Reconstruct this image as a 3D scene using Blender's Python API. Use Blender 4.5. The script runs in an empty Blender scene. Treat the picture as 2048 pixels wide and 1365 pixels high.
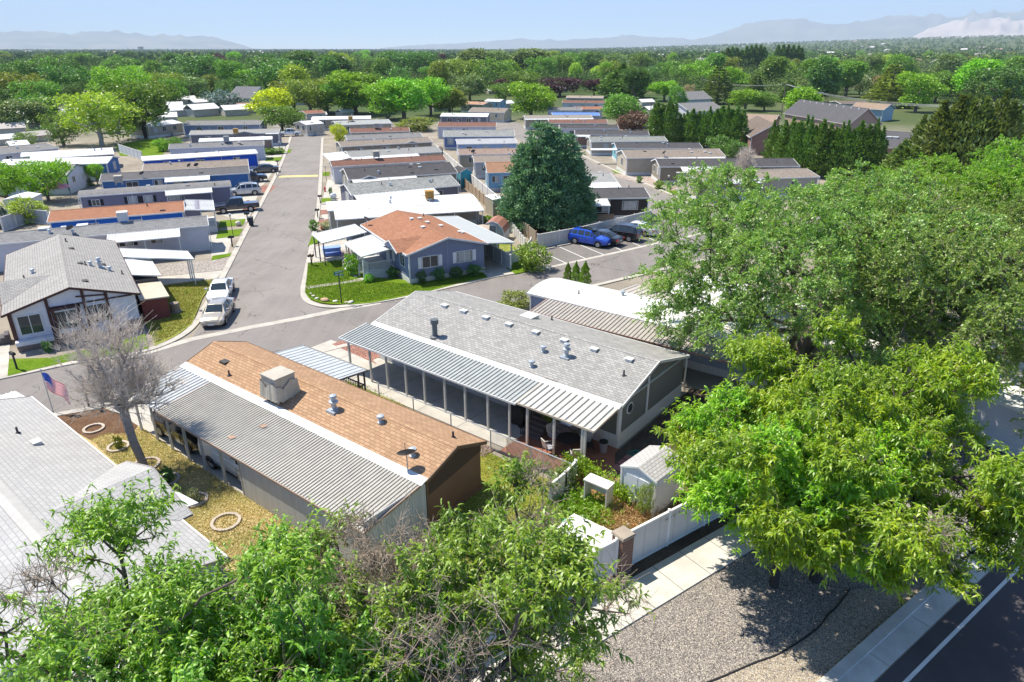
import bpy, math, random
import numpy as np
from mathutils import Vector, Matrix
R = math.radians
# ---------------------------------------------------------------- camera, sky, sun, exposure
S = bpy.context.scene
COL = S.collection
CH, FPX, PITCH = 20.0, 1365.0, R(23.2)      # camera height (m), focal length in px of a 2048 px wide frame, pitch down
cam = bpy.data.cameras.new("camera"); camo = bpy.data.objects.new("camera", cam); COL.objects.link(camo)
camo.location = (0, 0, CH); camo.rotation_euler = (R(90) - PITCH, 0, 0)
cam.sensor_width = 36; cam.lens = FPX / 2048 * 36; cam.clip_start = 0.5; cam.clip_end = 80000
S.camera = camo
SUN_AZ, SUN_EL = R(-66), R(60)               # azimuth measured from +Y towards +X
wd = bpy.data.worlds.new("World"); S.world = wd; wd.use_nodes = True
nt = wd.node_tree; nt.nodes.clear()
sky = nt.nodes.new("ShaderNodeTexSky"); sky.sky_type = 'NISHITA'; sky.sun_disc = False
sky.sun_elevation = SUN_EL; sky.sun_rotation = SUN_AZ; sky.altitude = 2500; sky.air_density = 0.75; sky.dust_density = 0.1; sky.ozone_density = 2.0
bg = nt.nodes.new("ShaderNodeBackground"); bg.inputs[1].default_value = 0.15
wo = nt.nodes.new("ShaderNodeOutputWorld"); tc = nt.nodes.new("ShaderNodeTexCoord"); sx_ = nt.nodes.new("ShaderNodeSeparateXYZ"); nt.links.new(tc.outputs['Generated'], sx_.inputs[0])
rp = nt.nodes.new("ShaderNodeValToRGB"); nt.links.new(sx_.outputs[2], rp.inputs[0])     # deeper blue just above the pale horizon band
for _i, (_p, _c) in enumerate(((0, (1, 1, 1, 1)), (.02, (.8, .93, 1, 1)), (.075, (.3, .62, 1.0, 1)), (.35, (1, .99, .97, 1)))):
    _e = rp.color_ramp.elements[_i] if _i < 2 else rp.color_ramp.elements.new(_p); _e.position = _p; _e.color = _c
mx = nt.nodes.new("ShaderNodeMix"); mx.data_type = 'RGBA'; mx.blend_type = 'MULTIPLY'; mx.inputs[0].default_value = 1
nt.links.new(sky.outputs[0], mx.inputs[6]); nt.links.new(rp.outputs[0], mx.inputs[7]); nt.links.new(mx.outputs[2], bg.inputs[0]); nt.links.new(bg.outputs[0], wo.inputs[0])
sl = bpy.data.lights.new("sun", 'SUN'); sl.energy = 4.1; sl.angle = R(0.5); sl.color = (1, 0.93, 0.8)
so = bpy.data.objects.new("sun", sl); COL.objects.link(so)
sdir = Vector((math.sin(SUN_AZ) * math.cos(SUN_EL), math.cos(SUN_AZ) * math.cos(SUN_EL), math.sin(SUN_EL)))
so.rotation_euler = sdir.to_track_quat('Z', 'Y').to_euler()
S.view_settings.view_transform = 'Standard'; S.view_settings.look = 'None'; S.view_settings.exposure = 1.1; S.view_settings.gamma = 1
S.cycles.max_bounces = 6; S.cycles.diffuse_bounces = 4; S.cycles.glossy_bounces = 2; S.cycles.transmission_bounces = 3
S.cycles.volume_bounces = 0; S.cycles.transparent_max_bounces = 6; S.cycles.use_denoising = True
S.cycles.sample_clamp_indirect = 4; S.cycles.caustics_reflective = False; S.cycles.caustics_refractive = False

def P(x, y, z=0.0):
    """world point seen at pixel (x, y) of the 2048x1365 photograph, on the horizontal plane at height z"""
    u = (x - 1024) / FPX; v = -(y - 682.5) / FPX
    dx, dy, dz = u, math.cos(PITCH) + v * math.sin(PITCH), -math.sin(PITCH) + v * math.cos(PITCH)
    t = (z - CH) / dz
    return Vector((dx * t, dy * t, z))
def ztop(y, Y):
    """height of a point at forward distance Y that is seen at image row y"""
    v = -(y - 682.5) / FPX
    return CH + Y * (-math.sin(PITCH) + v * math.cos(PITCH)) / (math.cos(PITCH) + v * math.sin(PITCH))
def zc(p): return p.y * math.cos(PITCH) + (CH - p.z) * math.sin(PITCH)

# ---------------------------------------------------------------- objects
def props(o, label=None, cat=None, group=None, kind=None):
    if label: o['label'] = label
    if cat: o['category'] = cat
    if group: o['group'] = group
    if kind: o['kind'] = kind
    return o
def thing(name, label, cat, loc=(0, 0, 0), rz=0.0, group=None):
    o = bpy.data.objects.new(name, None); COL.objects.link(o); o.location = loc; o.rotation_euler = (0, 0, rz)
    o.empty_display_size = .3
    return props(o, label, cat, group)
def wmat(o): return Matrix.Translation(o.location) @ Matrix.Rotation(o.rotation_euler[2], 4, 'Z')
def link(name, me, parent=None, loc=None):
    o = bpy.data.objects.new(name, me); COL.objects.link(o)
    if parent: o.parent = parent
    if loc: o.location = loc
    return o
def npmesh(name, V, F, mat=None, smooth=False, uv=None):
    """V (n,3), F (m,4) or (m,3) numpy"""
    V = np.asarray(V, dtype=np.float32); F = np.asarray(F, dtype=np.int32)
    me = bpy.data.meshes.new(name); k = F.shape[1]
    me.vertices.add(len(V)); me.vertices.foreach_set('co', V.ravel())
    me.loops.add(F.size); me.loops.foreach_set('vertex_index', F.ravel())
    me.polygons.add(len(F)); me.polygons.foreach_set('loop_start', np.arange(0, F.size, k, dtype=np.int32))
    me.polygons.foreach_set('loop_total', np.full(len(F), k, dtype=np.int32))
    if smooth: me.polygons.foreach_set('use_smooth', np.ones(len(F), dtype=bool))
    me.update(calc_edges=True)
    if mat: me.materials.append(mat)
    return me
class MB:
    """mesh builder: any number of faces, one object when built"""
    def __init__(s): s.v = []; s.f = []; s.m = []; s.k = 0
    def face(s, pts):
        n = len(s.v); s.v += [Vector(p) for p in pts]; s.f.append(list(range(n, n + len(pts)))); s.m.append(s.k); return s
    def box(s, x0, x1, y0, y1, z0, z1):
        c = [Vector(q) for q in ((x0,y0,z0),(x1,y0,z0),(x1,y1,z0),(x0,y1,z0),(x0,y0,z1),(x1,y0,z1),(x1,y1,z1),(x0,y1,z1))]
        return s.hexa(c)
    def hexa(s, c):
        for q in ((3,2,1,0),(4,5,6,7),(0,1,5,4),(1,2,6,5),(2,3,7,6),(3,0,4,7)): s.face([c[i] for i in q])
        return s
    def slab(s, q, t):
        """quad or polygon q (top outline, counter-clockwise from above) thickened downwards by t"""
        q = [Vector(p) for p in q]; b = [p - Vector((0, 0, t)) for p in q]
        s.face(q); s.face(b[::-1]); n = len(q)
        for i in range(n): s.face([b[i], b[(i+1) % n], q[(i+1) % n], q[i]])
        return s
    def bar(s, p, q, w, h=None):
        p, q = Vector(p), Vector(q); h = h or w; d = (q - p).normalized()
        a = d.cross(Vector((0, 0, 1)));
        if a.length < 1e-3: a = Vector((1, 0, 0))
        a.normalize(); b = a.cross(d).normalized(); a *= w/2; b *= h/2
        return s.hexa([p-a-b, p+a-b, q+a-b, q-a-b, p-a+b, p+a+b, q+a+b, q-a+b])
    def tube(s, p, q, r0, r1=None, n=8, cap=True):
        p, q = Vector(p), Vector(q); r1 = r0 if r1 is None else r1; d = (q - p).normalized()
        a = d.cross(Vector((0, 0, 1)));
        if a.length < 1e-3: a = Vector((1, 0, 0))
        a.normalize(); b = d.cross(a)
        A = [p + (a*math.cos(t) + b*math.sin(t))*r0 for t in [2*math.pi*i/n for i in range(n)]]
        B = [q + (a*math.cos(t) + b*math.sin(t))*r1 for t in [2*math.pi*i/n for i in range(n)]]
        for i in range(n): j = (i+1) % n; s.face([A[j], A[i], B[i], B[j]][::-1])
        if cap: s.face(A); s.face(B[::-1])
        return s
    def lathe(s, c, prof, n=12):
        c = Vector(c)
        rings = [[c + Vector((r*math.cos(2*math.pi*i/n), r*math.sin(2*math.pi*i/n), z)) for i in range(n)] for r, z in prof]
        for A, B in zip(rings, rings[1:]):
            for i in range(n): j = (i+1) % n; s.face([A[i], A[j], B[j], B[i]])
        s.face(rings[-1]); s.face(rings[0][::-1])
        return s
    def tri(s, a, b, c): return s.face([a, b, c])
    def build(s, name, mats, parent=None, world=False, smooth=False, loc=None):
        me = bpy.data.meshes.new(name)
        if world and parent is not None:
            inv = wmat(parent).inverted()
            if parent.parent is not None: inv = (wmat(parent.parent) @ wmat(parent)).inverted()
            V = [inv @ p for p in s.v]
        else: V = s.v
        me.from_pydata([tuple(p) for p in V], [], s.f)
        mats = mats if isinstance(mats, (list, tuple)) else [mats]
        for m in mats: me.materials.append(m)
        me.polygons.foreach_set('material_index', s.m)
        if smooth: me.polygons.foreach_set('use_smooth', [True]*len(s.f))
        uvl = me.uv_layers.new(name='UVMap'); buf = []
        Z = Vector((0, 0, 1))
        for poly in me.polygons:
            nrm = poly.normal
            u = Z.cross(nrm)
            if u.length < 1e-3: u = Vector((1, 0, 0)); w = Vector((0, 1, 0))
            else: u.normalize(); w = nrm.cross(u)
            for vi in poly.vertices:
                p = V[vi]; buf += [p.dot(u), p.dot(w)]
        uvl.data.foreach_set('uv', buf)
        o = link(name, me, parent, loc)
        return o
def copy_thing(o, loc, rz=None, label=None):
    c = o.copy(); COL.objects.link(c); c.location = loc
    if rz is not None: c.rotation_euler = (0, 0, rz)
    if label: c['label'] = label
    for ch in list(o.children):
        d = ch.copy(); COL.objects.link(d); d.parent = c
        for g in list(ch.children):
            e = g.copy(); COL.objects.link(e); e.parent = d
    return c

# ---------------------------------------------------------------- materials
_mc = {}
def L(*c):
    """sRGB 0-255 as seen -> linear"""
    c = c[0] if len(c) == 1 else c
    return tuple((x/255/12.92 if x/255 < .04045 else ((x/255+.055)/1.055)**2.4) for x in c) + (1,)
class NT:
    def __init__(s, name):
        s.m = bpy.data.materials.new(name); s.m.use_nodes = True; s.t = s.m.node_tree; s.t.nodes.clear()
        s.o = s.n('OutputMaterial')
    def n(s, ty, **kw):
        nd = s.t.nodes.new('ShaderNode' + ty)
        for k, v in kw.items():
            if k.startswith('i_'):
                key = k[2:]; key = int(key) if key.isdigit() else key.replace('_', ' ')
                s.set(nd, key, v)
            else: setattr(nd, k, v)
        return nd
    def set(s, nd, key, v):
        inp = nd.inputs[key]
        if isinstance(v, bpy.types.NodeSocket): s.t.links.new(v, inp)
        else: inp.default_value = v
    def mix(s, f, a, b, mode='MIX'):
        nd = s.t.nodes.new('ShaderNodeMix'); nd.data_type = 'RGBA'; nd.blend_type = mode
        s.set(nd, 0, f); s.set(nd, 6, a); s.set(nd, 7, b); return nd.outputs[2]
    def math(s, op, a, b=0.0, c=None):
        nd = s.t.nodes.new('ShaderNodeMath'); nd.operation = op; s.set(nd, 0, a); s.set(nd, 1, b)
        if c is not None: s.set(nd, 2, c)
        return nd.outputs[0]
    def ramp(s, f, *stops):
        nd = s.t.nodes.new('ShaderNodeValToRGB'); e = nd.color_ramp.elements
        while len(e) < len(stops): e.new(.5)
        for el, (p, c) in zip(e, stops):
            el.position = p; el.color = c if hasattr(c, '__len__') else (c, c, c, 1)
        s.set(nd, 0, f); return nd.outputs[0]
    def noise(s, vec, scale, detail=3, rough=.5):
        nd = s.n('TexNoise'); nd.inputs['Scale'].default_value = scale; nd.inputs['Detail'].default_value = detail
        nd.inputs['Roughness'].default_value = rough
        s.t.links.new(vec, nd.inputs['Vector']); return nd.outputs['Fac']
    def pos(s): return s.n('NewGeometry').outputs['Position']
    def obj(s): return s.n('TexCoord').outputs['Object']
    def uv(s): return s.n('TexCoord').outputs['UV']
    def done(s, col, rough=.85, spec=.25, metal=0.0, bump=None, bs=.3, bd=.02, coat=0):
        b = s.n('BsdfPrincipled'); s.set(b, 'Base Color', col); s.set(b, 'Roughness', rough)
        s.set(b, 'Specular IOR Level', spec); s.set(b, 'Metallic', metal)
        if coat: s.set(b, 'Coat Weight', coat); s.set(b, 'Coat Roughness', .05)
        if bump is not None:
            bp = s.n('Bump'); bp.inputs['Strength'].default_value = bs; bp.inputs['Distance'].default_value = bd
            s.t.links.new(bump, bp.inputs['Height']); s.t.links.new(bp.outputs[0], b.inputs['Normal'])
        s.t.links.new(b.outputs[0], s.o.inputs[0]); return s.m
def sc(c, k): return tuple(min(1, x*k) for x in c[:3]) + (1,)
def plain(c, rough=.6, spec=.3, metal=0, coat=0, dirt=.12):
    key = ('plain', c, rough, spec, metal, coat, dirt)
    if key not in _mc:
        t = NT('paint'); n = t.noise(t.pos(), 1.7, 4, .65)
        col = t.mix(t.ramp(n, (.38, 0.0), (.68, 1.0)), sc(c, 1+dirt*.4), sc(c, 1-dirt))
        _mc[key] = t.done(col, rough, spec, metal, coat=coat)
    return _mc[key]
def shingle(c1, c2=None, dark=.42, bw=.34, rh=.17, var=.07):
    key = ('sh', c1, c2, dark, bw, rh)
    if key not in _mc:
        c2 = c2 or sc(c1, .8); t = NT('shingles'); uv = t.uv()
        b = t.n('TexBrick', offset=.5, i_Scale=1.0, i_Color1=c1, i_Color2=c2, i_Mortar=sc(c1, dark), i_Mortar_Size=.017, i_Mortar_Smooth=.3, i_Bias=0.0, i_Brick_Width=bw, i_Row_Height=rh)
        t.t.links.new(uv, b.inputs['Vector'])
        mp = t.n('Mapping'); mp.inputs['Scale'].default_value = (1.2, .35, 1); t.t.links.new(uv, mp.inputs[0])
        n = t.noise(mp.outputs[0], .9, 5, .6)
        f = t.noise(uv, 22, 2)
        col = t.mix(t.ramp(n, (.3, 0.0), (.7, 1.0)), b.outputs[0], t.mix(1.0, b.outputs[0], sc((1,1,1,1), 1-var*2), 'MULTIPLY'))
        col = t.mix(.35, col, t.mix(1.0, col, t.ramp(f, (.3, .55), (.7, 1.0)), 'MULTIPLY'))
        _mc[key] = t.done(col, .95, .12, bump=b.outputs['Fac'], bs=.35, bd=-.01)
    return _mc[key]
def siding(c, step=.2, vert=False, dk=.72):
    key = ('sd', c, step, vert, dk)
    if key not in _mc:
        t = NT('siding'); sx = t.n('SeparateXYZ'); t.t.links.new(t.uv(), sx.inputs[0])
        fr = t.math('FRACT', t.math('DIVIDE', sx.outputs[0 if vert else 1], step))
        n = t.noise(t.pos(), .8, 4, .6)
        col = t.mix(t.ramp(n, (.35, 0.0), (.7, 1.0)), c, sc(c, .88))
        col = t.mix(t.ramp(fr, (0, 1.0), (.12, 0.0), (.97, 0.0), (1, 1.0)), col, sc(c, dk))
        _mc[key] = t.done(col, .7, .25, bump=fr, bs=.3, bd=.015)
    return _mc[key]
def metalroof(c, step=.3, dk=.7, grime=None, rough=.5):
    key = ('mr', c, step, dk, grime)
    if key not in _mc:
        t = NT('ribbed_metal'); sx = t.n('SeparateXYZ'); t.t.links.new(t.uv(), sx.inputs[0])
        fr = t.math('FRACT', t.math('DIVIDE', sx.outputs[0], step))
        mp = t.n('Mapping'); mp.inputs['Scale'].default_value = (3, .25, 1); t.t.links.new(t.uv(), mp.inputs[0])
        n = t.noise(mp.outputs[0], .8, 5, .65)
        col = t.mix(t.ramp(n, (.42, 0.0), (.75, 1.0)), c, grime or sc(c, .78))
        col = t.mix(t.ramp(fr, (0, 1.0), (.1, 1.0), (.16, 0.0), (1, 0.0)), col, sc(c, dk))
        _mc[key] = t.done(col, rough, .35, .0, bump=t.ramp(fr, (0, 0.0), (.08, 1.0), (.2, 1.0), (.28, 0.0)), bs=.5, bd=.02)
    return _mc[key]
def whiteroof(c=(.66, .66, .64, 1), g=(.4, .385, .35, 1)):
    key = ('wr', c, g)
    if key not in _mc:
        t = NT('coated_roof'); mp = t.n('Mapping'); mp.inputs['Scale'].default_value = (1.6, .3, 1); t.t.links.new(t.uv(), mp.inputs[0])
        n = t.noise(mp.outputs[0], 1.1, 6, .7)
        col = t.mix(t.ramp(n, (.48, 0.0), (.8, 1.0)), c, g)
        _mc[key] = t.done(col, .6, .3, bump=n, bs=.2, bd=.02)
    return _mc[key]
def brick(c1, c2, mort=(.45, .42, .38, 1), w=.22, h=.075):
    key = ('bk', c1, c2, mort, w, h)
    if key not in _mc:
        t = NT('brickwork')
        b = t.n('TexBrick', i_Scale=1.0, i_Color1=c1, i_Color2=c2, i_Mortar=mort, i_Mortar_Size=.009, i_Mortar_Smooth=.2, i_Brick_Width=w, i_Row_Height=h)
        t.t.links.new(t.uv(), b.inputs['Vector']); n = t.noise(t.pos(), 9, 3)
        col = t.mix(.5, b.outputs[0], t.mix(1.0, b.outputs[0], t.ramp(n, (.3, .6), (.7, 1.0)), 'MULTIPLY'))
        _mc[key] = t.done(col, .9, .15, bump=b.outputs['Fac'], bs=.4, bd=-.008)
    return _mc[key]
def ground_mat(name, c1, c2, c3, s1=.35, s2=4.0, s3=40.0, bs=.2, contrast=.12):
    key = ('gm', name)
    if key not in _mc:
        t = NT(name); p = t.pos()
        a = t.ramp(t.noise(p, s1, 5, .6), (.5-contrast, 0.0), (.5+contrast, 1.0)); b = t.ramp(t.noise(p, s2, 4, .6), (.38, 0.0), (.62, 1.0)); f = t.noise(p, s3, 2, .6)
        col = t.mix(a, c1, c2); col = t.mix(t.math('MULTIPLY', b, .55), col, c3)
        col = t.mix(.8, col, t.mix(1.0, col, t.ramp(f, (.3, .45), (.62, 1.15)), 'MULTIPLY'))
        _mc[key] = t.done(col, .95, .1, bump=f, bs=bs, bd=.03)
    return _mc[key]
def gravel_mat(name, cols, scale=16, s2=.5):
    key = ('gv', name)
    if key not in _mc:
        t = NT(name); p = t.pos()
        v = t.n('TexVoronoi', i_Scale=float(scale)); t.t.links.new(p, v.inputs['Vector'])
        sx = t.n('SeparateColor'); t.t.links.new(v.outputs['Color'], sx.inputs[0])
        col = t.ramp(sx.outputs[0], *[(i/(len(cols)-1), c) for i, c in enumerate(cols)])
        col = t.mix(t.ramp(v.outputs['Distance'], (.35, 0.0), (.75, .8)), col, sc(cols[0], .35))
        n = t.noise(p, s2, 5, .6); col = t.mix(t.ramp(n, (.35, 0.0), (.7, .5)), col, t.mix(1.0, col, sc((1,1,1,1), .65), 'MULTIPLY'))
        _mc[key] = t.done(col, .9, .15, bump=v.outputs['Distance'], bs=.6, bd=-.03)
    return _mc[key]
def asphalt_mat(name, c, crack=True, speck=.25):
    key = ('as', name)
    if key not in _mc:
        t = NT(name); p = t.pos()
        n1 = t.noise(p, .22, 5, .6); n2 = t.noise(p, 1.6, 5, .7); n3 = t.noise(p, 55, 2)
        mp = t.n('Mapping'); mp.inputs['Rotation'].default_value = (0, 0, R(-13)); mp.inputs['Scale'].default_value = (1.4, .05, 1); t.t.links.new(p, mp.inputs[0])
        n4 = t.noise(mp.outputs[0], 1.0, 4, .6)
        col = t.mix(t.ramp(n1, (.35, 0.0), (.68, 1.0)), sc(c, 1.1), sc(c, .84))
        col = t.mix(t.ramp(n4, (.4, 0.0), (.65, .5)), col, sc(c, 1.16))
        col = t.mix(t.ramp(n2, (.58, 0.0), (.74, .45)), col, sc(c, .62))
        col = t.mix(speck, col, t.mix(1.0, col, t.ramp(n3, (.3, .3), (.7, 1.5)), 'MULTIPLY'))
        if crack:
            wn = t.n('TexNoise'); wn.inputs['Scale'].default_value = 1.1; wn.inputs['Detail'].default_value = 8; t.t.links.new(p, wn.inputs['Vector'])
            wp = t.mix(.9, p, wn.outputs['Color'], 'ADD')
            v = t.n('TexVoronoi', feature='DISTANCE_TO_EDGE', i_Scale=.34); t.t.links.new(wp, v.inputs['Vector'])
            line = t.ramp(v.outputs['Distance'], (0.0, 1.0), (.005, .9), (.011, 0.0))
            mask = t.ramp(t.noise(p, .3, 4, .7), (.5, 0.0), (.56, 1.0))
            col = t.mix(t.math('MULTIPLY', t.math('MULTIPLY', line, .85), mask), col, sc(c, .3))
        _mc[key] = t.done(col, .9, .2, bump=n3, bs=.15, bd=.01)
    return _mc[key]
def concrete_mat(name='concrete', c=(.5, .47, .42, 1)):
    key = ('cc', name)
    if key not in _mc:
        t = NT(name); p = t.pos(); n = t.noise(p, .8, 6, .65); f = t.noise(p, 30, 3)
        col = t.mix(t.ramp(n, (.35, 0.0), (.7, 1.0)), sc(c, 1.08), sc(c, .78))
        col = t.mix(.4, col, t.mix(1.0, col, t.ramp(f, (.3, .7), (.7, 1.1)), 'MULTIPLY'))
        _mc[key] = t.done(col, .9, .2, bump=f, bs=.1, bd=.01)
    return _mc[key]
def leaf_mat(name, c1, c2, c3, trans=.3, gloss=.04):
    key = ('lf', name)
    if key not in _mc:
        t = NT(name); g = t.n('NewGeometry'); rnd = g.outputs['Random Per Island']
        oi = t.n('ObjectInfo')
        n = t.noise(t.obj(), .55, 3)
        col = t.ramp(t.math('ADD', t.math('MULTIPLY', rnd, .55), t.math('MULTIPLY', t.ramp(n, (.35, 0.0), (.65, 1.0)), .45)), (0, c1), (.5, c2), (1, c3))
        hs = t.n('HueSaturation'); t.set(hs, 'Hue', t.math('ADD', t.math('MULTIPLY', oi.outputs['Random'], .03), .485))
        t.set(hs, 'Value', t.math('ADD', t.math('MULTIPLY', oi.outputs['Random'], .35), .83)); t.set(hs, 'Color', col)
        d = t.n('BsdfDiffuse'); tr = t.n('BsdfTranslucent'); gl = t.n('BsdfGlossy'); gl.inputs['Roughness'].default_value = .45
        t.set(d, 0, hs.outputs[0]); t.set(tr, 0, t.mix(1.0, hs.outputs[0], (1.35, 1.35, .55, 1), 'MULTIPLY'))
        m1 = t.n('MixShader'); t.set(m1, 0, trans); t.set(m1, 1, d.outputs[0]); t.set(m1, 2, tr.outputs[0])
        m2 = t.n('MixShader'); t.set(m2, 0, gloss); t.set(m2, 1, m1.outputs[0]); t.set(m2, 2, gl.outputs[0])
        t.t.links.new(m2.outputs[0], t.o.inputs[0]); _mc[key] = t.m
    return _mc[key]
def bark_mat(name, c):
    key = ('bm', name)
    if key not in _mc:
        t = NT(name); n = t.noise(t.pos(), 14, 4, .7)
        _mc[key] = t.done(t.mix(t.ramp(n, (.35, 0.0), (.7, 1.0)), sc(c, 1.15), sc(c, .55)), .95, .1, bump=n, bs=.5, bd=.03)
    return _mc[key]
GLASS = NT('window_glass'); GLASS = GLASS.done((.035, .045, .05, 1), .06, .6)
WHITE = (.66, .66, .64, 1); CREAM = (.6, .55, .46, 1)
wht = plain(WHITE); wht2 = plain((.62, .62, .6, 1)); blk = plain((.02, .02, .022, 1)); greym = plain((.3, .31, .32, 1), .45)
galv = plain((.42, .46, .5, 1), .4, .5, .3); blind = plain((.42, .43, .41, 1)); darkwood = plain((.09, .05, .04, 1)); wood = plain((.3, .2, .11, 1))
# ---------------------------------------------------------------- builders for houses and their fittings
COOL = {'tan': plain((.42, .38, .32, 1)), 'yellow': plain((.42, .24, .06, 1)), 'grey': plain((.32, .32, .31, 1)), 'white': plain((.62, .61, .58, 1))}
def roof_vent(par, x, y, z, kind, rnd):
    m = MB()
    if kind == 'pipe':
        m.tube((0,0,-.1),(0,0,.32),.05,.05,8); m.tube((0,0,.0),(0,0,.05),.13,.08,8); o = m.build('vent_pipe', plain((.05,.05,.055,1)), par)
    elif kind == 'cap':
        m.lathe((0,0,-.1),[(.17,0),(.17,.12),(.1,.14),(.1,.34),(.2,.36),(.18,.46),(.02,.5)],10); o = m.build('roof_vent', galv, par)
    elif kind == 'box':
        m.box(-.2,.2,-.15,.15,-.12,.12); m.box(-.24,.24,-.19,.19,.12,.15); o = m.build('roof_vent', wht2, par)
    elif kind == 'low':
        m.box(-.28,.28,-.2,.2,-.12,.07); o = m.build('roof_vent', plain((.06,.055,.05,1)), par)
    elif kind == 'sky':
        m.box(-.45,.45,-.45,.45,-.15,.14); m.box(-.5,.5,-.5,.5,.14,.18); o = m.build('skylight', wht2, par)
    elif kind == 'chim':
        m.tube((0,0,-.2),(0,0,.95),.17,.17,14); m.tube((0,0,.9),(0,0,1.2),.26,.26,14); m.lathe((0,0,.02),[(.34,-.2),(.34,.0),(.2,.06)],12); o = m.build('chimney_pipe', plain((.12,.13,.14,1), .5), par)
    elif kind == 'stack':
        m.box(-.3,.3,-.3,.3,-.15,.03); m.lathe((0,0,0),[(.2,0),(.2,.1),(.13,.12),(.13,.42),(.24,.44),(.24,.52),(.12,.56),(.12,.72),(.2,.74),(.17,.84),(.01,.88)],12); o = m.build('roof_vent', galv, par)
    o.location = (x, y, z); return o
def cooler(par, x, y, z, col='tan', s=.95, cover=False):
    m = MB(); h = s*.9
    for a in (-1, 1):
        for b in (-1, 1): m.box(a*s*.42-.04, a*s*.42+.04, b*s*.42-.04, b*s*.42+.04, -.35, .05)
    m.box(-s/2, s/2, -s/2, s/2, .02, h)
    m.box(-s/2-.04, s/2+.04, -s/2-.04, s/2+.04, h, h+.07)
    if not cover:
        for k in range(9):
            xx = -s*.42 + k*s*.105
            m.box(xx-.015, xx+.015, -s/2-.025, -s/2, .12, h-.08); m.box(-s/2-.025, -s/2, xx-.015, xx+.015, .12, h-.08)
    o = m.build('swamp_cooler', COOL[col], par); o.location = (x, y, z + .25)
    if cover:   # draped tarpaulin round the lower part
        g = MB(); rr = random.Random(4); n = 40; T = []; B = []
        for i in range(n):
            a = 2*math.pi*i/n; c_, s_ = math.cos(a), math.sin(a); q = s*.55/max(abs(c_), abs(s_))
            k = 1 + .07*rr.random(); T.append(Vector((c_*q*1.02, s_*q*1.02, h*(.42+.42*abs(math.sin(2*a+.6))*rr.uniform(.7,1))))); B.append(Vector((c_*q*k*1.08, s_*q*k*1.08, -.1 - .14*rr.random())))
        for i in range(n): j = (i+1) % n; g.face([B[i], B[j], T[j], T[i]])
        c = g.build('tarpaulin', plain((.46,.42,.34,1)), o, smooth=True)
    return o
def dish(par, x, y, z, az=2.4):
    m = MB(); m.tube((0,0,-.2),(0,0,.55),.025,.025,6); m.tube((0,0,.5),(.12,0,.72),.025,.02,6)
    o = m.build('satellite_dish', greym, par); o.location = (x, y, z); o.rotation_euler = (0, 0, az)
    g = MB(); n = 14; c = Vector((.15, 0, .78)); ax = Vector((math.cos(R(35)), 0, math.sin(R(35)))); u = Vector((0, 1, 0)); v = ax.cross(u)
    rg = [[c - ax*.09*(1-k*k) + (u*math.cos(t)*.42 + v*math.sin(t)*.34)*k for t in [2*math.pi*i/n for i in range(n)]] for k in (.05, .5, .8, 1)]
    for A, B in zip(rg, rg[1:]):
        for i in range(n): j = (i+1) % n; g.face([A[i], A[j], B[j], B[i]])
    g.face(rg[0]); g.tube(c + v*-.3, c + ax*.45, .012, .012, 4); g.build('reflector', plain((.07,.07,.075,1), .5), o, smooth=True)
    return o
def window(par, pts, w, h, fr=wht, sash=True, shut=None, gl=None, name='window', cur=None):
    """pts: (x, y, zc), outward normal angle a in local coordinates"""
    x, y, z, a = pts; m = MB(); t = .06
    m.box(-w/2-t, w/2+t, -.05, .04, -h/2-t, -h/2); m.box(-w/2-t, w/2+t, -.05, .04, h/2, h/2+t)
    m.box(-w/2-t, -w/2, -.05, .035, -h/2, h/2); m.box(w/2, w/2+t, -.05, .035, -h/2, h/2)
    if sash: m.box(-.025, .025, -.05, .03, -h/2, h/2)
    o = m.build(name, fr, par); o.location = (x, y, z); o.rotation_euler = (0, 0, a)
    g = MB(); g.box(-w/2+.002, w/2-.002, -.04, .012, -h/2+.002, h/2-.002); g.build('pane', gl or GLASS, o)
    if cur:
        c = MB(); c.box(-w*.44, w*cur, .014, .018, -h*.46, h*.46); c.build('blind', blind, o)
    if shut:
        for s in (-1, 1):
            k = MB(); xs = s*(w/2 + .28); k.box(xs-.17, xs+.17, -.02, .035, -h/2-.03, h/2+.03)
            for q in range(9):
                zz = -h/2 + h*(q+.5)/9; k.box(xs-.13, xs+.13, .035, .05, zz-.02, zz+.02)
            k.build('shutter', shut, o)
    return o
def canopy(par, A, B, C, D, mat, pitch=.3, rib=.05, name='awning', world=False, fascia=None, t=.07, real=True):
    """A->B along the ribs' repeat (edge at the house), D->C the outer edge; ribs run from A-B to D-C"""
    A, B, C, D = map(Vector, (A, B, C, D)); m = MB(); Z = Vector((0, 0, 1))
    m.slab([A, B, C, D][::-1] if (B-A).cross(D-A).z < 0 else [A, B, C, D], t*.4)
    if real:
        n = max(2, int((B-A).length / pitch))
        for i in range(n):
            f0, f1 = (i+.12)/n, (i+.42)/n; fa, fb = (i+.2)/n, (i+.34)/n
            p = [A.lerp(B, f0), A.lerp(B, f1), D.lerp(C, f1), D.lerp(C, f0)]; q = [A.lerp(B, fa), A.lerp(B, fb), D.lerp(C, fb), D.lerp(C, fa)]
            q = [k + Z*rib for k in q]
            m.face(q if (q[1]-q[0]).cross(q[3]-q[0]).z > 0 else q[::-1]); m.face([p[0], q[0], q[3], p[3]]); m.face([p[1], p[2], q[2], q[1]]); m.face([p[3], q[3], q[2], p[2]]); m.face([p[0], p[1], q[1], q[0]])
    o = m.build(name, mat, par, world)
    if fascia:
        g = MB(); d = Z*t*.5
        for a, b in ((D, C), (A, D), (B, C)): g.bar(a - d + Z*.02, b - d + Z*.02, .05, t*1.6)
        g.build('fascia', fascia, o) if not world else g.build('fascia', fascia, par, True)
    return o
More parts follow.
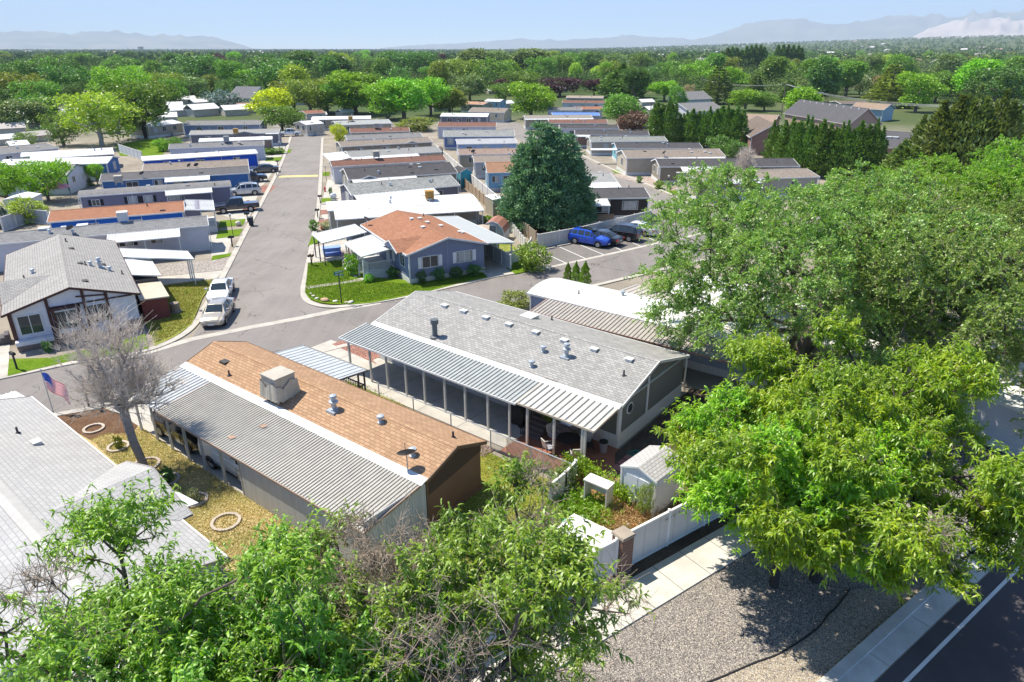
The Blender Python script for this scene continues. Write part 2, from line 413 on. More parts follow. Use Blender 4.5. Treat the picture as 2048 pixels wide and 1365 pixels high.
def posts(par, pts, ztop_, mat, r=.05, world=False, name='post'):
    for p in pts:
        m = MB(); zt = p[2] if len(p) > 2 else ztop_; m.box(-r, r, -r, r, 0, zt)
        if world: q = wmat(par).inverted() @ Vector((p[0], p[1], 0))
        else: q = Vector((p[0], p[1], 0))
        m.build(name, mat, par, loc=q)
def railing(par, a, b, z0, h=.85, mat=None, gap=.16, name='railing'):
    a, b = Vector(a), Vector(b); m = MB(); Z = Vector((0, 0, 1)); L_ = (b-a).length
    a = a + Z*z0; b = b + Z*z0
    m.bar(a + Z*h, b + Z*h, .06); m.bar(a + Z*.1, b + Z*.1, .04); n = max(1, int(L_/gap))
    for i in range(n+1):
        p = a.lerp(b, i/n); m.bar(p + Z*.0, p + Z*h, .03)
    return m.build(name, mat or wht, par)
def steps(par, x, y, a, w, n, mat, run=.28, rise=.18, rail=None):
    m = MB()
    for i in range(n): m.box(-w/2, w/2, -(n-i)*run, 0, i*rise, (i+1)*rise - .004*0)
    o = m.build('steps', mat, par); o.location = (x, y, 0); o.rotation_euler = (0, 0, a)
    if rail:
        for s in (-1, 1):
            g = MB(); g.bar((s*w/2, -n*run, .8), (s*w/2, 0, n*rise+.85), .04); g.bar((s*w/2, -n*run, 0), (s*w/2, -n*run, .8), .04)
            for k in range(1, n*2): g.bar((s*w/2, -k*run/2, (n-k/2)*rise), (s*w/2, -k*run/2, (n-k/2)*rise+.82), .025)
            g.build('handrail', rail, o)
    return o
def frame_of(A, B, z, L_=None):
    a = A if isinstance(A, Vector) else P(A[0], A[1], z); b = B if isinstance(B, Vector) else P(B[0], B[1], z)
    t = (b - a); t.z = 0; Ln = L_ or t.length
    return Vector((a.x, a.y, 0)), math.atan2(t.y, t.x), Ln
def home(label, A, B, w, wall, roof, ze=2.75, rise=.62, sk=None, L_=None, kind='gable', name='mobile_home', cat='mobile home', group=None, oh=.22,
         aw=(), win=(), rwin=(), lwin=(), cool=None, vents=3, seed=0, dishes=(), cross=None, skh=.55, fascia=None, posts_=True, door=None, ridge=.5, blank=False):
    o0, rz, Ln = frame_of(A, B, ze, L_)
    if seed > 9 and seed < 80:
        win = win or [(.2,1.0,.9),(.48,1.3,.9),(.8,1.0,.9)]; rwin = rwin or [(.3,.9,.9),(.7,.9,.9)]; lwin = lwin or [(.3,1.0,1.0),(.7,1.0,1.0)]
    T = thing(name, label, cat, o0, rz, group); rnd = random.Random(seed*7+3)
    sk = sk or siding((.62,.62,.6,1), .3, True, .8); fascia = fascia or wht
    x0, x1, y0, y1 = oh, Ln-oh, oh, w-oh; yr = w*ridge; zr = ze + rise
    # walls with gable ends
    m = MB(); wt = ze - .06
    def rz_at(y): return ze + rise*(y/yr if y <= yr else (w-y)/(w-yr)) - .05
    if kind == 'gable':
        for x, s in ((x0, 1), (x1, -1)):
            q = [(x, y0, skh), (x, y0, rz_at(y0)), (x, yr, rz_at(yr)), (x, y1, rz_at(y1)), (x, y1, skh)]; m.face(q if s > 0 else q[::-1])
    else:
        for x, s in ((x0, 1), (x1, -1)):
            q = [(x, y0, skh), (x, y0, wt), (x, yr, wt + rise*.6), (x, y1, wt), (x, y1, skh)]; m.face(q if s > 0 else q[::-1])
    m.face([(x0, y0, skh), (x1, y0, skh), (x1, y0, wt+.03), (x0, y0, wt+.03)]); m.face([(x1, y1, skh), (x0, y1, skh), (x0, y1, wt+.03), (x1, y1, wt+.03)])
    m.build('walls', wall, T)
    k = MB(); e = .035; k.box(x0-e, x1+e, y0-e, y1+e, 0, skh); k.build('skirting', sk, T)
    r = MB()
    if kind == 'gable':
        for ya, yb, za, zb in ((0, yr, ze, zr), (yr, w, zr, ze)):
            r.slab([(0, ya, za), (Ln, ya, za), (Ln, yb, zb), (0, yb, zb)], .1)
        for ya, yb, za, zb in ((-.0, yr, ze, zr), (w+.0, yr, ze, zr)):
            pass
        rc = MB(); rc.slab([(0, yr-.16, zr-.16*rise/yr+.025), (Ln, yr-.16, zr-.16*rise/yr+.025), (Ln, yr, zr+.028), (0, yr, zr+.028)], .02); rc.slab([(0, yr, zr+.028), (Ln, yr, zr+.028), (Ln, yr+.16, zr-.16*rise/yr+.025), (0, yr+.16, zr-.16*rise/yr+.025)], .02)
        ro = r.build('roof', roof, T); rc.build('ridge_cap', roof, ro)
    else:
        n = 8; ys = [w*i/n for i in range(n+1)]; zs = [ze + rise*.62*math.sin(math.pi*i/n)**.8 if 0 < i < n else ze for i in range(n+1)]
        for i in range(n): r.slab([(0, ys[i], zs[i]), (Ln, ys[i], zs[i]), (Ln, ys[i+1], zs[i+1]), (0, ys[i+1], zs[i+1])], .09)
        ro = r.build('roof', roof, T)
    f = MB(); d = .06
    for y in (-.02, w+.02): f.bar((0, y, ze-d), (Ln, y, ze-d), .05, .15)
    if kind == 'gable':
        for x in (-.02, Ln+.02):
            f.bar((x, 0, ze-d), (x, yr, zr-d), .05, .16); f.bar((x, yr, zr-d), (x, w, ze-d), .05, .16)
    f.build('fascia', fascia, T)
    if not blank:
        for x, y in ((x0, y0), (x1, y0)): cb = MB(); cb.box(x-.06, x+.06, y-.06, y+.06, skh, ze-.12); cb.build('corner_trim', fascia, T)
    def roofz(x, y): return (ze + rise*(y/yr if y <= yr else (w-y)/(w-yr))) if kind == 'gable' else ze + rise*.55*math.sin(math.pi*min(max(y/w, .02), .98))
    T['_'] = 0; del T['_']
    if cross:      # (x centre, half width, height above eave, protrusion, side)
        for xc, hw, zh, pr, side in cross:
            s = rise/yr; zt = ze + zh; ym = min(zh/s, yr); F = (lambda p: p) if side == 0 else (lambda p: (p[0], w-p[1], p[2]))
            g = MB(); pts = [[(xc-hw, -pr, ze+.02), (xc, -pr, zt), (xc, ym, zt), (xc-hw, 0, ze+.02)], [(xc+hw, 0, ze+.02), (xc, ym, zt), (xc, -pr, zt), (xc+hw, -pr, ze+.02)]]
            for q in pts:
                q = [F(p) for p in q]; q = q if side == 0 else q[::-1]
                g.face(q); g.face([(a, b, c-.08) for a, b, c in q][::-1])
            for a, b in (((xc-hw, -pr, ze), (xc, -pr, zt)), ((xc, -pr, zt), (xc+hw, -pr, ze))): pass
            g.build('cross_gable', roof, T)
            h = MB(); q = [F((xc-hw+.1, -pr+.15, ze-.1)), F((xc+hw-.1, -pr+.15, ze-.1)), F((xc, -pr+.15, zt-.1))]; h.face(q if side == 0 else q[::-1])
            h.build('gable_panel', wall, T)
            b = MB()
            for u, v in (((xc-hw, -pr-.02, ze-.04), (xc, -pr-.02, zt-.04)), ((xc, -pr-.02, zt-.04), (xc+hw, -pr-.02, ze-.04))): b.bar(F(u), F(v), .05, .14)
            b.build('barge_board', fascia, T)
    if 9 < seed < 60:
        u = MB(); xx = rnd.uniform(.3, .7)*Ln; u.box(xx-.4, xx+.4, -.75, -.1, 0, .75); u.box(xx-.3, xx+.3, -.65, -.2, .75, .8); u.build('air_conditioner', plain((.45,.44,.42,1)), T)
        u = MB()
        for x in (.03, Ln-.03): u.bar((x, -.04, ze-.1), (x, -.04, .1), .07)
        for x_ in [Ln*k/3 for k in (1, 2)]: u.bar((x_, y0-.03, ze-.12), (x_, y0-.03, skh), .05)
        u.build('downspout', fascia, T)
    for a in aw:   # (x from, x to, depth, drop, material, pitch[, height at wall])
        xa, xb, dp, dr, mt = a[:5]; pt = a[5] if len(a) > 5 else .3; z = a[6] if len(a) > 6 else ze-.02
        xa, xb = xa*Ln, xb*Ln
        canopy(T, (xa, .0, z), (xb, .0, z), (xb, -dp, z-dr), (xa, -dp, z-dr), mt, pt, .04, 'awning', fascia=wht)
        if posts_ and dp > 1.1:
            n = max(2, int((xb-xa)/3)+1); posts(T, [(xa+.15+(xb-xa-.3)*i/(n-1), -dp+.12) for i in range(n)], z-dr-.05, wht, .045)
    for xf, ww, hh, *sh in win: window(T, (xf*Ln, y0, (skh+ze)/2+.15, math.pi), ww, hh, shut=sh[0] if sh else None, cur=rnd.choice((None, .44, .1)))
    for yf, ww, hh in rwin: window(T, (x1, yf*w, (skh+ze)/2+.15, -math.pi/2), ww, hh, cur=rnd.choice((None, .44)))
    for yf, ww, hh in lwin: window(T, (x0, yf*w, (skh+ze)/2+.15, math.pi/2), ww, hh, cur=rnd.choice((None, .44)))
    if door:
        dm = MB(); dm.box(door*Ln-.48, door*Ln+.48, y0-.05, y0+.02, skh+.05, skh+2.05); dm.build('door', wht, T)
    if cool:
        for xf, yf, c in cool: cooler(T, xf*Ln, yf*w, roofz(0, yf*w), c)
    if isinstance(vents, int):
        vents = [(rnd.uniform(.08, .92), rnd.uniform(.12, .45) if i % 3 else .62, rnd.choice(('pipe', 'cap', 'box', 'low', 'pipe'))) for i in range(vents)]
    for xf, yf, kd in vents: roof_vent(T, xf*Ln, yf*w, roofz(0, yf*w), kd, rnd)
    for xf, yf in dishes: dish(T, xf*Ln, yf*w, roofz(0, yf*w), rnd.uniform(2, 3))
    T_info[T.name] = (Ln, w, ze, rise)
    return T
T_info = {}
def sheet(name, pts, mat, z=.004, label=None, cat=None, kind='structure', t=0):
    """flat ground patch through the given picture points"""
    q = [P(p[0], p[1], z) if not isinstance(p, Vector) else Vector((p.x, p.y, z)) for p in pts]
    a = sum(q[i].x*q[(i+1) % len(q)].y - q[(i+1) % len(q)].x*q[i].y for i in range(len(q)))
    if a < 0: q = q[::-1]
    m = MB()
    if t: m.slab(q, t)
    else: m.face(q)
    o = m.build(name, mat); props(o, label, cat, None, kind); return o
def strip(name, pts, w, mat, z=.05, h=.05, side=0, kind='structure', closed=False):
    """kerb-like band along picture points; side -1/0/1 shifts it off the line"""
    q = [P(p[0], p[1], 0) if not isinstance(p, Vector) else p.copy() for p in pts]
    m = MB(); n = len(q); Lp = []; Rp = []
    for i in range(n):
        d = (q[min(i+1, n-1)] - q[max(i-1, 0)]); d.z = 0; d.normalize(); nn = Vector((-d.y, d.x, 0))
        Lp.append(q[i] + nn*w*(.5+side*.5)); Rp.append(q[i] - nn*w*(.5-side*.5))
    for i in range(n-1):
        c = [Rp[i], Rp[i+1], Lp[i+1], Lp[i]]; c = [Vector((k.x, k.y, z)) for k in c]; m.face(c)
        for a, b in ((c[0], c[1]), (c[2], c[3])): m.face([a - Vector((0,0,h)), b - Vector((0,0,h)), b, a])
    o = m.build(name, mat); props(o, None, None, None, kind); return o
def smooth(pts, n=6):
    """Catmull-Rom through picture points"""
    out = []; m = len(pts)
    for i in range(m-1):
        p0, p1, p2, p3 = pts[max(i-1, 0)], pts[i], pts[i+1], pts[min(i+2, m-1)]
        for k in range(n):
            t = k/n; out.append(tuple(.5*((2*b) + (-a+c)*t + (2*a-5*b+4*c-d)*t*t + (-a+3*b-3*c+d)*t**3) for a, b, c, d in zip(p0, p1, p2, p3)))
    return out + [pts[-1]]
# ---------------------------------------------------------------- the setting: terrain, roads, kerbs, lawns, yards
def terr(x, y):
    """height of the land: flat near the camera, a low rise far to the right and behind"""
    d = np.hypot(x, y); az = np.degrees(np.arctan2(x, y))
    k = np.clip((d-1500)/6000, 0, 1); k = k*k*(3-2*k)
    a = np.clip((az+2)/42, 0, 1); a = a*a*(3-2*a)
    return k*(112*a + 4) - .0*d
def polar_grid(radii, azs, fn):
    Rr, A = np.meshgrid(radii, np.radians(azs), indexing='ij'); X = Rr*np.sin(A); Y = Rr*np.cos(A); Zz = fn(X, Y)
    V = np.stack([X, Y, Zz], -1).reshape(-1, 3); nr, na = len(radii), len(azs)
    i = np.arange(nr-1)[:, None]*na + np.arange(na-1)[None, :]
    return V, np.stack([i, i+na, i+na+1, i+1], -1).reshape(-1, 4)
t = NT('valley_ground'); p = t.pos(); n1 = t.noise(p, .012, 6, .6); n2 = t.noise(p, .25, 5, .65); n3 = t.noise(p, 30, 2); n0 = t.noise(p, .0015, 5, .6)
near = t.mix(t.ramp(n2, (.35, 0.0), (.65, 1.0)), (.36, .32, .26, 1), (.24, .21, .17, 1)); near = t.mix(.5, near, t.mix(1.0, near, t.ramp(n3, (.3, .5), (.7, 1.1)), 'MULTIPLY'))
far = t.mix(t.ramp(n1, (.38, 0.0), (.6, 1.0)), (.05, .085, .025, 1), (.09, .11, .045, 1)); far = t.mix(t.ramp(n0, (.58, 0.0), (.7, .4)), far, (.2, .19, .13, 1))
ln = t.n('VectorMath', operation='LENGTH'); t.t.links.new(p, ln.inputs[0])
col = t.mix(t.ramp(t.math('DIVIDE', ln.outputs['Value'], 1000.0), (.19, 0.0), (.235, 1.0)), near, far)
m_ground = t.done(col, .95, .1)
rad = [0.01, 8, 20, 60, 150, 300, 500, 800, 1200, 1500] + [1500+250*i for i in range(1, 40)] + [12000, 14000, 18000, 25000, 34000]
V, F = polar_grid(rad, np.linspace(0, 360, 181), lambda x, y: terr(x, y))
V[:, 2] -= .012; g = link('ground', npmesh('ground', V, F[:, ::-1], m_ground)); props(g, kind='structure')
# mountains: ridge rows rising from the plain
def ridge(name, dist, prof, mat, seed, depth=.22, jag=1.0, base=0):
    xs = np.array([q[0] for q in prof], float); ys = np.array([q[1] for q in prof], float)
    px_ = np.arange(xs[0], xs[-1]+.1, 4.0); row = np.interp(px_, xs, ys); rng = np.random.default_rng(seed)
    for fr, am in ((45, 1.5), (19, .9), (8, .5)):
        nk = int(len(px_)/fr*4)+4; row += np.interp(np.linspace(0, nk-1, len(px_)), np.arange(nk), rng.normal(0, am*jag, nk))
    az = np.arctan2((px_-1024)/FPX, math.cos(PITCH) + (682.5-95)/FPX*math.sin(PITCH))
    Yf = dist*np.cos(az); v = -(row-682.5)/FPX
    top = CH + Yf*(-math.sin(PITCH)+v*math.cos(PITCH))/(math.cos(PITCH)+v*math.sin(PITCH))
    ks = [0, .12, .3, .5, .7, .85, .95, 1.0, 1.08, 1.25]; hs = [0, .06, .2, .4, .63, .82, .95, 1.0, .8, .0]
    fold = [np.interp(np.linspace(0, 60, len(px_)), np.arange(61), rng.normal(0, 1, 61)) for _ in ks]
    V = []
    for i, (k, h) in enumerate(zip(ks, hs)):
        d = dist*(1-depth*(1-k)); zz = top*h*(1 + (.12*fold[i] if 0 < i < 7 else 0)) + base*(1-h)
        if i in (0, 9): zz = zz*0 - 30
        V.append(np.stack([d*np.sin(az), d*np.cos(az), zz], -1))
    V = np.concatenate(V); na = len(px_); i = np.arange(len(ks)-1)[:, None]*na + np.arange(na-1)[None, :]
    F = np.stack([i, i+1, i+na+1, i+na], -1).reshape(-1, 4)
    o = link(name, npmesh(name, V, F, mat, True)); props(o, kind='structure')
def mtn(name, c1, c2):
    t = NT(name); n = t.noise(t.pos(), .0009, 7, .65); return t.done(t.mix(t.ramp(n, (.4, 0.0), (.6, 1.0)), c1, c2), 1, .05)
mg = mtn('mountain_scrub', (.16, .17, .12, 1), (.3, .27, .2, 1)); mp_ = mtn('mine_spoil', (.62, .5, .42, 1), (.42, .33, .28, 1))
ridge('mountains', 24000, [(-500,80),(-200,70),(0,66),(90,64),(150,68),(213,61),(262,67),(300,71),(345,70),(400,71),(440,78),(480,88),(515,99),(560,108)], mg, 3)
ridge('mountains', 29000, [(760,97),(860,90),(1000,82),(1050,80),(1110,80),(1170,79),(1230,76),(1262,69),(1300,74),(1350,78),(1420,82),(1500,90)], mg, 5, jag=.6)
ridge('mountains', 26000, [(1380,84),(1430,70),(1480,51),(1530,42),(1560,41),(1590,40),(1640,48),(1700,47),(1740,38),(1790,30),(1850,36),(1900,34),(1960,25),(2010,24),(2060,26),(2300,12),(2600,30)], mg, 8, jag=.45)
ridge('mine_terraces', 20000, [(1790,92),(1812,80),(1850,58),(1880,46),(1905,42),(1925,46),(1950,40),(1985,34),(2010,42),(2060,37),(2200,35),(2500,60)], mp_, 13, jag=.4, depth=.15)

m_asph = asphalt_mat('street_asphalt', (.225, .205, .19, 1)); m_asph2 = asphalt_mat('road_asphalt', (.085, .075, .08, 1), crack=False, speck=.4)
m_lot = asphalt_mat('lot_asphalt', (.17, .155, .145, 1)); m_conc = concrete_mat(); m_kerb = concrete_mat('kerb_concrete', (.46, .43, .38, 1)); m_walk = concrete_mat('walk_concrete', (.56, .53, .47, 1))
m_drive = concrete_mat('drive_concrete', (.47, .44, .39, 1))
m_lawn = ground_mat('lawn_green', (.11, .2, .008, 1), (.17, .25, .018, 1), (.06, .13, .006, 1), .5, 5, 26, .5)
m_lawn2 = ground_mat('lawn_mixed', (.24, .27, .05, 1), (.13, .2, .02, 1), (.36, .32, .12, 1), .45, 2.2, 24, .5)
m_dry = ground_mat('lawn_dry', (.5, .39, .21, 1), (.3, .3, .1, 1), (.42, .31, .16, 1), .3, 2.6, 20, .5)
m_yard = ground_mat('yard_grass', (.34, .3, .06, 1), (.18, .22, .025, 1), (.1, .15, .015, 1), .35, 1.6, 13, .5)
m_straw = ground_mat('dry_weeds', (.5, .34, .15, 1), (.34, .2, .08, 1), (.2, .2, .05, 1), .6, 3, 20, .6)
m_mulch = ground_mat('bark_mulch', (.13, .07, .04, 1), (.2, .12, .07, 1), (.07, .04, .025, 1), .8, 8, 30, .6)
m_dark = ground_mat('dark_mulch', (.09,.068,.055,1), (.14,.105,.085,1), (.055,.042,.035,1), .8, 8, 30, .5)
m_gravel = gravel_mat('grey_gravel', [(.11,.1,.095,1),(.3,.265,.23,1),(.2,.185,.175,1),(.38,.33,.28,1),(.55,.49,.42,1)], 24)
m_gravt = gravel_mat('tan_gravel', [(.3,.24,.17,1),(.5,.42,.3,1),(.4,.34,.26,1),(.62,.54,.4,1)], 22)
m_gravd = gravel_mat('dark_gravel', [(.08,.08,.1,1),(.15,.15,.18,1),(.28,.28,.3,1),(.4,.38,.36,1)], 14)
m_gravr = gravel_mat('red_gravel', [(.34,.14,.1,1),(.48,.25,.19,1),(.25,.12,.1,1),(.55,.38,.3,1)], 14)
m_gravy = gravel_mat('yard_gravel', [(.3,.27,.24,1),(.5,.46,.41,1),(.4,.33,.3,1),(.62,.58,.52,1)], 12)
# main street (runs away from the camera) and the cross street
ML = [(384,676),(400,650),(451,555),(498,461),(561,339),(586,270),(588,262),(570,256),(520,252)]
MR = [(520,246),(600,247),(632,252),(646,262),(646,276),(635,394),(626,458),(603,567),(600,586),(606,602),(623,613),(676,621)]
sheet('street', [(293,706)] + ML + MR[::1] + [(690,618),(600,635),(498,655),(384,678)], m_asph, .006)
FAR = [(-160,792),(17,757),(146,730),(222,720),(293,706),(384,678),(498,655),(600,635),(685,618),(825,594),(913,574),(990,556),(1095,538),(1234,507),(1290,494),(1400,470),(1560,430),(1700,395)]
NEAR = [(-160,895),(105,829),(202,812),(646,701),(681,692),(1190,570),(1240,558),(1500,498),(1750,440)]
sheet('cross_street', FAR + NEAR[::-1], asphalt_mat('cross_asphalt', (.205, .187, .175, 1)), .008)
# second street on the right
sheet('side_street', [(1560,470),(1440,440),(1334,390),(1300,376),(1250,354),(1200,333),(1164,314),(1140,300),(1060,262),(1035,246),(1010,241),(900,240),(900,248),(985,252),(1010,262),(1100,318),(1150,350),(1230,400),(1300,440),(1380,475)], m_asph, .005)
strip('kerb', smooth([(1560,462),(1440,434),(1334,386),(1250,351),(1164,311),(1110,285)]), .5, m_kerb, .07, .07)
strip('gutter', [(222,722),(293,706),(384,679),(498,656),(600,637),(685,619),(760,606)], .75, m_kerb, .02, .02)
strip('kerb', smooth([(-160,792),(17,757),(146,730),(222,720),(300,703),(352,683),(385,662),(404,640)]) + smooth([(404,640),(451,555),(498,461),(561,339),(586,268)], 4), .55, m_kerb, .08, .08, side=1)
strip('kerb', smooth([(643,276),(635,394),(626,458),(605,560),(601,583),(605,600),(622,611),(655,617),(700,615),(760,606),(825,594),(913,574),(990,556),(1095,538)]), .55, m_kerb, .08, .08, side=1)
strip('kerb', [(1103,536),(1234,507),(1290,494),(1400,470),(1560,430)], .5, m_kerb, .012, .012, side=1)
strip('kerb', NEAR, .5, m_kerb, .08, .08, side=-1)
sheet('painted_line', [(558,352),(636,350),(636,353.5),(557,355.5)], plain((.62,.5,.2,1)), .013)
# perimeter road at the lower right
d54 = Vector((math.sin(R(54)), math.cos(R(54)), 0)); n54 = Vector((-d54.y, d54.x, 0)); K0 = P(1801, 1220)
def per(s, o, z=0): q = K0 + d54*s + n54*o; return Vector((q.x, q.y, z))
sheet('road', [per(-40,-1.15), per(90,-1.15), per(90,-14), per(-40,-14)], m_asph2, .004)
strip('painted_line', [per(-40,-1.75), per(90,-1.75)], .13, plain((.7,.7,.68,1)), .008, .003)
strip('kerb', [per(-40,0), per(90,0)], .38, concrete_mat('kerb_new', (.5,.49,.46,1)), .14, .14, side=-1)
strip('gutter', [per(-40,-.38), per(90,-.38)], .72, concrete_mat('gutter_new', (.56,.55,.52,1)), .02, .02, side=-1)
for k in range(-8, 18): strip('expansion_joint', [per(k*3,-1.1), per(k*3,0)], .012, blk, .143 if 0 else .0245, .002)
# sidewalk between wall and gravel
def wk(s, o, z=0): q = P(1305,1135) + Vector((math.sin(R(55)), math.cos(R(55)), 0))*s + Vector((-math.cos(R(55)), math.sin(R(55)), 0))*o; return Vector((q.x, q.y, z))
sheet('strip_soil', [wk(-25,1.35), wk(60,1.35), wk(60,.0), wk(-25,.0)], m_dark, .003)
sheet('sidewalk', [wk(-25,0), wk(60,0), wk(60,-1.72), wk(-25,-1.72)], m_walk, .06, t=.06)
for k in range(-15, 30): strip('expansion_joint', [wk(k*1.62,.0), wk(k*1.62,-1.72)], .022, blk, .063, .002)
sheet('grey_gravel', [wk(-25,-1.72), wk(60,-1.72), per(60,0), per(-30,0)], m_gravel, .002)
EDG = [P(*q) for q in smooth([(1150,1440),(1300,1398),(1415,1366),(1506,1328),(1563,1306),(1631,1261),(1655,1232),(1672,1216),(1700,1180)])]
sheet('tan_gravel', EDG + [per(2.5,-.0), per(-18,-.0)], m_gravt, .006)
strip('garden_edging', EDG, .05, blk, .05, .05)
sheet('dark_gravel', [P(1700,1180), P(1800,1120), P(1900,1000), P(1780,880), P(2100,700), per(40,0), per(2.5,0)], m_gravd, .0065)
# lawns, drives and yards
sheet('lawn', [(616,528),(613,560),(610,585),(618,597),(640,605),(662,608),(706,609),(743,606),(788,597),(835,587),(860,582),(913,568),(975,555),(962,540),(812,560),(760,556),(700,540),(690,520)], m_lawn, .1, t=.1)
sheet('garden_path', [(614,578),(612,573),(690,563),(725,556),(730,561)], m_drive, .105)
sheet('lawn', [(1006,529),(1030,548),(1077,538),(1060,522),(1030,517)], m_lawn, .1, t=.1)
sheet('lawn', [(640,484),(616,492),(624,470),(665,468)], m_lawn, .09, t=.09)
sheet('driveway', [(617,526),(620,497),(700,476),(745,500),(700,520),(692,528)], m_drive, .012)
sheet('driveway', [(966,552),(975,557),(1028,547),(1000,522),(960,486),(930,486)], m_drive, .013)
sheet('rock_bed', [(672,502),(712,498),(715,510),(690,513)], m_gravy, .02)
sheet('dry_grass', [(960,480),(1000,470),(1035,497),(1045,520),(1020,522)], m_lawn2, .011)
sheet('parking_lot', [(1104,535),(1082,503),(1130,488),(1290,452),(1420,420),(1500,440),(1400,468),(1290,492)], m_lot, .004)
for a, b in (((1091,508),(1132,527)), ((1117,493.5),(1170,517.5)), ((1154,487.7),(1208,510.5)), ((1192,476),(1246,503)), ((1228,470),(1285,495)), ((1262,462),(1320,486))):
    strip('painted_line', [a, b], .12, plain((.66,.66,.64,1)), .016, .002)
sheet('traffic_island', [(1084,506),(1104,536),(1083,540),(1060,525)], m_drive, .1, t=.1)
sheet('lawn', [(325,573),(428,560),(404,597),(384,648),(352,672),(310,692),(293,649),(300,600)], m_lawn2, .1, t=.1)
sheet('lawn', [(18,718),(100,716),(215,690),(290,668),(297,697),(222,713),(146,721),(15,752)], m_lawn, .1, t=.1)
sheet('driveway', [(-60,690),(20,685),(16,755),(-60,775)], m_drive, .012)
sheet('gravel_yard', [(300,532),(460,517),(448,540),(300,556)], m_gravy, .006)
sheet('driveway', [(300,556),(448,541),(432,558),(300,574)], m_drive, .01)
sheet('driveway', [(417,472),(470,462),(455,510),(425,524)], m_drive, .01)
sheet('dry_lawn', [(60,845),(110,832),(205,812),(281,853),(490,993),(700,1130),(560,1240),(380,1060)], m_dry, .03, t=.03)
sheet('wood_chip_bed', [(100,836),(203,814),(250,834),(276,852),(262,870),(215,868),(180,880)], m_mulch, .04)
sheet('driveway', [(203,812),(330,783),(420,850),(520,930),(640,1030),(490,994),(281,854)], m_drive, .035)
sheet('back_yard', [(690,760),(740,775),(968,900),(1060,945),(1140,975),(1230,1030),(1262,1075),(1235,1150),(1040,1245),(700,1400),(500,1190),(640,1030),(830,960)], m_yard, .02)
sheet('weedy_patch', [(1100,1010),(1165,960),(1240,990),(1310,1040),(1262,1072),(1215,1110),(1150,1060)], m_straw, .035)
# ---------------------------------------------------------------- houses
GREYSH = shingle((.43,.42,.4,1), (.31,.305,.295,1), .45); LIGHTSH = shingle((.46,.455,.445,1), (.41,.405,.4,1), .68, .36, .2, .05)
TANSH = shingle((.4,.385,.365,1), (.33,.32,.305,1), .5, .3, .2, .08); ORSH = shingle((.5,.32,.195,1), (.39,.24,.145,1), .5, .36, .18); OR2 = shingle((.43,.215,.13,1), (.33,.155,.095,1), .5)
DKSH = shingle((.11,.106,.112,1), (.075,.072,.076,1), .6); BRSH = shingle((.22,.175,.145,1), (.155,.125,.105,1), .6); RBSH = shingle((.25,.135,.1,1), (.18,.1,.08,1), .6)
G2 = shingle((.36,.365,.35,1), (.2,.21,.205,1), .6); G3 = shingle((.27,.265,.26,1), (.2,.195,.195,1), .6); PKSH = shingle((.36,.27,.22,1), (.27,.2,.165,1), .6); TN2 = shingle((.33,.28,.235,1), (.23,.195,.165,1), .6)
RIBW = metalroof((.64,.64,.62,1), .28, .5); RIBG = plain((.37,.355,.32,1), .45, .4); RIBL = plain((.44,.46,.465,1), .4, .4); WR = whiteroof(); PANW = plain((.6,.61,.6,1), .45, .4)
GW = siding((.58,.58,.62,1)); BLU = siding((.05,.15,.36,1), .3, True); BRB = siding((.01,.12,.5,1), .2); PUR = siding((.2,.19,.25,1)); SLATE = siding((.2,.23,.33,1)); DGR = siding((.17,.17,.2,1)); BEI = siding((.38,.34,.26,1))
BEI2 = siding((.26,.23,.17,1)); CYA = siding((.2,.42,.6,1)); SKIN = siding((.62,.62,.6,1), .3, True, .8)
# --- brown-roofed single wide with the long corrugated carport (centre left)
H1 = home('tan shingle single wide with a long corrugated carport and a tarpaulin wrapped cooler', (368,728), (842,959), 4.15, siding((.2,.105,.06,1), .12, True), ORSH, L_=19.85, rise=.75, fascia=plain((.14,.085,.055,1)), vents=[(.13,.28,'low'),(.48,.42,'stack') if 0 else (.62,.3,'stack'),(.92,.2,'cap'),(.2,.13,'pipe'),(.95,.7,'pipe'),(.77,.4,'cap')], seed=1, skh=.3, sk=siding((.2,.105,.06,1), .12, True))
hb = MB(); hb.face([(19.66,.2,1.75),(19.66,3.95,2.25),(19.66,3.95,2.75),(19.66,2.07,3.4),(19.66,.2,2.75)]); hb.build('gable_dark_band', siding((.075,.045,.035,1), .12, True), H1)  # darker brown band over the upper end wall, its lower edge slanted
c1 = cooler(H1, 8.55, .72, 3.0, 'tan', 1.2, True)
fl = MB(); fl.slab([(.0,-.3,2.7),(19.85,-.3,2.7),(19.85,.14,2.84),(.0,.14,2.84)], .05); fl.build('flashing', wht, H1)
canopy(H1, (.0,-.3,2.68), (3.4,-.3,2.68), (3.4,-3.5,2.25), (.0,-3.5,2.25), RIBL, .3, .05, 'carport_roof')
canopy(H1, (3.4,-.3,2.67), (19.8,-.3,2.67), (19.8,-3.55,2.22), (3.4,-3.55,2.22), RIBG, .19, .045, 'carport_roof', fascia=plain((.3,.22,.17,1)))
for x, y in ((9.8,-1.3), (9.2,-2.7)):
    k = MB(); z = 2.67 + (y+.3)*.137 + .055; k.slab([(x-.2,y-.12,z-.01),(x+.16,y-.15,z-.01),(x+.26,y+.1,z+.02),(x-.1,y+.13,z+.02)], .02); k.build('rust_patch', plain((.33,.22,.16,1)), H1)
for x in (.6, 2.4, 4.0, 5.7, 7.3, 9.1, 10.75):
    posts(H1, [(x, -3.4), (x+.16, -3.4)], 2.2, plain((.5,.5,.48,1)), .03)
cw = MB(); cw.box(10.9, 19.7, -3.44, -3.38, 0, 2.2); cw.box(19.64, 19.7, -3.4, .1, 0, 2.6); cw.build('carport_wall', metalroof((.5,.5,.5,1), .15, .6), H1)
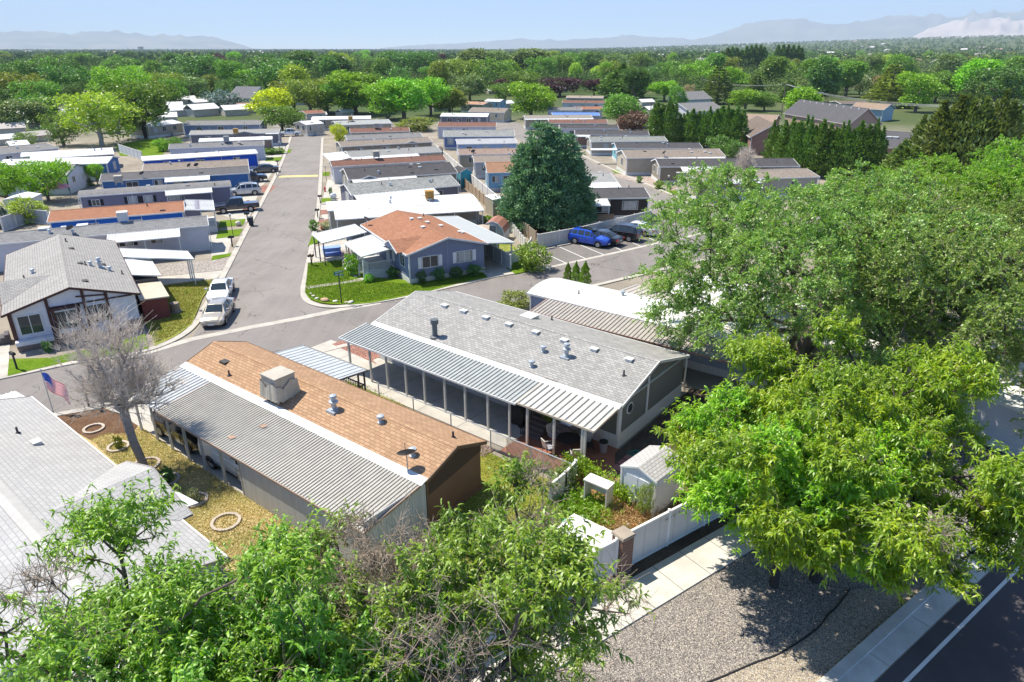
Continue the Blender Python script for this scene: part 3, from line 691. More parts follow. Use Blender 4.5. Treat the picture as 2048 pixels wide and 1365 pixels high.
canopy(H1, (2.6,4.1,2.62), (8.8,4.1,2.62), (8.8,6.5,2.4), (2.6,6.5,2.4), RIBL, .4, .04, 'porch_awning', fascia=plain((.2,.18,.17,1)))
posts(H1, [(8.6,6.35),(8.6,5.9),(2.8,6.35),(5.7,6.35)], 2.35, plain((.1,.09,.09,1)), .04)
pd = MB(); pd.box(2.8, 8.6, 4.1, 6.3, 0, .6); pd.build('porch_deck', darkwood, H1); railing(H1, (5.7,6.3,0), (8.6,6.3,0), .6, .85, blk); railing(H1, (8.6,6.3,0), (8.6,4.2,0), .6, .85, blk)
dish(H1, 18.7, .05, 2.9, 2.5)
# --- grey double wide in the centre
GRN = siding((.17,.175,.15,1), .14, True)
H2 = home('large grey shingle double wide with a ribbed metal carport and patio cover', (746,646), (1238,813), 8.3, GRN, GREYSH, L_=19.35, rise=1.15, sk=SKIN, skh=.85, seed=2,
    vents=[(.275,.07,'chim'),(.18,.42,'box'),(.27,.42,'box'),(.37,.42,'box'),(.47,.42,'box'),(.58,.42,'box'),(.69,.42,'box'),(.8,.42,'box'),(.92,.42,'box'),(.66,.26,'cap'),(.74,.28,'stack'),(.67,.09,'cap'),(.94,.27,'pipe'),(.45,.75,'sky'),(.5,.9,'pipe')])
fl = MB(); fl.slab([(.0,-.25,2.72),(19.35,-.25,2.72),(19.35,.1,2.86),(.0,.1,2.86)], .06); fl.build('flashing', wht, H2)
canopy(H2, (-.35,-.25,2.7), (14.4,-.25,2.7), (14.4,-2.7,2.42), (-.35,-2.7,2.42), plain((.36,.375,.365,1), .4, .4), .27, .06, 'carport_roof', fascia=wht)
canopy(H2, (14.4,-.25,2.72), (19.3,-.25,2.72), (19.3,-2.6,2.46), (14.4,-2.6,2.46), plain((.5,.485,.45,1), .45, .4), .36, .08, 'patio_roof', fascia=plain((.55,.47,.38,1)))
posts(H2, [(x, -2.6) for x in (.5, 2.55, 4.1, 5.8, 7.4, 9.1, 10.7, 12.4, 13.95)], 2.4, plain((.55,.54,.5,1)), .055)
posts(H2, [(x, -2.5) for x in (15.1, 16.85, 18.6, 18.75)], 2.44, plain((.58,.55,.5,1)), .06)
# end wall trim, round window, porch, steps
m = MB(); x = 19.15; m.box(x, x+.04, 3.3, 3.5, .85, 3.7); m.bar((x+.02,.2,2.75), (x+.02,8.1,2.75), .12, .05); m.box(x, x+.05, .2, .45, .85, 2.75); m.build('wall_trim', wht, H2)
o_ = MB(); o_.tube((0,0,0), (.05,0,0), .36, .36, 8); ow = o_.build('round_window', wht, H2, loc=(19.14,1.35,2.05)); o_ = MB(); o_.tube((.05,0,0), (.062,0,0), .28, .28, 8); o_.build('pane', GLASS, ow)
pp = MB(); pp.box(14.3, 16.2, -.5, .25, 0, .8); pp.build('porch', siding((.5,.44,.38,1), .15, True), H2)
steps(H2, 14.75, -.5, 0, 1.15, 5, plain((.14,.12,.11,1)), .27, .16); railing(H2, (14.15,-1.85,0), (14.15,.2,0), 0, 1.5, blk); railing(H2, (15.4,-1.2,0), (15.4,.2,0), .6, .9, blk)
dd = MB(); dd.box(14.3, 15.2, .12, .2, .85, 2.85); dd.build('door', darkwood, H2)
window(H2, (11.2,.22,1.75,math.pi), 1.2, .9); window(H2, (6.2,.22,1.75,math.pi), 1.4, .9); window(H2, (17.3,.22,1.9,math.pi), 1.5, .9)
# --- light grey double wide in the lower left corner
a3 = P(59,794,2.8); b3 = P(450,1116,2.8); t3 = (b3-a3).normalized(); n3 = Vector((-t3.y, t3.x, 0)); W3 = 8.4
H3 = home('broad light grey shingle double wide with a cross gable, filling the lower left corner', a3 - n3*W3, b3 - n3*W3, W3, siding((.36,.5,.62,1)), LIGHTSH, ze=2.8, rise=1.15, seed=3, vents=[(.25,.77,'pipe'),(.33,.8,'box'),(.98,.3,'box')], oh=.3,
    cross=[(13.5,3.0,.95,.5,1)], rwin=[(.3,1.3,1.1),(.72,1.3,1.1)], fascia=plain((.3,.28,.27,1)))
L3 = T_info[H3.name][0]
rc = MB(); yr = W3/2; zr = 2.8+1.15
rc.slab([(0,yr-.28,zr-.04),(L3,yr-.28,zr-.04),(L3,yr,zr+.045),(0,yr,zr+.045)], .03); rc.slab([(0,yr,zr+.045),(L3,yr,zr+.045),(L3,yr+.28,zr-.04),(0,yr+.28,zr-.04)], .03); rc.build('ridge_vent', plain((.4,.39,.37,1)), H3)
gt = MB(); gt.bar((0,W3+.06,2.74),(L3,W3+.06,2.74),.12,.12); gt.build('gutter', wht, H3)
canopy(H3, (13.4,W3+.1,2.72), (15.6,W3+.1,2.72), (15.6,W3+1.2,2.55), (13.2,W3+.9,2.55), PANW, .3, .03, 'patio_cover', real=False)
canopy(H3, (L3+3.5,3.2,2.3), (L3+.3,4.5,2.5), (L3+.3,-1,2.5), (L3+3.5,-1,2.3), plain((.66,.66,.65,1)), .3, .06, 'awning')
canopy(H3, (-2.6,W3-3.4,2.3), (-2.6,W3,2.3), (0.02,W3,2.65), (0.02,W3-3.4,2.65), wht2, .25, .05, 'awning')
cooler(H3, 5.2, W3*.5+.15, 3.5, 'yellow', 1.2)
# --- half timbered double wide on the left
MAR = plain((.075,.03,.026,1)); STU = plain((.66,.63,.66,1), .9)
H4 = home('double wide with white walls and dark brown half timbering facing the corner', (12,510), (2,633), 8.75, STU, TANSH, L_=18.5, rise=1.3, ze=2.8, oh=.35, sk=brick((.13,.055,.045,1), (.1,.04,.035,1)), skh=.75, fascia=MAR, seed=4,
    vents=[(.3,.58,'low'),(.58,.62,'low'),(.88,.62,'low'),(.56,.8,'low'),(.6,.7,'cap'),(.6,.66,'pipe'),(.62,.77,'stack'),(.66,.84,'cap'),(.7,.93,'pipe'),(.6,.17,'pipe'),(.56,.24,'cap'),(.72,.78,'box') if 0 else (.16,.55,'pipe')], cross=[(13.0,2.9,1.0,.05,0)])
x = 18.15
m = MB()
for y in (.45, 2.75, 5.05, 6.5): m.box(x, x+.09, y-.1, y+.1, .75, 2.75 + (1.2*(y/4.37) if y < 4.37 else 1.2*((8.75-y)/4.37)) - .1)
m.bar((x+.05,2.75,2.72), (x+.05,8.2,2.72), .09, .1); m.bar((x+.05,4.6,3.25), (x+.05,6.6,3.05), .08, .1); m.build('timber_trim', MAR, H4)
for y, bay in ((1.5,0),(3.75,1),(5.78,0)):
    if bay:
        b = MB(); b.box(x, x+.35, 2.95, 4.6, .75, 2.6); b.build('bay', STU, H4); b = MB(); b.box(x-.02, x+.45, 2.8, 4.75, 2.55, 2.68)
        for yy in (3.0, 4.55): b.box(x+.34, x+.42, yy-.1, yy+.1, .7, 2.55)
        b.box(x+.34, x+.42, 2.8, 4.75, 1.12, 1.2); b.build('timber_trim', MAR, H4)
    window(H4, (x+.03+.33*bay, y, 1.75, -math.pi/2), 1.35, 1.35, cur=None)
for y0_, y1_ in ((.4,2.6),(5.0,7.4)):
    b = MB(); b.box(x+.02, x+.62, y0_, y1_, 0, .45); b.build('planter', brick((.13,.055,.045,1), (.1,.04,.035,1)), H4); b = MB(); b.box(x+.0, x+.68, y0_-.05, y1_+.05, .45, .75); b.build('planter_rim', STU, H4)
canopy(H4, (3.0,8.78,2.75), (6.5,8.78,2.75), (9.8,14.1,2.5), (6.6,14.1,2.5), PANW, .3, .02, 'carport_roof', fascia=wht, real=False)
posts(H4, [(7.0,13.9),(8.3,13.9),(9.6,13.9)], 2.45, wht, .05)
canopy(H4, (6.9,8.78,2.65), (12.4,8.78,2.65), (12.9,10.9,2.35), (7.3,10.9,2.35), PANW, .3, .02, 'porch_awning', fascia=wht, real=False)
b = MB(); b.box(8.9, 12.8, 8.5, 10.7, 0, 1.1); b.build('porch_wall', plain((.3,.27,.22,1)), H4); b = MB(); b.box(8.95, 12.75, 8.5, 10.65, 1.1, 2.2); b.build('porch_screen', plain((.1,.1,.095,1)), H4)
b = MB(); b.box(13.2, 17.4, 8.75, 10.6, 0, 1.85); b.build('storage_room', brick((.22,.05,.04,1), (.17,.04,.032,1), (.2,.1,.09,1)), H4); b = MB(); b.slab([(13.0,8.7,2.0),(17.5,8.7,2.0),(17.5,10.8,1.9),(13.0,10.8,1.9)], .1); b.build('storage_roof', plain((.5,.44,.34,1)), H4)
st = steps(H4, 16.0, -.1, 0, 1.0, 4, plain((.08,.07,.07,1)))
# --- blue-grey house with the orange roof on the corner lot
SH = plain((.72,.72,.74,1))
H5 = home('slate blue house with an orange shingle roof and white shutters on the corner lawn', (721,450), (809,508), 8.25, SLATE, OR2, L_=13.2, ze=2.95, rise=1.1, oh=.3, seed=5, sk=siding((.56,.57,.52,1), .3, True, .8),
    vents=[(.3,.62,'box'),(.45,.62,'box'),(.35,.48,'box'),(.52,.75,'box'),(.68,.88,'box'),(.62,.45,'box'),(.95,.2,'pipe') if 0 else (.1,.8,'pipe'),(.7,.9,'box')], cross=[(10.2,2.0,.75,.55,0)])
for y in (2.35, 5.85): window(H5, (12.93,y,1.95,-math.pi/2), 1.5, 1.0, shut=SH, cur=(.44 if y > 4 else None))
cc = MB(); cc.box(12.86, 12.93, 4.08, 4.16, .6, 3.8); cc.build('downpipe', plain((.25,.28,.38,1)), H5)
canopy(H5, (3.7,.2,2.75), (9.7,.2,2.75), (9.9,-3.15,2.4), (4.3,-3.15,2.4), plain((.56,.57,.55,1), .45), .45, .03, 'porch_awning', fascia=wht)
posts(H5, [(4.5,-3.0),(6.4,-3.0),(8.2,-3.0),(9.7,-3.0)], 2.4, wht, .06)
pd = MB(); pd.box(4.4, 9.6, -2.5, .3, 0, .75); pd.build('porch_deck', SKIN, H5); railing(H5, (6.4,-2.45,0), (9.5,-2.45,0), .75); railing(H5, (9.5,-2.45,0), (9.5,0,0), .75)
steps(H5, 5.6, -2.5, 0, 1.3, 4, wht2, rail=wht); dr = MB(); dr.box(7.0,7.95,.2,.28,.75,2.75); dr.build('door', wht, H5)
window(H5, (11.2,.3,1.9,math.pi), 1.1, 1.0)
for s in (9.0,): 
    k = MB(); k.box(8.6,9.2,.24,.29,1.3,2.6); k.build('shutter', SH, H5)
canopy(H5, (-1.9,-.0,2.62), (2.1,.0,2.62), (3.55,-5.05,2.45), (-.5,-5.05,2.45), PANW, .3, .02, 'carport_roof', fascia=wht, real=False)
posts(H5, [(3.3,-4.9),(1.4,-4.9),(-.4,-4.9),(3.2,-2.4)], 2.42, plain((.07,.075,.08,1)), .05)
canopy(H5, (-.1,8.3,2.85), (12.8,8.3,2.85), (12.6,11.5,2.45), (-.7,11.5,2.45), metalroof((.46,.48,.47,1), .5, .8), .5, .02, 'carport_roof', fascia=wht)
posts(H5, [(12.3,11.3),(9.3,11.3),(6.3,11.3),(3.2,11.3)], 2.42, wht, .06)
dish(H5, 1.2, .25, 3.0, 2.0)
# --- white-roofed home and others right of the grey double wide
H6 = home('long white coated roof home with blue siding behind the grey double wide', (1054,586), (1228,627), 4.5, siding((.3,.36,.47,1)), WR, L_=19, kind='bow', seed=6, vents=[(.35,.65,'cap'),(.2,.3,'pipe'),(.6,.4,'pipe')])
canopy(H6, (1.9,-.05,2.68), (17,-.05,2.68), (17,-2.3,2.3), (1.8,-2.3,2.3), plain((.36,.33,.3,1), .5), .3, .06, 'carport_roof', fascia=plain((.3,.17,.12,1)))
posts(H6, [(x,-2.2) for x in (2.1,5,8,11,14)], 2.3, wht, .05)
canopy(H6, (5.5,4.6,2.7), (14,4.6,2.7), (14,7.6,2.4), (5.5,7.6,2.4), plain((.45,.4,.35,1), .5), .5, .05, 'awning', fascia=wht)
home('white roofed home almost hidden under the big elm', (1330,585), (1500,640), 6.5, BEI, WR, L_=18, kind='bow', seed=7)
home('pale roofed home glimpsed between the elm branches at the right', (1560,640), (1720,700), 6.5, GW, WR, L_=17, kind='bow', seed=8)
# --- left row along the street, near to far
A_L = 66.5
home('long single wide with grey shingle roof, white walls and a white ribbed porch awning', (-130,500), (417,451), 4.3, GW, shingle((.3,.3,.3,1), (.22,.22,.22,1), .55), seed=11, cool=[(.66,.62,'white')], vents=[(.58,.2,'cap'),(.44,.3,'sky'),(.4,.25,'box'),(.35,.4,'cap')] if 0 else [(.36,.55,'sky'),(.5,.6,'sky'),(.43,.6,'box'),(.385,.3,'cap'),(.47,.2,'cap')],
    aw=[(.6,.88,2.0,.45,RIBW,.3)], win=[(.66,1.2,.9,blk),(.78,1.0,.9),(.45,1.2,.9,blk)], rwin=[(.5,1.2,1.0)], dishes=[(.47,.1)])
h = home('single wide with a plain orange shingle roof and bright blue walls', (94,445), (369,423), 6.2, BRB, shingle((.4,.2,.12,1), (.33,.155,.095,1), .7), seed=12, vents=3, win=[(.3,1.3,.7),(.62,1.3,.7)], L_=None)
Ln = T_info[h.name][0]
canopy(h, (Ln+.02,.0,2.9), (Ln+.02,6.2,2.9), (Ln+3.2,6.2,2.6), (Ln+3.2,.0,2.6), RIBW, .3, .03, 'porch_roof', fascia=wht)
pw = MB(); pw.box(Ln-.2, Ln+1.6, .5, 6, 0, 2.8); pw.build('porch_wall', PUR, h); pd = MB(); pd.box(Ln+1.6, Ln+3.1, .1, 6.1, 0, .6); pd.build('porch_deck', SKIN, h); railing(h, (Ln+1.6,.1,0), (Ln+3.1,.1,0), .6); railing(h, (Ln+3.1,.1,0), (Ln+3.1,6,0), .6); posts(h, [(Ln+3.1,.1),(Ln+1.7,.1),(Ln+3.1,6.0),(Ln+3.1,3)], 2.55, wht, .06)
home('single wide with grey roof, mauve walls and dark shutters', (155,394), (463,372), 3.9, PUR, G3, seed=13, aw=[(.55,.86,1.5,.4,RIBW,.3)], win=[(.1,.8,.7,blk),(.33,1.0,.8,blk),(.43,1.0,.8,blk),(.6,1.6,1.0)], kind='bow')
home('wide blue home with charcoal roof and white porch awning beside the street', (199,363), (499,346), 5.6, BLU, shingle((.17,.165,.17,1), (.13,.127,.13,1), .6), seed=14, aw=[(.42,.72,1.6,.4,PANW,.3)], win=[(.2,1.5,1.1),(.37,1.0,1.2),(.5,1.2,1.2),(.6,1.2,1.2)], cool=[(.13,-.25,'tan')], dishes=[(.28,.02),(.58,.95),(.63,.95)], sk=SKIN, rwin=[(.5,1,1)])
home('home with a speckled brown grey roof between the blue homes', (284,343), (497,332), 6.5, BEI, TN2, seed=15, vents=2)
home('bright blue fronted home with a long white roof', (284,322), (516,307), 4.6, siding((.01,.08,.5,1)), WR, kind='bow', seed=16, rwin=[(.5,1.2,1.4)], vents=2)
home('white walled single wide with dappled grey roof', (337,298), (528,291), 4.3, GW, G3, seed=17, cool=[(.6,.45,'grey')], vents=6, win=[(.3,1.5,.4),(.5,1.5,.4)], dishes=[])
home('home with corrugated white roof and a pink brick end wall', (397,284), (545,279), 4.0, brick((.36,.2,.15,1), (.3,.16,.12,1)), WR, kind='bow', seed=18, vents=0, cool=[(.5,.8,'yellow')] if 0 else None)
home('grey roofed home with a porch gable and white railing near the far street end', (378,270), (558,266), 5.5, DGR, shingle((.36,.35,.33,1), (.32,.31,.3,1), .7), seed=19, vents=2, cross=[(11.5,2.6,.5,.3,0)], cool=[(.52,-.05,'yellow')], aw=[(.85,1.0,.9,.1,PANW,.3)])
home('blue grey gabled home with double windows on the left of the street', (365,251), (520,249), 9, siding((.2,.25,.34,1)), G3, seed=20, lwin=[(.3,1.2,1.4),(.7,1.2,1.4)], vents=3, fascia=wht)
home('beige long home with white shutters beside the lawn', (296,254), (366,246), 7, BEI, WR, seed=21, win=[(.2,1,1.1),(.45,1,1.1),(.75,1,1.1)], vents=1)
home('tan roofed home between the blue grey gabled home and the street', (418,262), (545,253), 6, BEI, shingle((.33,.19,.12,1), None, .6), seed=22, vents=1) if 0 else None
# second column far left
home('white roofed home with a deep blue gable end', (-10,334), (214,327), 7.0, BLU, WR, seed=23, vents=4, rwin=[(.6,1.2,1.2)])
home('grey roofed home with green edged white gable', (-20,356), (133,352), 8.5, GW, shingle((.27,.27,.25,1), (.22,.22,.2,1), .7), seed=24, fascia=plain((.02,.14,.08,1)), vents=4, rise=1.1)
home('long home with a scalloped white roof edge', (41,314), (227,303), 4.5, BEI, WR, kind='bow', seed=25, aw=[(.1,1.0,1.3,.35,RIBW,.6)], posts_=False)
home('grey roofed home behind the scalloped roof', (-10,310), (118,296), 8.5, GW, G3, seed=26)
home('small white walled shed roof home in the far left yard', (80,383) if 0 else (20,292), (60,289), 5, BEI, WR, seed=27)
# --- right row along the street
home('home with bare white roof, white carport and an orange cooler', (655,422), (957,404), 5.2, siding((.42,.38,.33,1)), WR, kind='bow', seed=31, rise=.5, cool=[(.68,.3,'yellow')], vents=3, aw=[(.04,1.0,2.7,.5,PANW,.6)], lwin=[(.5,1.2,1)])
h = home('dark grey home with mottled grey roof and white window facing the street', (703,391), (920,371), 6.8, DGR, G2, seed=32, vents=6, rise=.9, lwin=[(.45,1.6,1.4)], aw=[(.02,.74,2.3,.45,PANW,.5)])
home('home with a broad charcoal hip roof and small dormer', (697,360), (916,346), 8.2, BEI2, DKSH, seed=33, vents=9, rise=1.0, aw=[(.03,.6,1.2,.3,RIBW,.3)], lwin=[(.3,1.2,1.3),(.7,1.2,1.3)], posts_=False, cross=[(3.0,1.2,.4,.1,0)])
home('white fronted home with a rusty red brown roof', (664,334), (893,321), 4.3, GW, RBSH, seed=34, cool=[(.4,.5,'tan')], vents=4, lwin=[(.5,1.2,1.6)])
h = home('home with flat grey roof and white carport panels at its street end', (700,315), (884,304), 6.6, BEI, shingle((.3,.3,.29,1), (.28,.28,.27,1), .8), seed=35, vents=6, aw=[(.0,.72,1.8,.35,PANW,.5)], posts_=False)
canopy(h, (-3.6,6.6,2.7), (0,6.6,2.9), (0,-1.5,2.9), (-3.6,-1.5,2.4), PANW, .4, .02, 'awning', real=False)
home('home with a brown grey roof and tiny dormer', (682,294), (866,284), 6.2, BEI2, TN2, seed=36, vents=3, cross=[(14,1.2,.4,.1,0)])
home('home with smoky grey roof and blue skylight', (694,280), (846,274), 5.6, GW, G3, seed=37, vents=5)
home('low home with a chocolate red roof behind the smoky grey roof', (700,266), (820,263), 6.0, BEI2, RBSH, seed=38, cool=[(.45,.4,'tan')], vents=4)
home('pale grey double wide roof near the bend of the street', (672,251), (784,247), 9, BEI, shingle((.4,.41,.4,1), (.35,.36,.35,1), .8), seed=39, cool=[(.3,.4,'yellow')], vents=5)
home('white flat roofed home near the bend of the street', (622,240), (742,238), 8, BEI, WR, kind='bow', seed=40)
home('red brown roofed home at the top of the street', (612,228), (652,226), 7, BEI, shingle((.33,.16,.11,1), None, .7), seed=41)
home('cream home with white awnings facing the end of the street', (612,250), (648,247), 6, siding((.5,.45,.36,1)), WR, seed=42, win=[(.3,1,1),(.7,1,1)])
# --- middle column between the streets
home('home with a reddish top and charcoal lower roof beyond the grey one', (874,254), (992,254), 9.5, GW, RBSH, seed=43, vents=5)
home('steel blue home with a light grey roof and white framed window', (886,274), (1030,273), 8.5, siding((.12,.19,.38,1)), G2, seed=44, lwin=[(.5,1.1,1.2)], win=[(.1,1.2,1.2),(.5,1.2,1.2)], vents=5, rise=.9)
home('light blue trimmed home with a pale lavender grey roof', (914,289), (1035,287), 6.5, siding((.3,.42,.62,1)), shingle((.42,.42,.44,1), (.4,.4,.42,1), .85), seed=45, vents=3)
home('home with a pinkish tan shingle roof', (917,310), (1045,308), 6.0, BEI, PKSH, seed=46, vents=6)
home('home with brown grey roof and pale board end wall', (948,325), (1060,323), 6.4, siding((.45,.45,.44,1), .3, True), TN2, seed=47, vents=1, dishes=[(.02,.6)])
home('pale blue cottage with orange roof beside the spruce', (974,346), (1060,344), 5.0, CYA, shingle((.42,.24,.15,1), None, .7), seed=48, rise=1.2, ze=2.9, vents=1)
# --- homes right of the side street, near to far
home('beige roofed home half hidden by the bare shrub and the elm', (1395,362), (1640,354), 7.5, siding((.42,.38,.3,1)), TN2, seed=51, vents=3, cross=[(2.6,2.4,.8,.6,0)], aw=[(.12,.5,1.4,.3,PANW,.4)], ze=2.95)
home('olive beige home with charcoal roof and white porch steps', (1319,334), (1600,333), 6.4, BEI2, DKSH, seed=52, vents=4, aw=[(.15,.4,1.8,.45,PANW,.3)], win=[(.5,1.2,1.2)], rise=.8)
home('sand coloured home with brown roof and a long white awning', (1253,317), (1452,314), 7.3, siding((.45,.4,.31,1)), TN2, seed=53, vents=6, aw=[(.3,.98,1.8,.3,PANW,.3)], win=[(.5,1.2,1.1)], lwin=[(.5,1.2,1.2)], ze=2.95, rise=.9, dishes=[(.38,.03)])
home('home with charcoal roof, turquoise wall and white railed porch', (1233,297), (1406,297), 6.8, siding((.17,.42,.48,1)), DKSH, seed=54, vents=6, aw=[(-.3,.0,1.0,.2,PANW,.3)], lwin=[(.5,1.2,1.2)])
home('home with mottled light green grey roof', (1182,284), (1336,283), 6.8, BEI, shingle((.3,.31,.29,1), (.2,.21,.2,1), .6), seed=55, vents=6)
home('home with charcoal roof and a square porch by the bend of the side street', (1150,270), (1299,271), 6.6, siding((.24,.16,.13,1)), DKSH, seed=56, vents=5, aw=[(.02,.2,1.5,.2,PANW,.3)])
home('home with a plain black brown roof beyond the porch roofed one', (1120,258), (1238,258), 6.0, GW, DKSH, seed=57, vents=4)
home('home with long red brown roof near the blue metal roof', (1098,247), (1216,247), 6.5, BEI, RBSH, seed=58, vents=6)
home('home with a tan and white roof behind the spruce top', (1050,238), (1186,237), 6.5, BEI, shingle((.33,.3,.26,1), None, .8), seed=59, aw=[(.0,1.0,.9,.15,PANW,.3)], posts_=False)
home('home under a bright blue metal roof', (1105,232), (1200,232), 6.5, GW, metalroof((.12,.22,.5,1), .5, .8), seed=60, vents=0)
home('home with a white gable and grey roof left of the blue metal roof', (1096,221), (1165,221), 8, GW, G3, seed=61)
home('small home with an orange roof and lilac wall', (1150,219), (1206,219), 5.5, siding((.5,.42,.47,1)), OR2, seed=62)
home('home with a maroon roof over white walls', (1124,206), (1210,207), 8, GW, RBSH, seed=63)
home('tan roofed home under the purple trees', (1132,196), (1206,197), 7, BEI, shingle((.4,.33,.26,1), None, .8), seed=64)
home('tan gable ended home with yellow wall at the end of the side street', (936,224), (1008,226), 8, siding((.6,.52,.34,1)), TN2, seed=65, rwin=[(.5,1.4,1.2)], rise=1.0)
home('home with a long white awning left of the yellow gabled home', (880,233), (975,234), 6, DGR, WR, seed=66, win=[(.2,1.2,1),(.4,1.2,1),(.6,1.2,1),(.8,1.2,1)])
home('peach roofed home beyond the yellow gabled home', (920,208), (966,210), 7, BEI, shingle((.5,.3,.2,1), None, .8), seed=67)
home('small light blue home left of the rounded maple', (968,203), (1000,204), 6, siding((.25,.45,.62,1)), WR, seed=68)
# dark brown home right of the spruce
H7 = home('black brown home with charcoal roof and timber deck right of the spruce', (1150,398), (1301,396), 6.9, siding((.045,.038,.035,1), .2), shingle((.12,.115,.12,1), (.085,.082,.086,1), .6), seed=70, vents=2, skh=.75, win=[(.74,1.9,1.0),(.38,1.6,1.6)], aw=[(.0,.42,2.4,.4,RIBW,.3)], ze=2.95)
Ln = T_info[H7.name][0]
b = MB(); b.box(-1.5, Ln*.42, -2.4, .2, 0, .7); b.build('deck', SKIN, H7); b = MB()
for i in range(48): b.box(-1.5+i*.125, -1.5+i*.125+.1, -2.44, -2.4, .7, 1.55)
b.build('deck_railing', wood, H7)
home('home with grey roof and white awning beyond the black brown home', (1160,366), (1235,364), 7.6, BEI, shingle((.36,.36,.35,1), None, .85), seed=71, aw=[(0,1,2.0,.4,PANW,.4)], posts_=False)
# ---------------------------------------------------------------- vehicles
TYRE = plain((.015,.015,.016,1), .85); RIM = plain((.42,.42,.43,1), .3, .5, .5); CHROME = plain((.5,.5,.5,1), .2, .5, .8); LAMPW = plain((.75,.76,.78,1), .1, .6, 0, 1); LAMPR = plain((.4,.01,.01,1), .2, .5, 0, 1)
CARG = NT('car_glass').done((.02,.03,.035,1), .04, .8)
def paint(c): return plain(c, .3, .5, .15, 1, .02)
PROF = {   # x from rear (0) to front; (x, z low, z belt, z roof, belt half width, roof half width, glass flags)
 'sedan': (4.8, 1.82, [(0,.35,.78,.80,.72,.66),(.12,.25,.95,.98,.82,.7),(.75,.2,1.0,1.03,.88,.68),(1.5,.2,.98,1.38,.9,.6),(2.0,.2,.96,1.45,.91,.6),(2.7,.2,.95,1.45,.91,.6),(2.95,.2,.95,1.42,.91,.6),(3.7,.2,.93,.96,.89,.7),(4.35,.22,.82,.85,.86,.66),(4.68,.28,.68,.71,.78,.6),(4.8,.35,.55,.57,.66,.5)], (.95, 3.85)),
 'suv': (4.75, 1.92, [(0,.45,.9,.92,.8,.7),(.1,.3,1.1,1.15,.9,.72),(.45,.28,1.12,1.62,.93,.66),(1.2,.28,1.1,1.72,.95,.68),(2.1,.28,1.08,1.73,.95,.68),(2.8,.28,1.07,1.66,.95,.66),(3.55,.28,1.05,1.1,.94,.72),(4.3,.3,.98,1.01,.9,.7),(4.65,.36,.82,.85,.82,.66),(4.75,.42,.65,.67,.7,.55)], (.95, 3.85)),
 'pickup': (5.6, 1.98, [(0,.55,1.05,1.06,.94,.86),(.06,.45,1.08,1.1,.97,.86),(1.9,.42,1.1,1.12,.98,.86),(1.96,.42,1.15,1.8,.98,.7),(2.4,.42,1.15,1.88,.98,.72),(3.5,.42,1.15,1.86,.98,.7),(4.15,.42,1.12,1.17,.97,.78),(5.1,.42,1.08,1.11,.95,.78),(5.5,.45,.95,.98,.9,.75),(5.6,.5,.8,.82,.82,.7)], (1.15, 4.55)),
 'van': (5.6, 1.95, [(0,.4,1.2,2.06,.96,.84),(.08,.3,1.22,2.12,.98,.86),(2.4,.3,1.22,2.14,.98,.86),(3.4,.3,1.22,2.12,.98,.86),(4.2,.3,1.2,2.04,.98,.8),(4.85,.3,1.15,1.22,.96,.8),(5.4,.32,.98,1.0,.9,.72),(5.6,.4,.7,.72,.78,.6)], (1.05, 4.95))}
_cars = {}
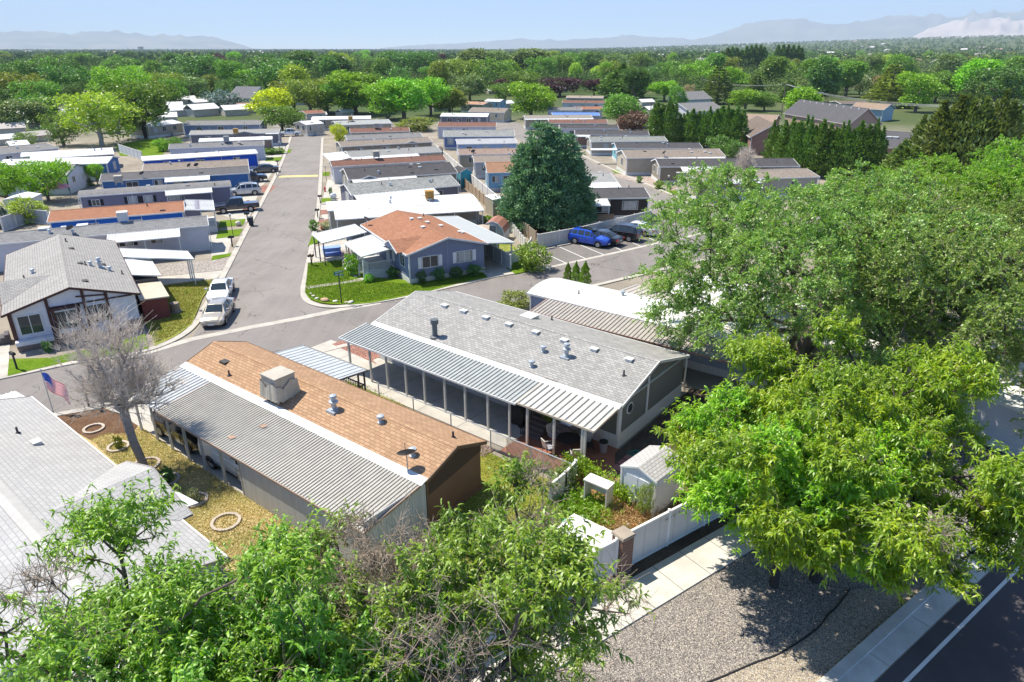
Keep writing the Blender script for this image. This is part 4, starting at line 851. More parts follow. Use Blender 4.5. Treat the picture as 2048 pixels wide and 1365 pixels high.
def vehicle(label, kind, front, az, col, cat='car', name='parked_car', roofc=None, cen=False, rack=False, group=None):
    Lc, Wc, st, ax = PROF[kind]; d = Vector((math.sin(az), math.cos(az), 0)); front = Vector(front)
    T = thing(name, label, cat, front - d*(Lc/2 if cen else Lc), math.atan2(d.y, d.x), group)
    rings = []
    for x, zl, zb, zr, hb, hr in st:
        zm = zl + (zb-zl)*.55; hh = [(hb*.8, zl), (hb*.97, zl+.06), (hb*1.02, zm), (hb, zb-.04), (hb*.965, zb+.01), (hr, zr-.04 if zr-zb > .2 else zr-.01), (hr*.8, zr+.02), (0, zr+.035)]
        rings.append([Vector((x, -y, z)) for y, z in hh] + [Vector((x, y, z)) for y, z in hh[-2::-1]])
    body = MB(); glass = MB(); nr = len(rings[0])
    for i in range(len(rings)-1):
        A, B = rings[i], rings[i+1]; ta, tb = st[i][3]-st[i][2] > .2, st[i+1][3]-st[i+1][2] > .2
        for j in range(nr-1):
            q = [A[j], B[j], B[j+1], A[j+1]]; side = j in (4, nr-6)
            up = 5 <= j <= nr-7
            g = (side and (ta or tb))
            if up and (ta != tb) and j == 5 and not (kind == 'van' and i < 3):
                js = list(range(5, nr-5)); k0, k1 = (.1, .93) if tb else (.07, .9)
                ctr = (A[js[0]]+B[js[-1]])/2; pa = [A[q_].lerp(B[q_], k0) for q_ in js]; pb = [A[q_].lerp(B[q_], k1) for q_ in js]
                nn = (B[nr//2]-A[nr//2]).cross(Vector((0,1,0))).normalized(); nn = nn if nn.z > 0 else -nn; up_ = nn*.022
                for lst in (pa, pb): lst[0] = lst[0].lerp(lst[1], .25); lst[-1] = lst[-1].lerp(lst[-2], .25)
                for u_ in range(len(js)-1): glass.face([pa[u_]+up_, pb[u_]+up_, pb[u_+1]+up_, pa[u_+1]+up_])
            if kind == 'van' and (i < 3) : g = False
            if kind == 'pickup' and up and i == 1 and 0: g = False
            body.face(q)
            if g:
                c = sum(q, Vector())/4; nn = (q[1]-q[0]).cross(q[3]-q[0]).normalized()
                if nn.length < .5: nn = (q[1]-q[0]).cross(q[2]-q[0]).normalized()
                k = .84 if side else .9
                glass.face([c + (p-c)*k + nn*.012 for p in q])
    body.face(rings[0][::-1]); body.face(rings[-1])
    P_ = paint(col)
    bo = body.build('body', P_, T, smooth=False)
    glass.build('windows', CARG, T)
    wr = .34 if kind in ('sedan',) else .38
    wa = MB()
    for x in ax:
        for s in (-1, 1):
            w = MB(); y = s*(Wc/2-.1)
            w.lathe((0,0,0), [(wr*.6,-.11),(wr*.93,-.11),(wr,-.07),(wr,.07),(wr*.93,.11),(wr*.6,.11)], 20); wo = w.build('wheel', TYRE, T, loc=(x, y, wr)); wo.rotation_euler = (R(90), 0, 0)
            r = MB(); r.lathe((0,0,0), [(wr*.62,-.115),(wr*.62,.115)], 16)
            for sg in (-1, 1):
                for k_ in range(5):
                    a = k_*2*math.pi/5; r.hexa([Vector((math.cos(a+t)*rr, math.sin(a+t)*rr, sg*zz)) for zz in (.115, .13) for t, rr in ((-.25,.08),(.25,.08),(.1,wr*.6),(-.1,wr*.6))])
            r.build('rim', RIM, wo)
            wa.lathe((0,0,0), [(0.01,0)], 3) if 0 else None
            arch = MB(); n = 12
            for q in range(n):
                a0, a1 = math.pi*q/n, math.pi*(q+1)/n; yy = s*(st[len(st)//2][4]*1.02+.015)
                arch.face([(x+math.cos(a)*r_, yy, wr+math.sin(a)*r_) for a, r_ in ((a0, wr+.0), (a0, wr+.07), (a1, wr+.07), (a1, wr+.0))]); arch.face([(x+math.cos(a)*r_, yy-.002*s, wr+math.sin(a)*r_) for a, r_ in ((a0, wr+.0), (a0, wr+.07), (a1, wr+.07), (a1, wr+.0))][::-1])
            arch.build('wheel_arch', blk, T)
    xf = st[-1][0]; g = MB(); hb_ = st[len(st)//2][4]
    for xx in ({'sedan': (1.55, 2.45, 3.3), 'suv': (1.45, 2.35, 3.25), 'pickup': (1.95, 2.75, 3.75), 'van': (2.2, 3.5, 4.5)}[kind]):
        for s in (-1, 1):
            y = s*(hb_*1.02+.004); g.box(xx-.008, xx+.008, min(y, y-.02*s), max(y, y-.02*s), .38, st[len(st)//2][2]-.1)
    g.build('door_seam', blk, T); g = MB()
    for xx in ({'sedan': (1.65, 2.55), 'suv': (1.55, 2.45), 'pickup': (2.05, 2.9), 'van': (3.6,)}[kind]):
        for s in (-1, 1): y = s*(hb_*1.02+.02); g.box(xx, xx+.17, min(y, y-.03*s), max(y, y-.03*s), st[len(st)//2][2]-.2, st[len(st)//2][2]-.165)
    g.build('door_handle', CHROME, T)
    for s in (-1, 1):
        h = MB(); h.hexa([Vector(p) for p in ((xf-.42,s*.5,st[-3][2]-.22),(xf-.1,s*.5,st[-3][2]-.26),(xf-.22,s*.84,st[-3][2]-.24),(xf-.5,s*.9,st[-3][2]-.2),(xf-.42,s*.5,st[-3][2]-.02),(xf-.12,s*.5,st[-3][2]-.12),(xf-.24,s*.82,st[-3][2]-.1),(xf-.5,s*.88,st[-3][2]-.03))]); h.build('headlight', LAMPW, T)
        b = MB(); b.box(-.03,.12,min(s*.55,s*.86),max(s*.55,s*.86),st[1][2]-.3,st[1][2]-.08); b.build('tail_light', LAMPR, T)
        m = MB(); xm = ax[1]-.62; zb = 1.02 if kind == 'sedan' else 1.18
        m.box(xm,xm+.14,min(s*.9,s*1.1),max(s*.9,s*1.1),zb,zb+.14); m.build('mirror', P_, T)
    g = MB(); g.box(xf-.12,xf-.005,-.42,.42,.42,.62); g.box(xf-.02,xf+.03,-.5,.5,.26,.36); g.build('grille', blk, T)
    g = MB(); g.box(xf-.02,xf+.04,-.22,.22,.36,.48); g.box(-.05,.0,-.22,.22,.62,.74); g.build('licence_plate', wht2, T)
    if roofc:
        g = MB(); zt = max(q[3] for q in st)+.045; g.box(st[3][0],st[-4][0]-.45,-.5,.5,zt-.01,zt); g.build('roof_panel', plain(roofc, .15, .6, 0, 1), T)
    if rack:
        for s in (-1, 1): g = MB(); zt = max(q[3] for q in st)+.05; g.bar((.9,s*.62,zt),(3.0,s*.62,zt),.04); g.build('roof_rail', CHROME, T)
    if kind == 'pickup':
        g = MB(); g.box(.12,1.85,-.8,.8,1.115,1.13); g.build('cargo_bed', plain((.2,.2,.21,1)), T)
    if kind == 'van':
        for s in (-1, 1): g = MB(); g.box(.3,3.6,min(s*1.03,s*1.055),max(s*1.03,s*1.055),.5,.62); g.box(3.3,4.0,min(s*1.035,s*1.06),max(s*1.035,s*1.06),1.62,1.68); g.build('side_trim', blk, T)
    return T
vehicle('silver beige sedan parked nose first at the street corner', 'sedan', P(424,660), R(180-9), (.36,.32,.26,1), name='parked_sedan')
vehicle('white sedan with sunroof parked behind the silver beige sedan', 'sedan', P(436,612), R(180-14), (.72,.72,.73,1), name='parked_sedan', roofc=None)
vehicle('bright blue sport utility car parked beside the vinyl wall', 'suv', P(1218,496), R(126), (.005,.07,.5,1), name='parked_suv', roofc=(.03,.03,.035,1))
vehicle('black sedan parked between the blue car and the black sport utility car', 'sedan', P(1241,493) + 4.8*Vector((math.sin(R(-54)), math.cos(R(-54)), 0)), R(-54), (.012,.012,.014,1), name='parked_sedan')
vehicle('black sport utility car with red tail lamps by the elm branches', 'suv', P(1280,484) + 4.75*Vector((math.sin(R(-54)), math.cos(R(-54)), 0)), R(-54), (.012,.012,.014,1), name='parked_suv', rack=True)
vehicle('white car mostly behind the elm at the end of the parking row', 'sedan', P(1312,474) + 4.8*Vector((math.sin(R(-54)), math.cos(R(-54)), 0)), R(-54), (.7,.7,.72,1), name='parked_sedan')
f1 = wmat(H1)
def l2w(T, x, y): return (wmat(T) @ Vector((x, y, 0)))
vehicle('black sport utility car under the near corrugated carport', 'suv', l2w(H1, 6.0, -2.15), R(127.3), (.01,.012,.018,1), name='parked_suv')
vehicle('white cargo van under the near corrugated carport', 'van', l2w(H1, 12.0, -2.15), R(127.3), (.78,.78,.8,1), 'van', 'parked_van')
vehicle('dark navy pickup truck parked by the orange roofed blue home', 'pickup', P(430,427), R(-114), (.01,.014,.035,1), 'pickup truck', 'parked_pickup', cen=False)
vehicle('silver wagon parked on the red gravel by the round shrub', 'suv', P(455,393), R(-114), (.5,.52,.54,1), name='parked_wagon', rack=True)
vehicle('dark pickup truck parked beside the wide blue home', 'pickup', P(535,362), R(66), (.012,.016,.03,1), 'pickup truck', 'parked_pickup')
vehicle('dark grey sedan parked above the dark pickup truck', 'sedan', P(500,347), R(-112), (.05,.06,.07,1), name='parked_sedan')
vehicle('white pickup truck at the far end of the street', 'pickup', P(556,274), R(-112), (.68,.69,.7,1), 'pickup truck', 'parked_pickup')
vehicle('white car parked far off beside the bend of the side street', 'sedan', P(1165,236), R(60), (.7,.7,.72,1))
# ---------------------------------------------------------------- fences, walls
VIN = siding((.6,.57,.53,1), .9, True, .78); VINP = plain((.68,.66,.62,1), .6)
def panel_fence(label, pts, h, mat, pm, gap=2.4, name='vinyl_fence', cat='fence', cap=True, t=.06, pr=.065, zb=0, posts_=True, group=None):
    q = [P(*p) if not isinstance(p, Vector) else p for p in pts]; T = thing(name, label, cat, q[0], 0, group)
    m = MB(); c = MB(); pp = []
    for a, b in zip(q, q[1:]):
        d = (b-a).normalized(); m.bar(a + Vector((0,0,zb+h/2)), b + Vector((0,0,zb+h/2)), t, h)
        if cap: c.bar(a + Vector((0,0,h+.0)), b + Vector((0,0,h+.0)), t+.05, .09); c.bar(a + Vector((0,0,.1)), b + Vector((0,0,.1)), t+.05, .12)
        n = max(1, round((b-a).length/gap)); pp += [a.lerp(b, i/n) for i in range(n+1)]
    m.build('fence_panel', mat, T, True)
    if cap: c.build('rail', pm, T, True)
    if posts_:
        for p in pp[:60]:
            k = MB(); k.box(-pr, pr, -pr, pr, 0, h+.08); k.face([(-pr-.02,-pr-.02,h+.08),(pr+.02,-pr-.02,h+.08),(0,0,h+.16)]); k.face([(pr+.02,-pr-.02,h+.08),(pr+.02,pr+.02,h+.08),(0,0,h+.16)]); k.face([(pr+.02,pr+.02,h+.08),(-pr-.02,pr+.02,h+.08),(0,0,h+.16)]); k.face([(-pr-.02,pr+.02,h+.08),(-pr-.02,-pr-.02,h+.08),(0,0,h+.16)])
            k.build('fence_post', pm, T, loc=wmat(T).inverted() @ Vector((p.x, p.y, 0)))
    return T
wd_ = Vector((math.sin(R(55)), math.cos(R(55)), 0)); wn_ = Vector((-wd_.y, wd_.x, 0)); W0 = P(1251, 1150)
PB = BR = brick((.2,.085,.055,1), (.15,.07,.05,1), (.3,.26,.22,1))
def wl(s, o=0): return W0 + wd_*s + wn_*o
panel_fence('white vinyl wall panels left of the brick pillar, half under the tree', [wl(-.32,.3), wl(-22,.3)], 1.75, VIN, VINP)
wf = panel_fence('white vinyl wall with scrawled dark writing right of the brick pillar', [wl(.32,.3), wl(34,.3)], 1.82, VIN, VINP)
pil = thing('brick_pillar', 'square brick pillar with a wide concrete cap in the white wall', 'pillar', W0 + wn_*.3, math.atan2(wd_.y, wd_.x))
k = MB(); k.box(-.31,.31,-.31,.31,0,1.85); k.build('shaft', PB, pil); k = MB(); k.box(-.35,.35,-.35,.35,1.85,1.93); k.box(-.33,.33,-.33,.33,1.93,1.97); k.build('cap', concrete_mat('cap', (.38,.32,.26,1)), pil)
# scrawl: marker strokes in the wall's plane
def strokes(par, org, ax, up, nrm, lines, s, w, mat, name):
    m = MB()
    for ln_ in lines:
        for a, b in zip(ln_, ln_[1:]):
            A = org + ax*a[0]*s + up*a[1]*s + nrm*.006; B = org + ax*b[0]*s + up*b[1]*s + nrm*.006; d = (B-A).normalized(); o = d.cross(nrm).normalized()*w/2
            f = [A-o, B-o, B+o, A+o]; m.face(f if (f[1]-f[0]).cross(f[3]-f[0]).dot(nrm) > 0 else f[::-1])
    m.build(name, mat, par, True)
up = Vector((0,0,1)); LET = {'M': [[(0,0),(.05,1),(.4,.45),(.8,1),(.85,.0)]], 'O': [[(.2,.1),(.1,.7),(.5,.95),(.8,.6),(.6,.1),(.2,.1)]], 'U': [[(0,.9),(.1,.1),(.6,.05),(.7,.9)]], 'A': [[(0,0),(.4,.95),(.8,0)],[(.15,.4),(.65,.45)]], 'K': [[(0,0),(.05,1)],[(.75,1),(.05,.4),(1.3,.25)]]}
for i, ch in enumerate('MOUAK'):
    strokes(wf, wl(2.45 + i*.24 + (.06 if i > 2 else 0), .262) + up*(1.42 + .02*i), wd_, up, -wn_, LET[ch], .17, .018, plain((.12,.07,.05,1)), 'scrawled_letter')
# wall behind the parked cars, tall white fence between the rows, board fences
panel_fence('white vinyl wall with small vents behind the parked cars', [(1000,425) if 0 else (1062,497), (1158,484), (1293,456)] if 0 else [(1075,497),(1160,481),(1300,446)], 1.5, VIN, VINP, 3.0)
panel_fence('tall pale vinyl fence running between the two home rows', [(872,310),(880,318),(998,425)], 2.0, siding((.64,.62,.58,1), .4, True, .85), VINP, 3.2)
panel_fence('weathered timber board fence left of the spruce', [(1000,428),(1030,455),(1072,490)], 1.5, siding((.3,.25,.18,1), .14, True, .55), wood, 2.4, 'board_fence', cap=False)
panel_fence('white picket style fence beside the barn shed', [(1018,458),(1050,500)], 1.2, siding((.62,.6,.56,1), .16, True, .6), VINP, 1.2, cap=False)
panel_fence('grey green vinyl fence by the corner house carport', [l2w(H5, 13.4, 10.6), l2w(H5, 4, 10.9)], 1.5, siding((.42,.46,.44,1), .5, True, .8), VINP, 2.0)
panel_fence('low white fence between the corner house carport and the round bush', [P(1008,532), P(1050,521), P(1062,500)], 1.3, siding((.6,.64,.62,1), .3, True, .9), VINP, 2.0)
panel_fence('light grey vinyl fence in the yard left of the orange roofed blue home', [(8,464),(60,446),(100,450)], 1.7, siding((.42,.44,.46,1), .9, True, .6), VINP, 2.4)
panel_fence('white board fence beside the lawn with the yellow green tree', [(240,306),(286,322)], 1.7, siding((.55,.58,.6,1), .25, True, .6), VINP, 2.4)
panel_fence('brown board fence behind the mottled grey roof', [(925,372),(985,425),(1000,440)], 1.4, siding((.35,.27,.19,1), .14, True, .5), wood, 2.4, 'board_fence', cap=False)
# chain link fence with lattice by the patio
T = thing('chain_link_fence', 'chain link fence with tan lattice behind it along the patio', 'fence', l2w(H2, 4.9, -4.05), H2.rotation_euler[2])
LT = MB(); XS = [0, 3.0, 6.0, 8.9, 11.6, 14.1]
for a in XS:
    k = MB(); k.tube((a,0,0),(a,0,1.22),.035,.035,6); k.build('fence_post', galv, T)
k = MB(); k.tube((0,0,1.2),(14.1,0,1.2),.028,.028,6); k.build('top_rail', galv, T)
def mesh_net(x0, x1, y, z0, z1, gap, w):
    m = MB(); n = int((x1-x0+z1-z0)/gap)
    for i in range(n+1):
        for s in (0, 1):
            a = x0 + i*gap if s == 0 else x1 - i*gap; dx = (z1-z0)
            xa, xb = (a, a-dx) if s == 0 else (a, a+dx); za, zb = z0, z1
            if s == 0:
                if xa > x1: za += xa-x1; xa = x1
                if xb < x0: zb -= x0-xb; xb = x0
            else:
                if xa < x0: za += x0-xa; xa = x0
                if xb > x1: zb -= xb-x1; xb = x1
            if zb-za > .02: m.bar((xa, y, za), (xb, y, zb), w, w*.4)
    return m
mesh_net(8.9, 14.1, 0, .05, 1.18, .12, .013).build('chain_mesh', galv, T); mesh_net(9.9, 14.1, .1, .05, 1.12, .16, .035).build('lattice_panel', plain((.52,.36,.24,1)), T)
# white gate fence, cabinet, covered trailer in the weedy corner
panel_fence('short white picket fence beside the vine', [P(1100,1010), P(1130,985), P(1150,962)], 1.15, siding((.66,.65,.6,1), .14, True, .5), VINP, 2.2)
T = thing('white_cabinet', 'white open sided cabinet standing in the dry weeds', 'cabinet', P(1195,1012), R(-38))
for n_, bx in (('side_panel', (-.62,-.56,-.3,.3,0,1.35)), ('side_panel', (.56,.62,-.3,.3,0,1.35)), ('top_panel', (-.66,.66,-.33,.33,1.35,1.41)), ('back_panel', (-.56,.56,.26,.3,.6,1.35))):
    k = MB(); k.box(*bx); k.build(n_, plain((.66,.63,.57,1)), T)
T = thing('covered_trailer', 'low trailer box under a rumpled white cover beside the brick pillar', 'trailer', Vector((P(1184,1070,.9).x, P(1184,1070,.9).y, 0)), R(-38))
g = MB(); nx, ny = 14, 7; rr = random.Random(2)
gp = [[Vector((-1.5+3.0*i/nx, -.85+1.7*j/ny, .95 + .06*rr.random() + .1*math.sin(j/ny*math.pi) - (.22 if i in (0, nx) or j in (0, ny) else 0))) for j in range(ny+1)] for i in range(nx+1)]
for i in range(nx):
    for j in range(ny): g.face([gp[i][j], gp[i+1][j], gp[i+1][j+1], gp[i][j+1]])
g.build('cover', plain((.74,.74,.73,1)), T, smooth=True); g = MB(); g.box(-1.45,1.45,-.8,.8,.25,.85); g.build('box_body', plain((.5,.48,.36,1)), T)
for s in (-1, 1): g = MB(); g.tube((0,s*.82,.28),(0,s*.92,.28),.28,.28,14); g.build('wheel', TYRE, T)
T = thing('plastic_bag', 'teal and white plastic bags heaped in the weeds', 'bag', P(1133,1050))
for (x, y, c) in ((0,0,(.02,.45,.36,1)),(.45,.1,(.7,.7,.68,1)),(.8,.3,(.6,.6,.58,1))):
    g = MB(); g.lathe((0,0,0), [(.16,0),(.26,.1),(.22,.22),(.08,.32)], 7); g.build('bag', plain(c), T, loc=(x, y, 0))
for i, (x, y, c, lb) in enumerate(((1256,1050,(.7,.7,.68,1),'crumpled white litter on the dry weeds by the pillar'),(1265,1052,(.6,.16,.05,1),'orange scrap on the dry weeds by the pillar'))):
    g = MB(); g.lathe((0,0,0), [(.05,0),(.14,.04),(.1,.12),(.02,.16)], 7); props(g.build('litter', plain(c), loc=P(x, y)), lb, 'litter')
# ---------------------------------------------------------------- sheds
def shed(label, A, B, z, W, wall, roof, rise=.4, name='garden_shed', doorc=None, L_=None):
    """gable end A-B faces the viewer; the shed runs W deep"""
    o, rz, Ln = frame_of(A, B, z, L_); T = thing(name, label, 'shed', o, rz)
    m = MB(); e = .06; m.box(e, Ln-e, e, W-e, 0, z-.05)
    for y in (e, W-e): q = [(e, y, z-.05), (Ln-e, y, z-.05), (Ln/2, y, z+rise-.08)]; m.face(q if y == e else q[::-1])
    m.build('walls', wall, T); r = MB()
    r.slab([(0,0,z),(Ln/2,0,z+rise),(Ln/2,W,z+rise),(0,W,z)], .06); r.slab([(Ln/2,0,z+rise),(Ln,0,z),(Ln,W,z),(Ln/2,W,z+rise)], .06); r.build('roof', roof, T)
    d = MB()
    for s in (-1, 1): d.box(Ln/2+min(0,s*Ln*.33)+(.02 if s > 0 else 0), Ln/2+max(0,s*Ln*.33)-(.02 if s < 0 else 0), .02, .06, .08, z-.25)
    d.build('double_door', doorc or wall, T)
    t = MB()
    for x in (e, Ln-e): t.box(x-.05, x+.05, .02, .08, 0, z-.05)
    t.bar((0,.0,z-.05),(Ln/2,.0,z+rise-.05),.05,.09); t.bar((Ln/2,.0,z+rise-.05),(Ln,.0,z-.05),.05,.09); t.build('trim', wht, T); return T
shed('white garden shed with light shingle roof at the end of the red patio', (1241,931), (1313,965), 2.0, 2.45, siding((.6,.63,.66,1), .35, True, .85), shingle((.56,.54,.52,1), (.5,.48,.47,1), .5, .3, .16), .38)
T = thing('barn_shed', 'grey barn shed with curved rusty roof beside the corner house carport', 'shed', P(985,486), R(-12))
pr_ = [(-1.3,0),(-1.3,1.1),(-1.1,1.75),(-.6,2.2),(0,2.42),(.6,2.2),(1.1,1.75),(1.3,1.1),(1.3,0)]
m = MB(); m.face([(x, 0, z) for x, z in pr_]); m.face([(x, 3, z) for x, z in pr_][::-1]); m.box(-1.29,1.29,.01,2.99,0,1.1); m.build('walls', plain((.4,.41,.42,1)), T)
m = MB()
for (a, b), (c, d) in list(zip(pr_, pr_[1:]))[1:-1]: m.face([(a*1.03,-.06,b+.03),(a*1.03,3.06,b+.03),(c*1.03,3.06,d+.03),(c*1.03,-.06,d+.03)][::-1])
m.build('roof', plain((.33,.15,.1,1)), T); m = MB(); m.box(-.42,.42,-.05,0,.1,1.95); m.build('door', plain((.25,.25,.27,1)), T)
m = MB()
for x in (-.5,.42): m.box(x,x+.08,-.07,-.03,0,2.1)
m.box(-.5,.5,-.07,-.03,1.95,2.1)
for (a, b), (c, d) in list(zip(pr_, pr_[1:])): m.bar((a,-.04,b),(c,-.04,d),.05,.1)
m.build('trim', wht, T)
shed('small green grey shed with a striped rusty roof behind the barn shed', (950,462), (978,462), 2.0, 2.5, plain((.36,.4,.34,1)), metalroof((.5,.4,.3,1), .5, .5), .1)
shed('teal walled shed with dark roof against the tall pale fence', (920,345), (945,343), 2.4, 3.5, plain((.05,.36,.44,1)), DKSH, .5)
shed('orange brown timber shed at the back of the steel blue home', (872,300), (884,300), 2.3, 3, siding((.42,.22,.08,1), .3, True), BRSH, .3)
shed('small brown grey garden shed behind the mottled grey roof', (900,410), (958,402), 2.0, 3.0, plain((.4,.38,.35,1)), TN2, .5)
shed('pale shed with white flat roof left of the spruce', (985,400), (1010,398), 2.2, 3, BEI, WR, .1)
shed('tall white shed by the grey roofed home at the far left', (5,400), (60,398), 2.5, 3.5, GW, WR, .3)
# ---------------------------------------------------------------- patio furniture by the grey double wide
sheet('patio', [l2w(H2, x, y) for x, y in ((14.3,-.4),(14.3,-4.0),(20.9,-4.0),(20.9,-3.0),(19.3,-.25),(19.3,.2),(14.3,.2))], concrete_mat('patio_red', (.3,.125,.08,1)), .06, t=.06)
sheet('driveway', [l2w(H2, x, y) for x, y in ((-5.2,.2),(-5.2,-3.3),(0,-3.5),(14.3,-3.5),(14.3,.2))], m_drive, .05, t=.05)
sheet('driveway', [l2w(H1, x, y) for x, y in ((-4.4,4.6),(-4.4,6.9),(2.2,6.9),(2.2,4.6))], m_drive, .05, t=.05)
sheet('red_gravel', [l2w(H2, x, y) for x, y in ((-4.5,-.3),(-4.5,8.2),(0,8.2),(0,-.3),(.8,-.6))], m_gravr, .055)
sheet('brown_gravel', [l2w(H2, x, y) for x, y in ((2,-3.9),(2,-4.5),(14,-4.9),(14,-3.9))], gravel_mat('brown_gravel', [(.16,.1,.08,1),(.3,.22,.18,1),(.2,.13,.11,1),(.42,.34,.3,1)], 14), .045)
for x in (-2, 1.2, 4.4, 7.6, 10.8): strip('expansion_joint', [l2w(H2, x, -3.45), l2w(H2, x, 0)], .02, blk, .053, .002)
sheet('dark_mulch', [l2w(H2, x, y) for x, y in ((19.3,9.5),(19.3,-.3),(20.9,-3.0),(22.6,-1.5),(22.6,9.5))], m_dark, .045)
sheet('dark_mulch', [P(1357,1000), P(1310,1040), P(1330,1052), P(1425,985), P(1500,900), P(1400,930)], m_mulch, .05)
sheet('red_gravel', [P(1370,1000), P(1425,975), P(1480,900), P(1400,905), P(1365,950)], m_gravr, .055)
for i in range(5):
    for j in range(2):
        q = l2w(H2, 20.15+i*.0+j*.62, -2.6+i*.6+j*.25); m = MB(); m.box(-.24,.24,-.24,.24,.04,.085); o = m.build('stepping_stone', plain((.3,.13,.12,1)), loc=q); o.rotation_euler = (0,0,H2.rotation_euler[2]); props(o, 'square red stepping stone in the dark mulch beside the patio', 'paving stone', 'red stepping stones')
IR = plain((.03,.025,.024,1), .5)
T = thing('patio_table', 'round dark mesh patio table with four chairs around it', 'table', l2w(H2, 17.15, -1.55) + Vector((0,0,.06)))
m = MB(); m.lathe((0,0,0), [(.62,.7),(.64,.72),(.62,.735)], 20); m.build('table_top', IR, T)
for a in range(4): m = MB(); c, s = math.cos(a*math.pi/2+.7), math.sin(a*math.pi/2+.7); m.bar((c*.5,s*.5,0),(c*.15,s*.15,.4),.03); m.bar((c*.15,s*.15,.4),(c*.5,s*.5,.7),.03); m.build('leg', IR, T)
def chair(lb, x, y, a):
    T = thing('patio_chair', lb, 'chair', l2w(H2, x, y) + Vector((0,0,.06)), a); cu = plain((.5,.47,.42,1)); cs = plain((.3,.31,.36,1))
    m = MB(); m.box(-.24,.24,-.25,.25,.4,.48); m.build('seat', cs, T); m = MB(); m.hexa([Vector(p) for p in ((-.24,.22,.48),(.24,.22,.48),(.24,.28,.48),(-.24,.28,.48),(-.22,.36,1.0),(.22,.36,1.0),(.22,.42,1.0),(-.22,.42,1.0))]); m.build('backrest', cu, T)
    for sx in (-.25,.25):
        for sy in (-.24,.27): m = MB(); m.bar((sx,sy,0),(sx,sy,.62 if sy < 0 else .7),.03); m.build('leg', IR, T)
        m = MB(); m.bar((sx,-.26,.63),(sx,.3,.68),.05,.03); m.build('armrest', cu, T)
chair('cushioned patio chair on the house side of the round table', 17.7, -.75, H2.rotation_euler[2]-.4); chair('cushioned patio chair nearest the lattice fence', 16.6, -2.55, H2.rotation_euler[2]+2.7)
chair('cushioned patio chair at the stairs end of the round table', 16.1, -1.4, H2.rotation_euler[2]+1.4); chair('cushioned patio chair at the corner post end of the table', 18.1, -2.3, H2.rotation_euler[2]-2.4)
T = thing('gas_grill', 'stainless gas grill with side shelf against the house wall', 'grill', l2w(H2, 16.35, -.42) + Vector((0,0,.06)), H2.rotation_euler[2])
m = MB(); m.box(-.4,.4,-.28,.28,.1,.85); m.build('cabinet', plain((.3,.28,.27,1), .35, .5, .4), T); m = MB(); m.box(-.75,.75,-.3,.3,.85,.9); m.build('side_shelf', plain((.35,.33,.32,1), .3), T)
m = MB(); m.hexa([Vector(p) for p in ((-.4,-.28,.9),(.4,-.28,.9),(.4,.28,.9),(-.4,.28,.9),(-.4,-.1,1.2),(.4,-.1,1.2),(.4,.25,1.22),(-.4,.25,1.22))]); m.build('lid', plain((.4,.39,.38,1), .25, .5, .6), T)
for i in range(4): m = MB(); m.tube((-.3+i*.2,-.3,.8),(-.3+i*.2,-.34,.8),.035,.035,8); m.build('knob', blk, T)
T = thing('potted_tree', 'small round headed tree in a white pot on the patio', 'potted plant', l2w(H2, 15.55, -.9) + Vector((0,0,.06)))
m = MB(); m.lathe((0,0,0), [(.14,0),(.22,.36),(.25,.4),(.21,.4),(.2,.36)], 12); m.build('pot', wht2, T); m = MB(); m.tube((0,0,.3),(0,0,1.1),.025,.02,6); m.build('trunk', wood, T); POT = T
T = thing('smoker_grill', 'black covered barrel grill near the stairs', 'grill', l2w(H2, 13.3, -1.0) + Vector((0,0,.05)), H2.rotation_euler[2])
m = MB(); m.box(-.5,.5,-.3,.3,.1,.9); m.build('cabinet', blk, T); m = MB(); m.tube((-.55,0,1.0),(.55,0,1.0),.3,.3,12); m.build('lid', blk, T); m = MB(); m.tube((.4,0,1.1),(.4,0,1.5),.05,.05,8); m.build('stack', blk, T)
for x in (-.4,.4): m = MB(); m.tube((x,-.34,.12),(x,-.28,.12),.12,.12,10); m.build('wheel', TYRE, T)
T = thing('waste_bin', 'grey waste bin with dark lid by the white skirting', 'bin', l2w(H2, 18.75, -.55) + Vector((0,0,.06)))
m = MB(); m.lathe((0,0,0), [(.19,0),(.23,.6)], 14); m.build('body', plain((.22,.21,.24,1)), T); m = MB(); m.lathe((0,0,0), [(.24,.6),(.24,.66),(.1,.7)], 14); m.build('lid', blk, T)
T = thing('side_table', 'small dark metal side table left of the waste bin', 'table', l2w(H2, 18.15, -1.05) + Vector((0,0,.06)))
m = MB(); m.box(-.24,.24,-.24,.24,.42,.45); m.build('table_top', IR, T)
for sx in (-.22,.22):
    for sy in (-.22,.22): m = MB(); m.bar((sx,sy,0),(sx,sy,.42),.025); m.build('leg', IR, T)
def hose():
    m = MB(); pts = []
    for i in range(70): a = i*.36; r_ = .35 - .002*i; pts.append(Vector((math.cos(a)*r_ + i*.004, math.sin(a)*r_*.8, .08 + .002*i)))
    for a, b in zip(pts, pts[1:]): m.tube(a, b, .014, .014, 5, False)
    o = m.build('garden_hose', plain((.03,.24,.2,1)), loc=l2w(H2, 20.1, .2)); props(o, 'coiled green garden hose on the dark mulch', 'hose')
hose()
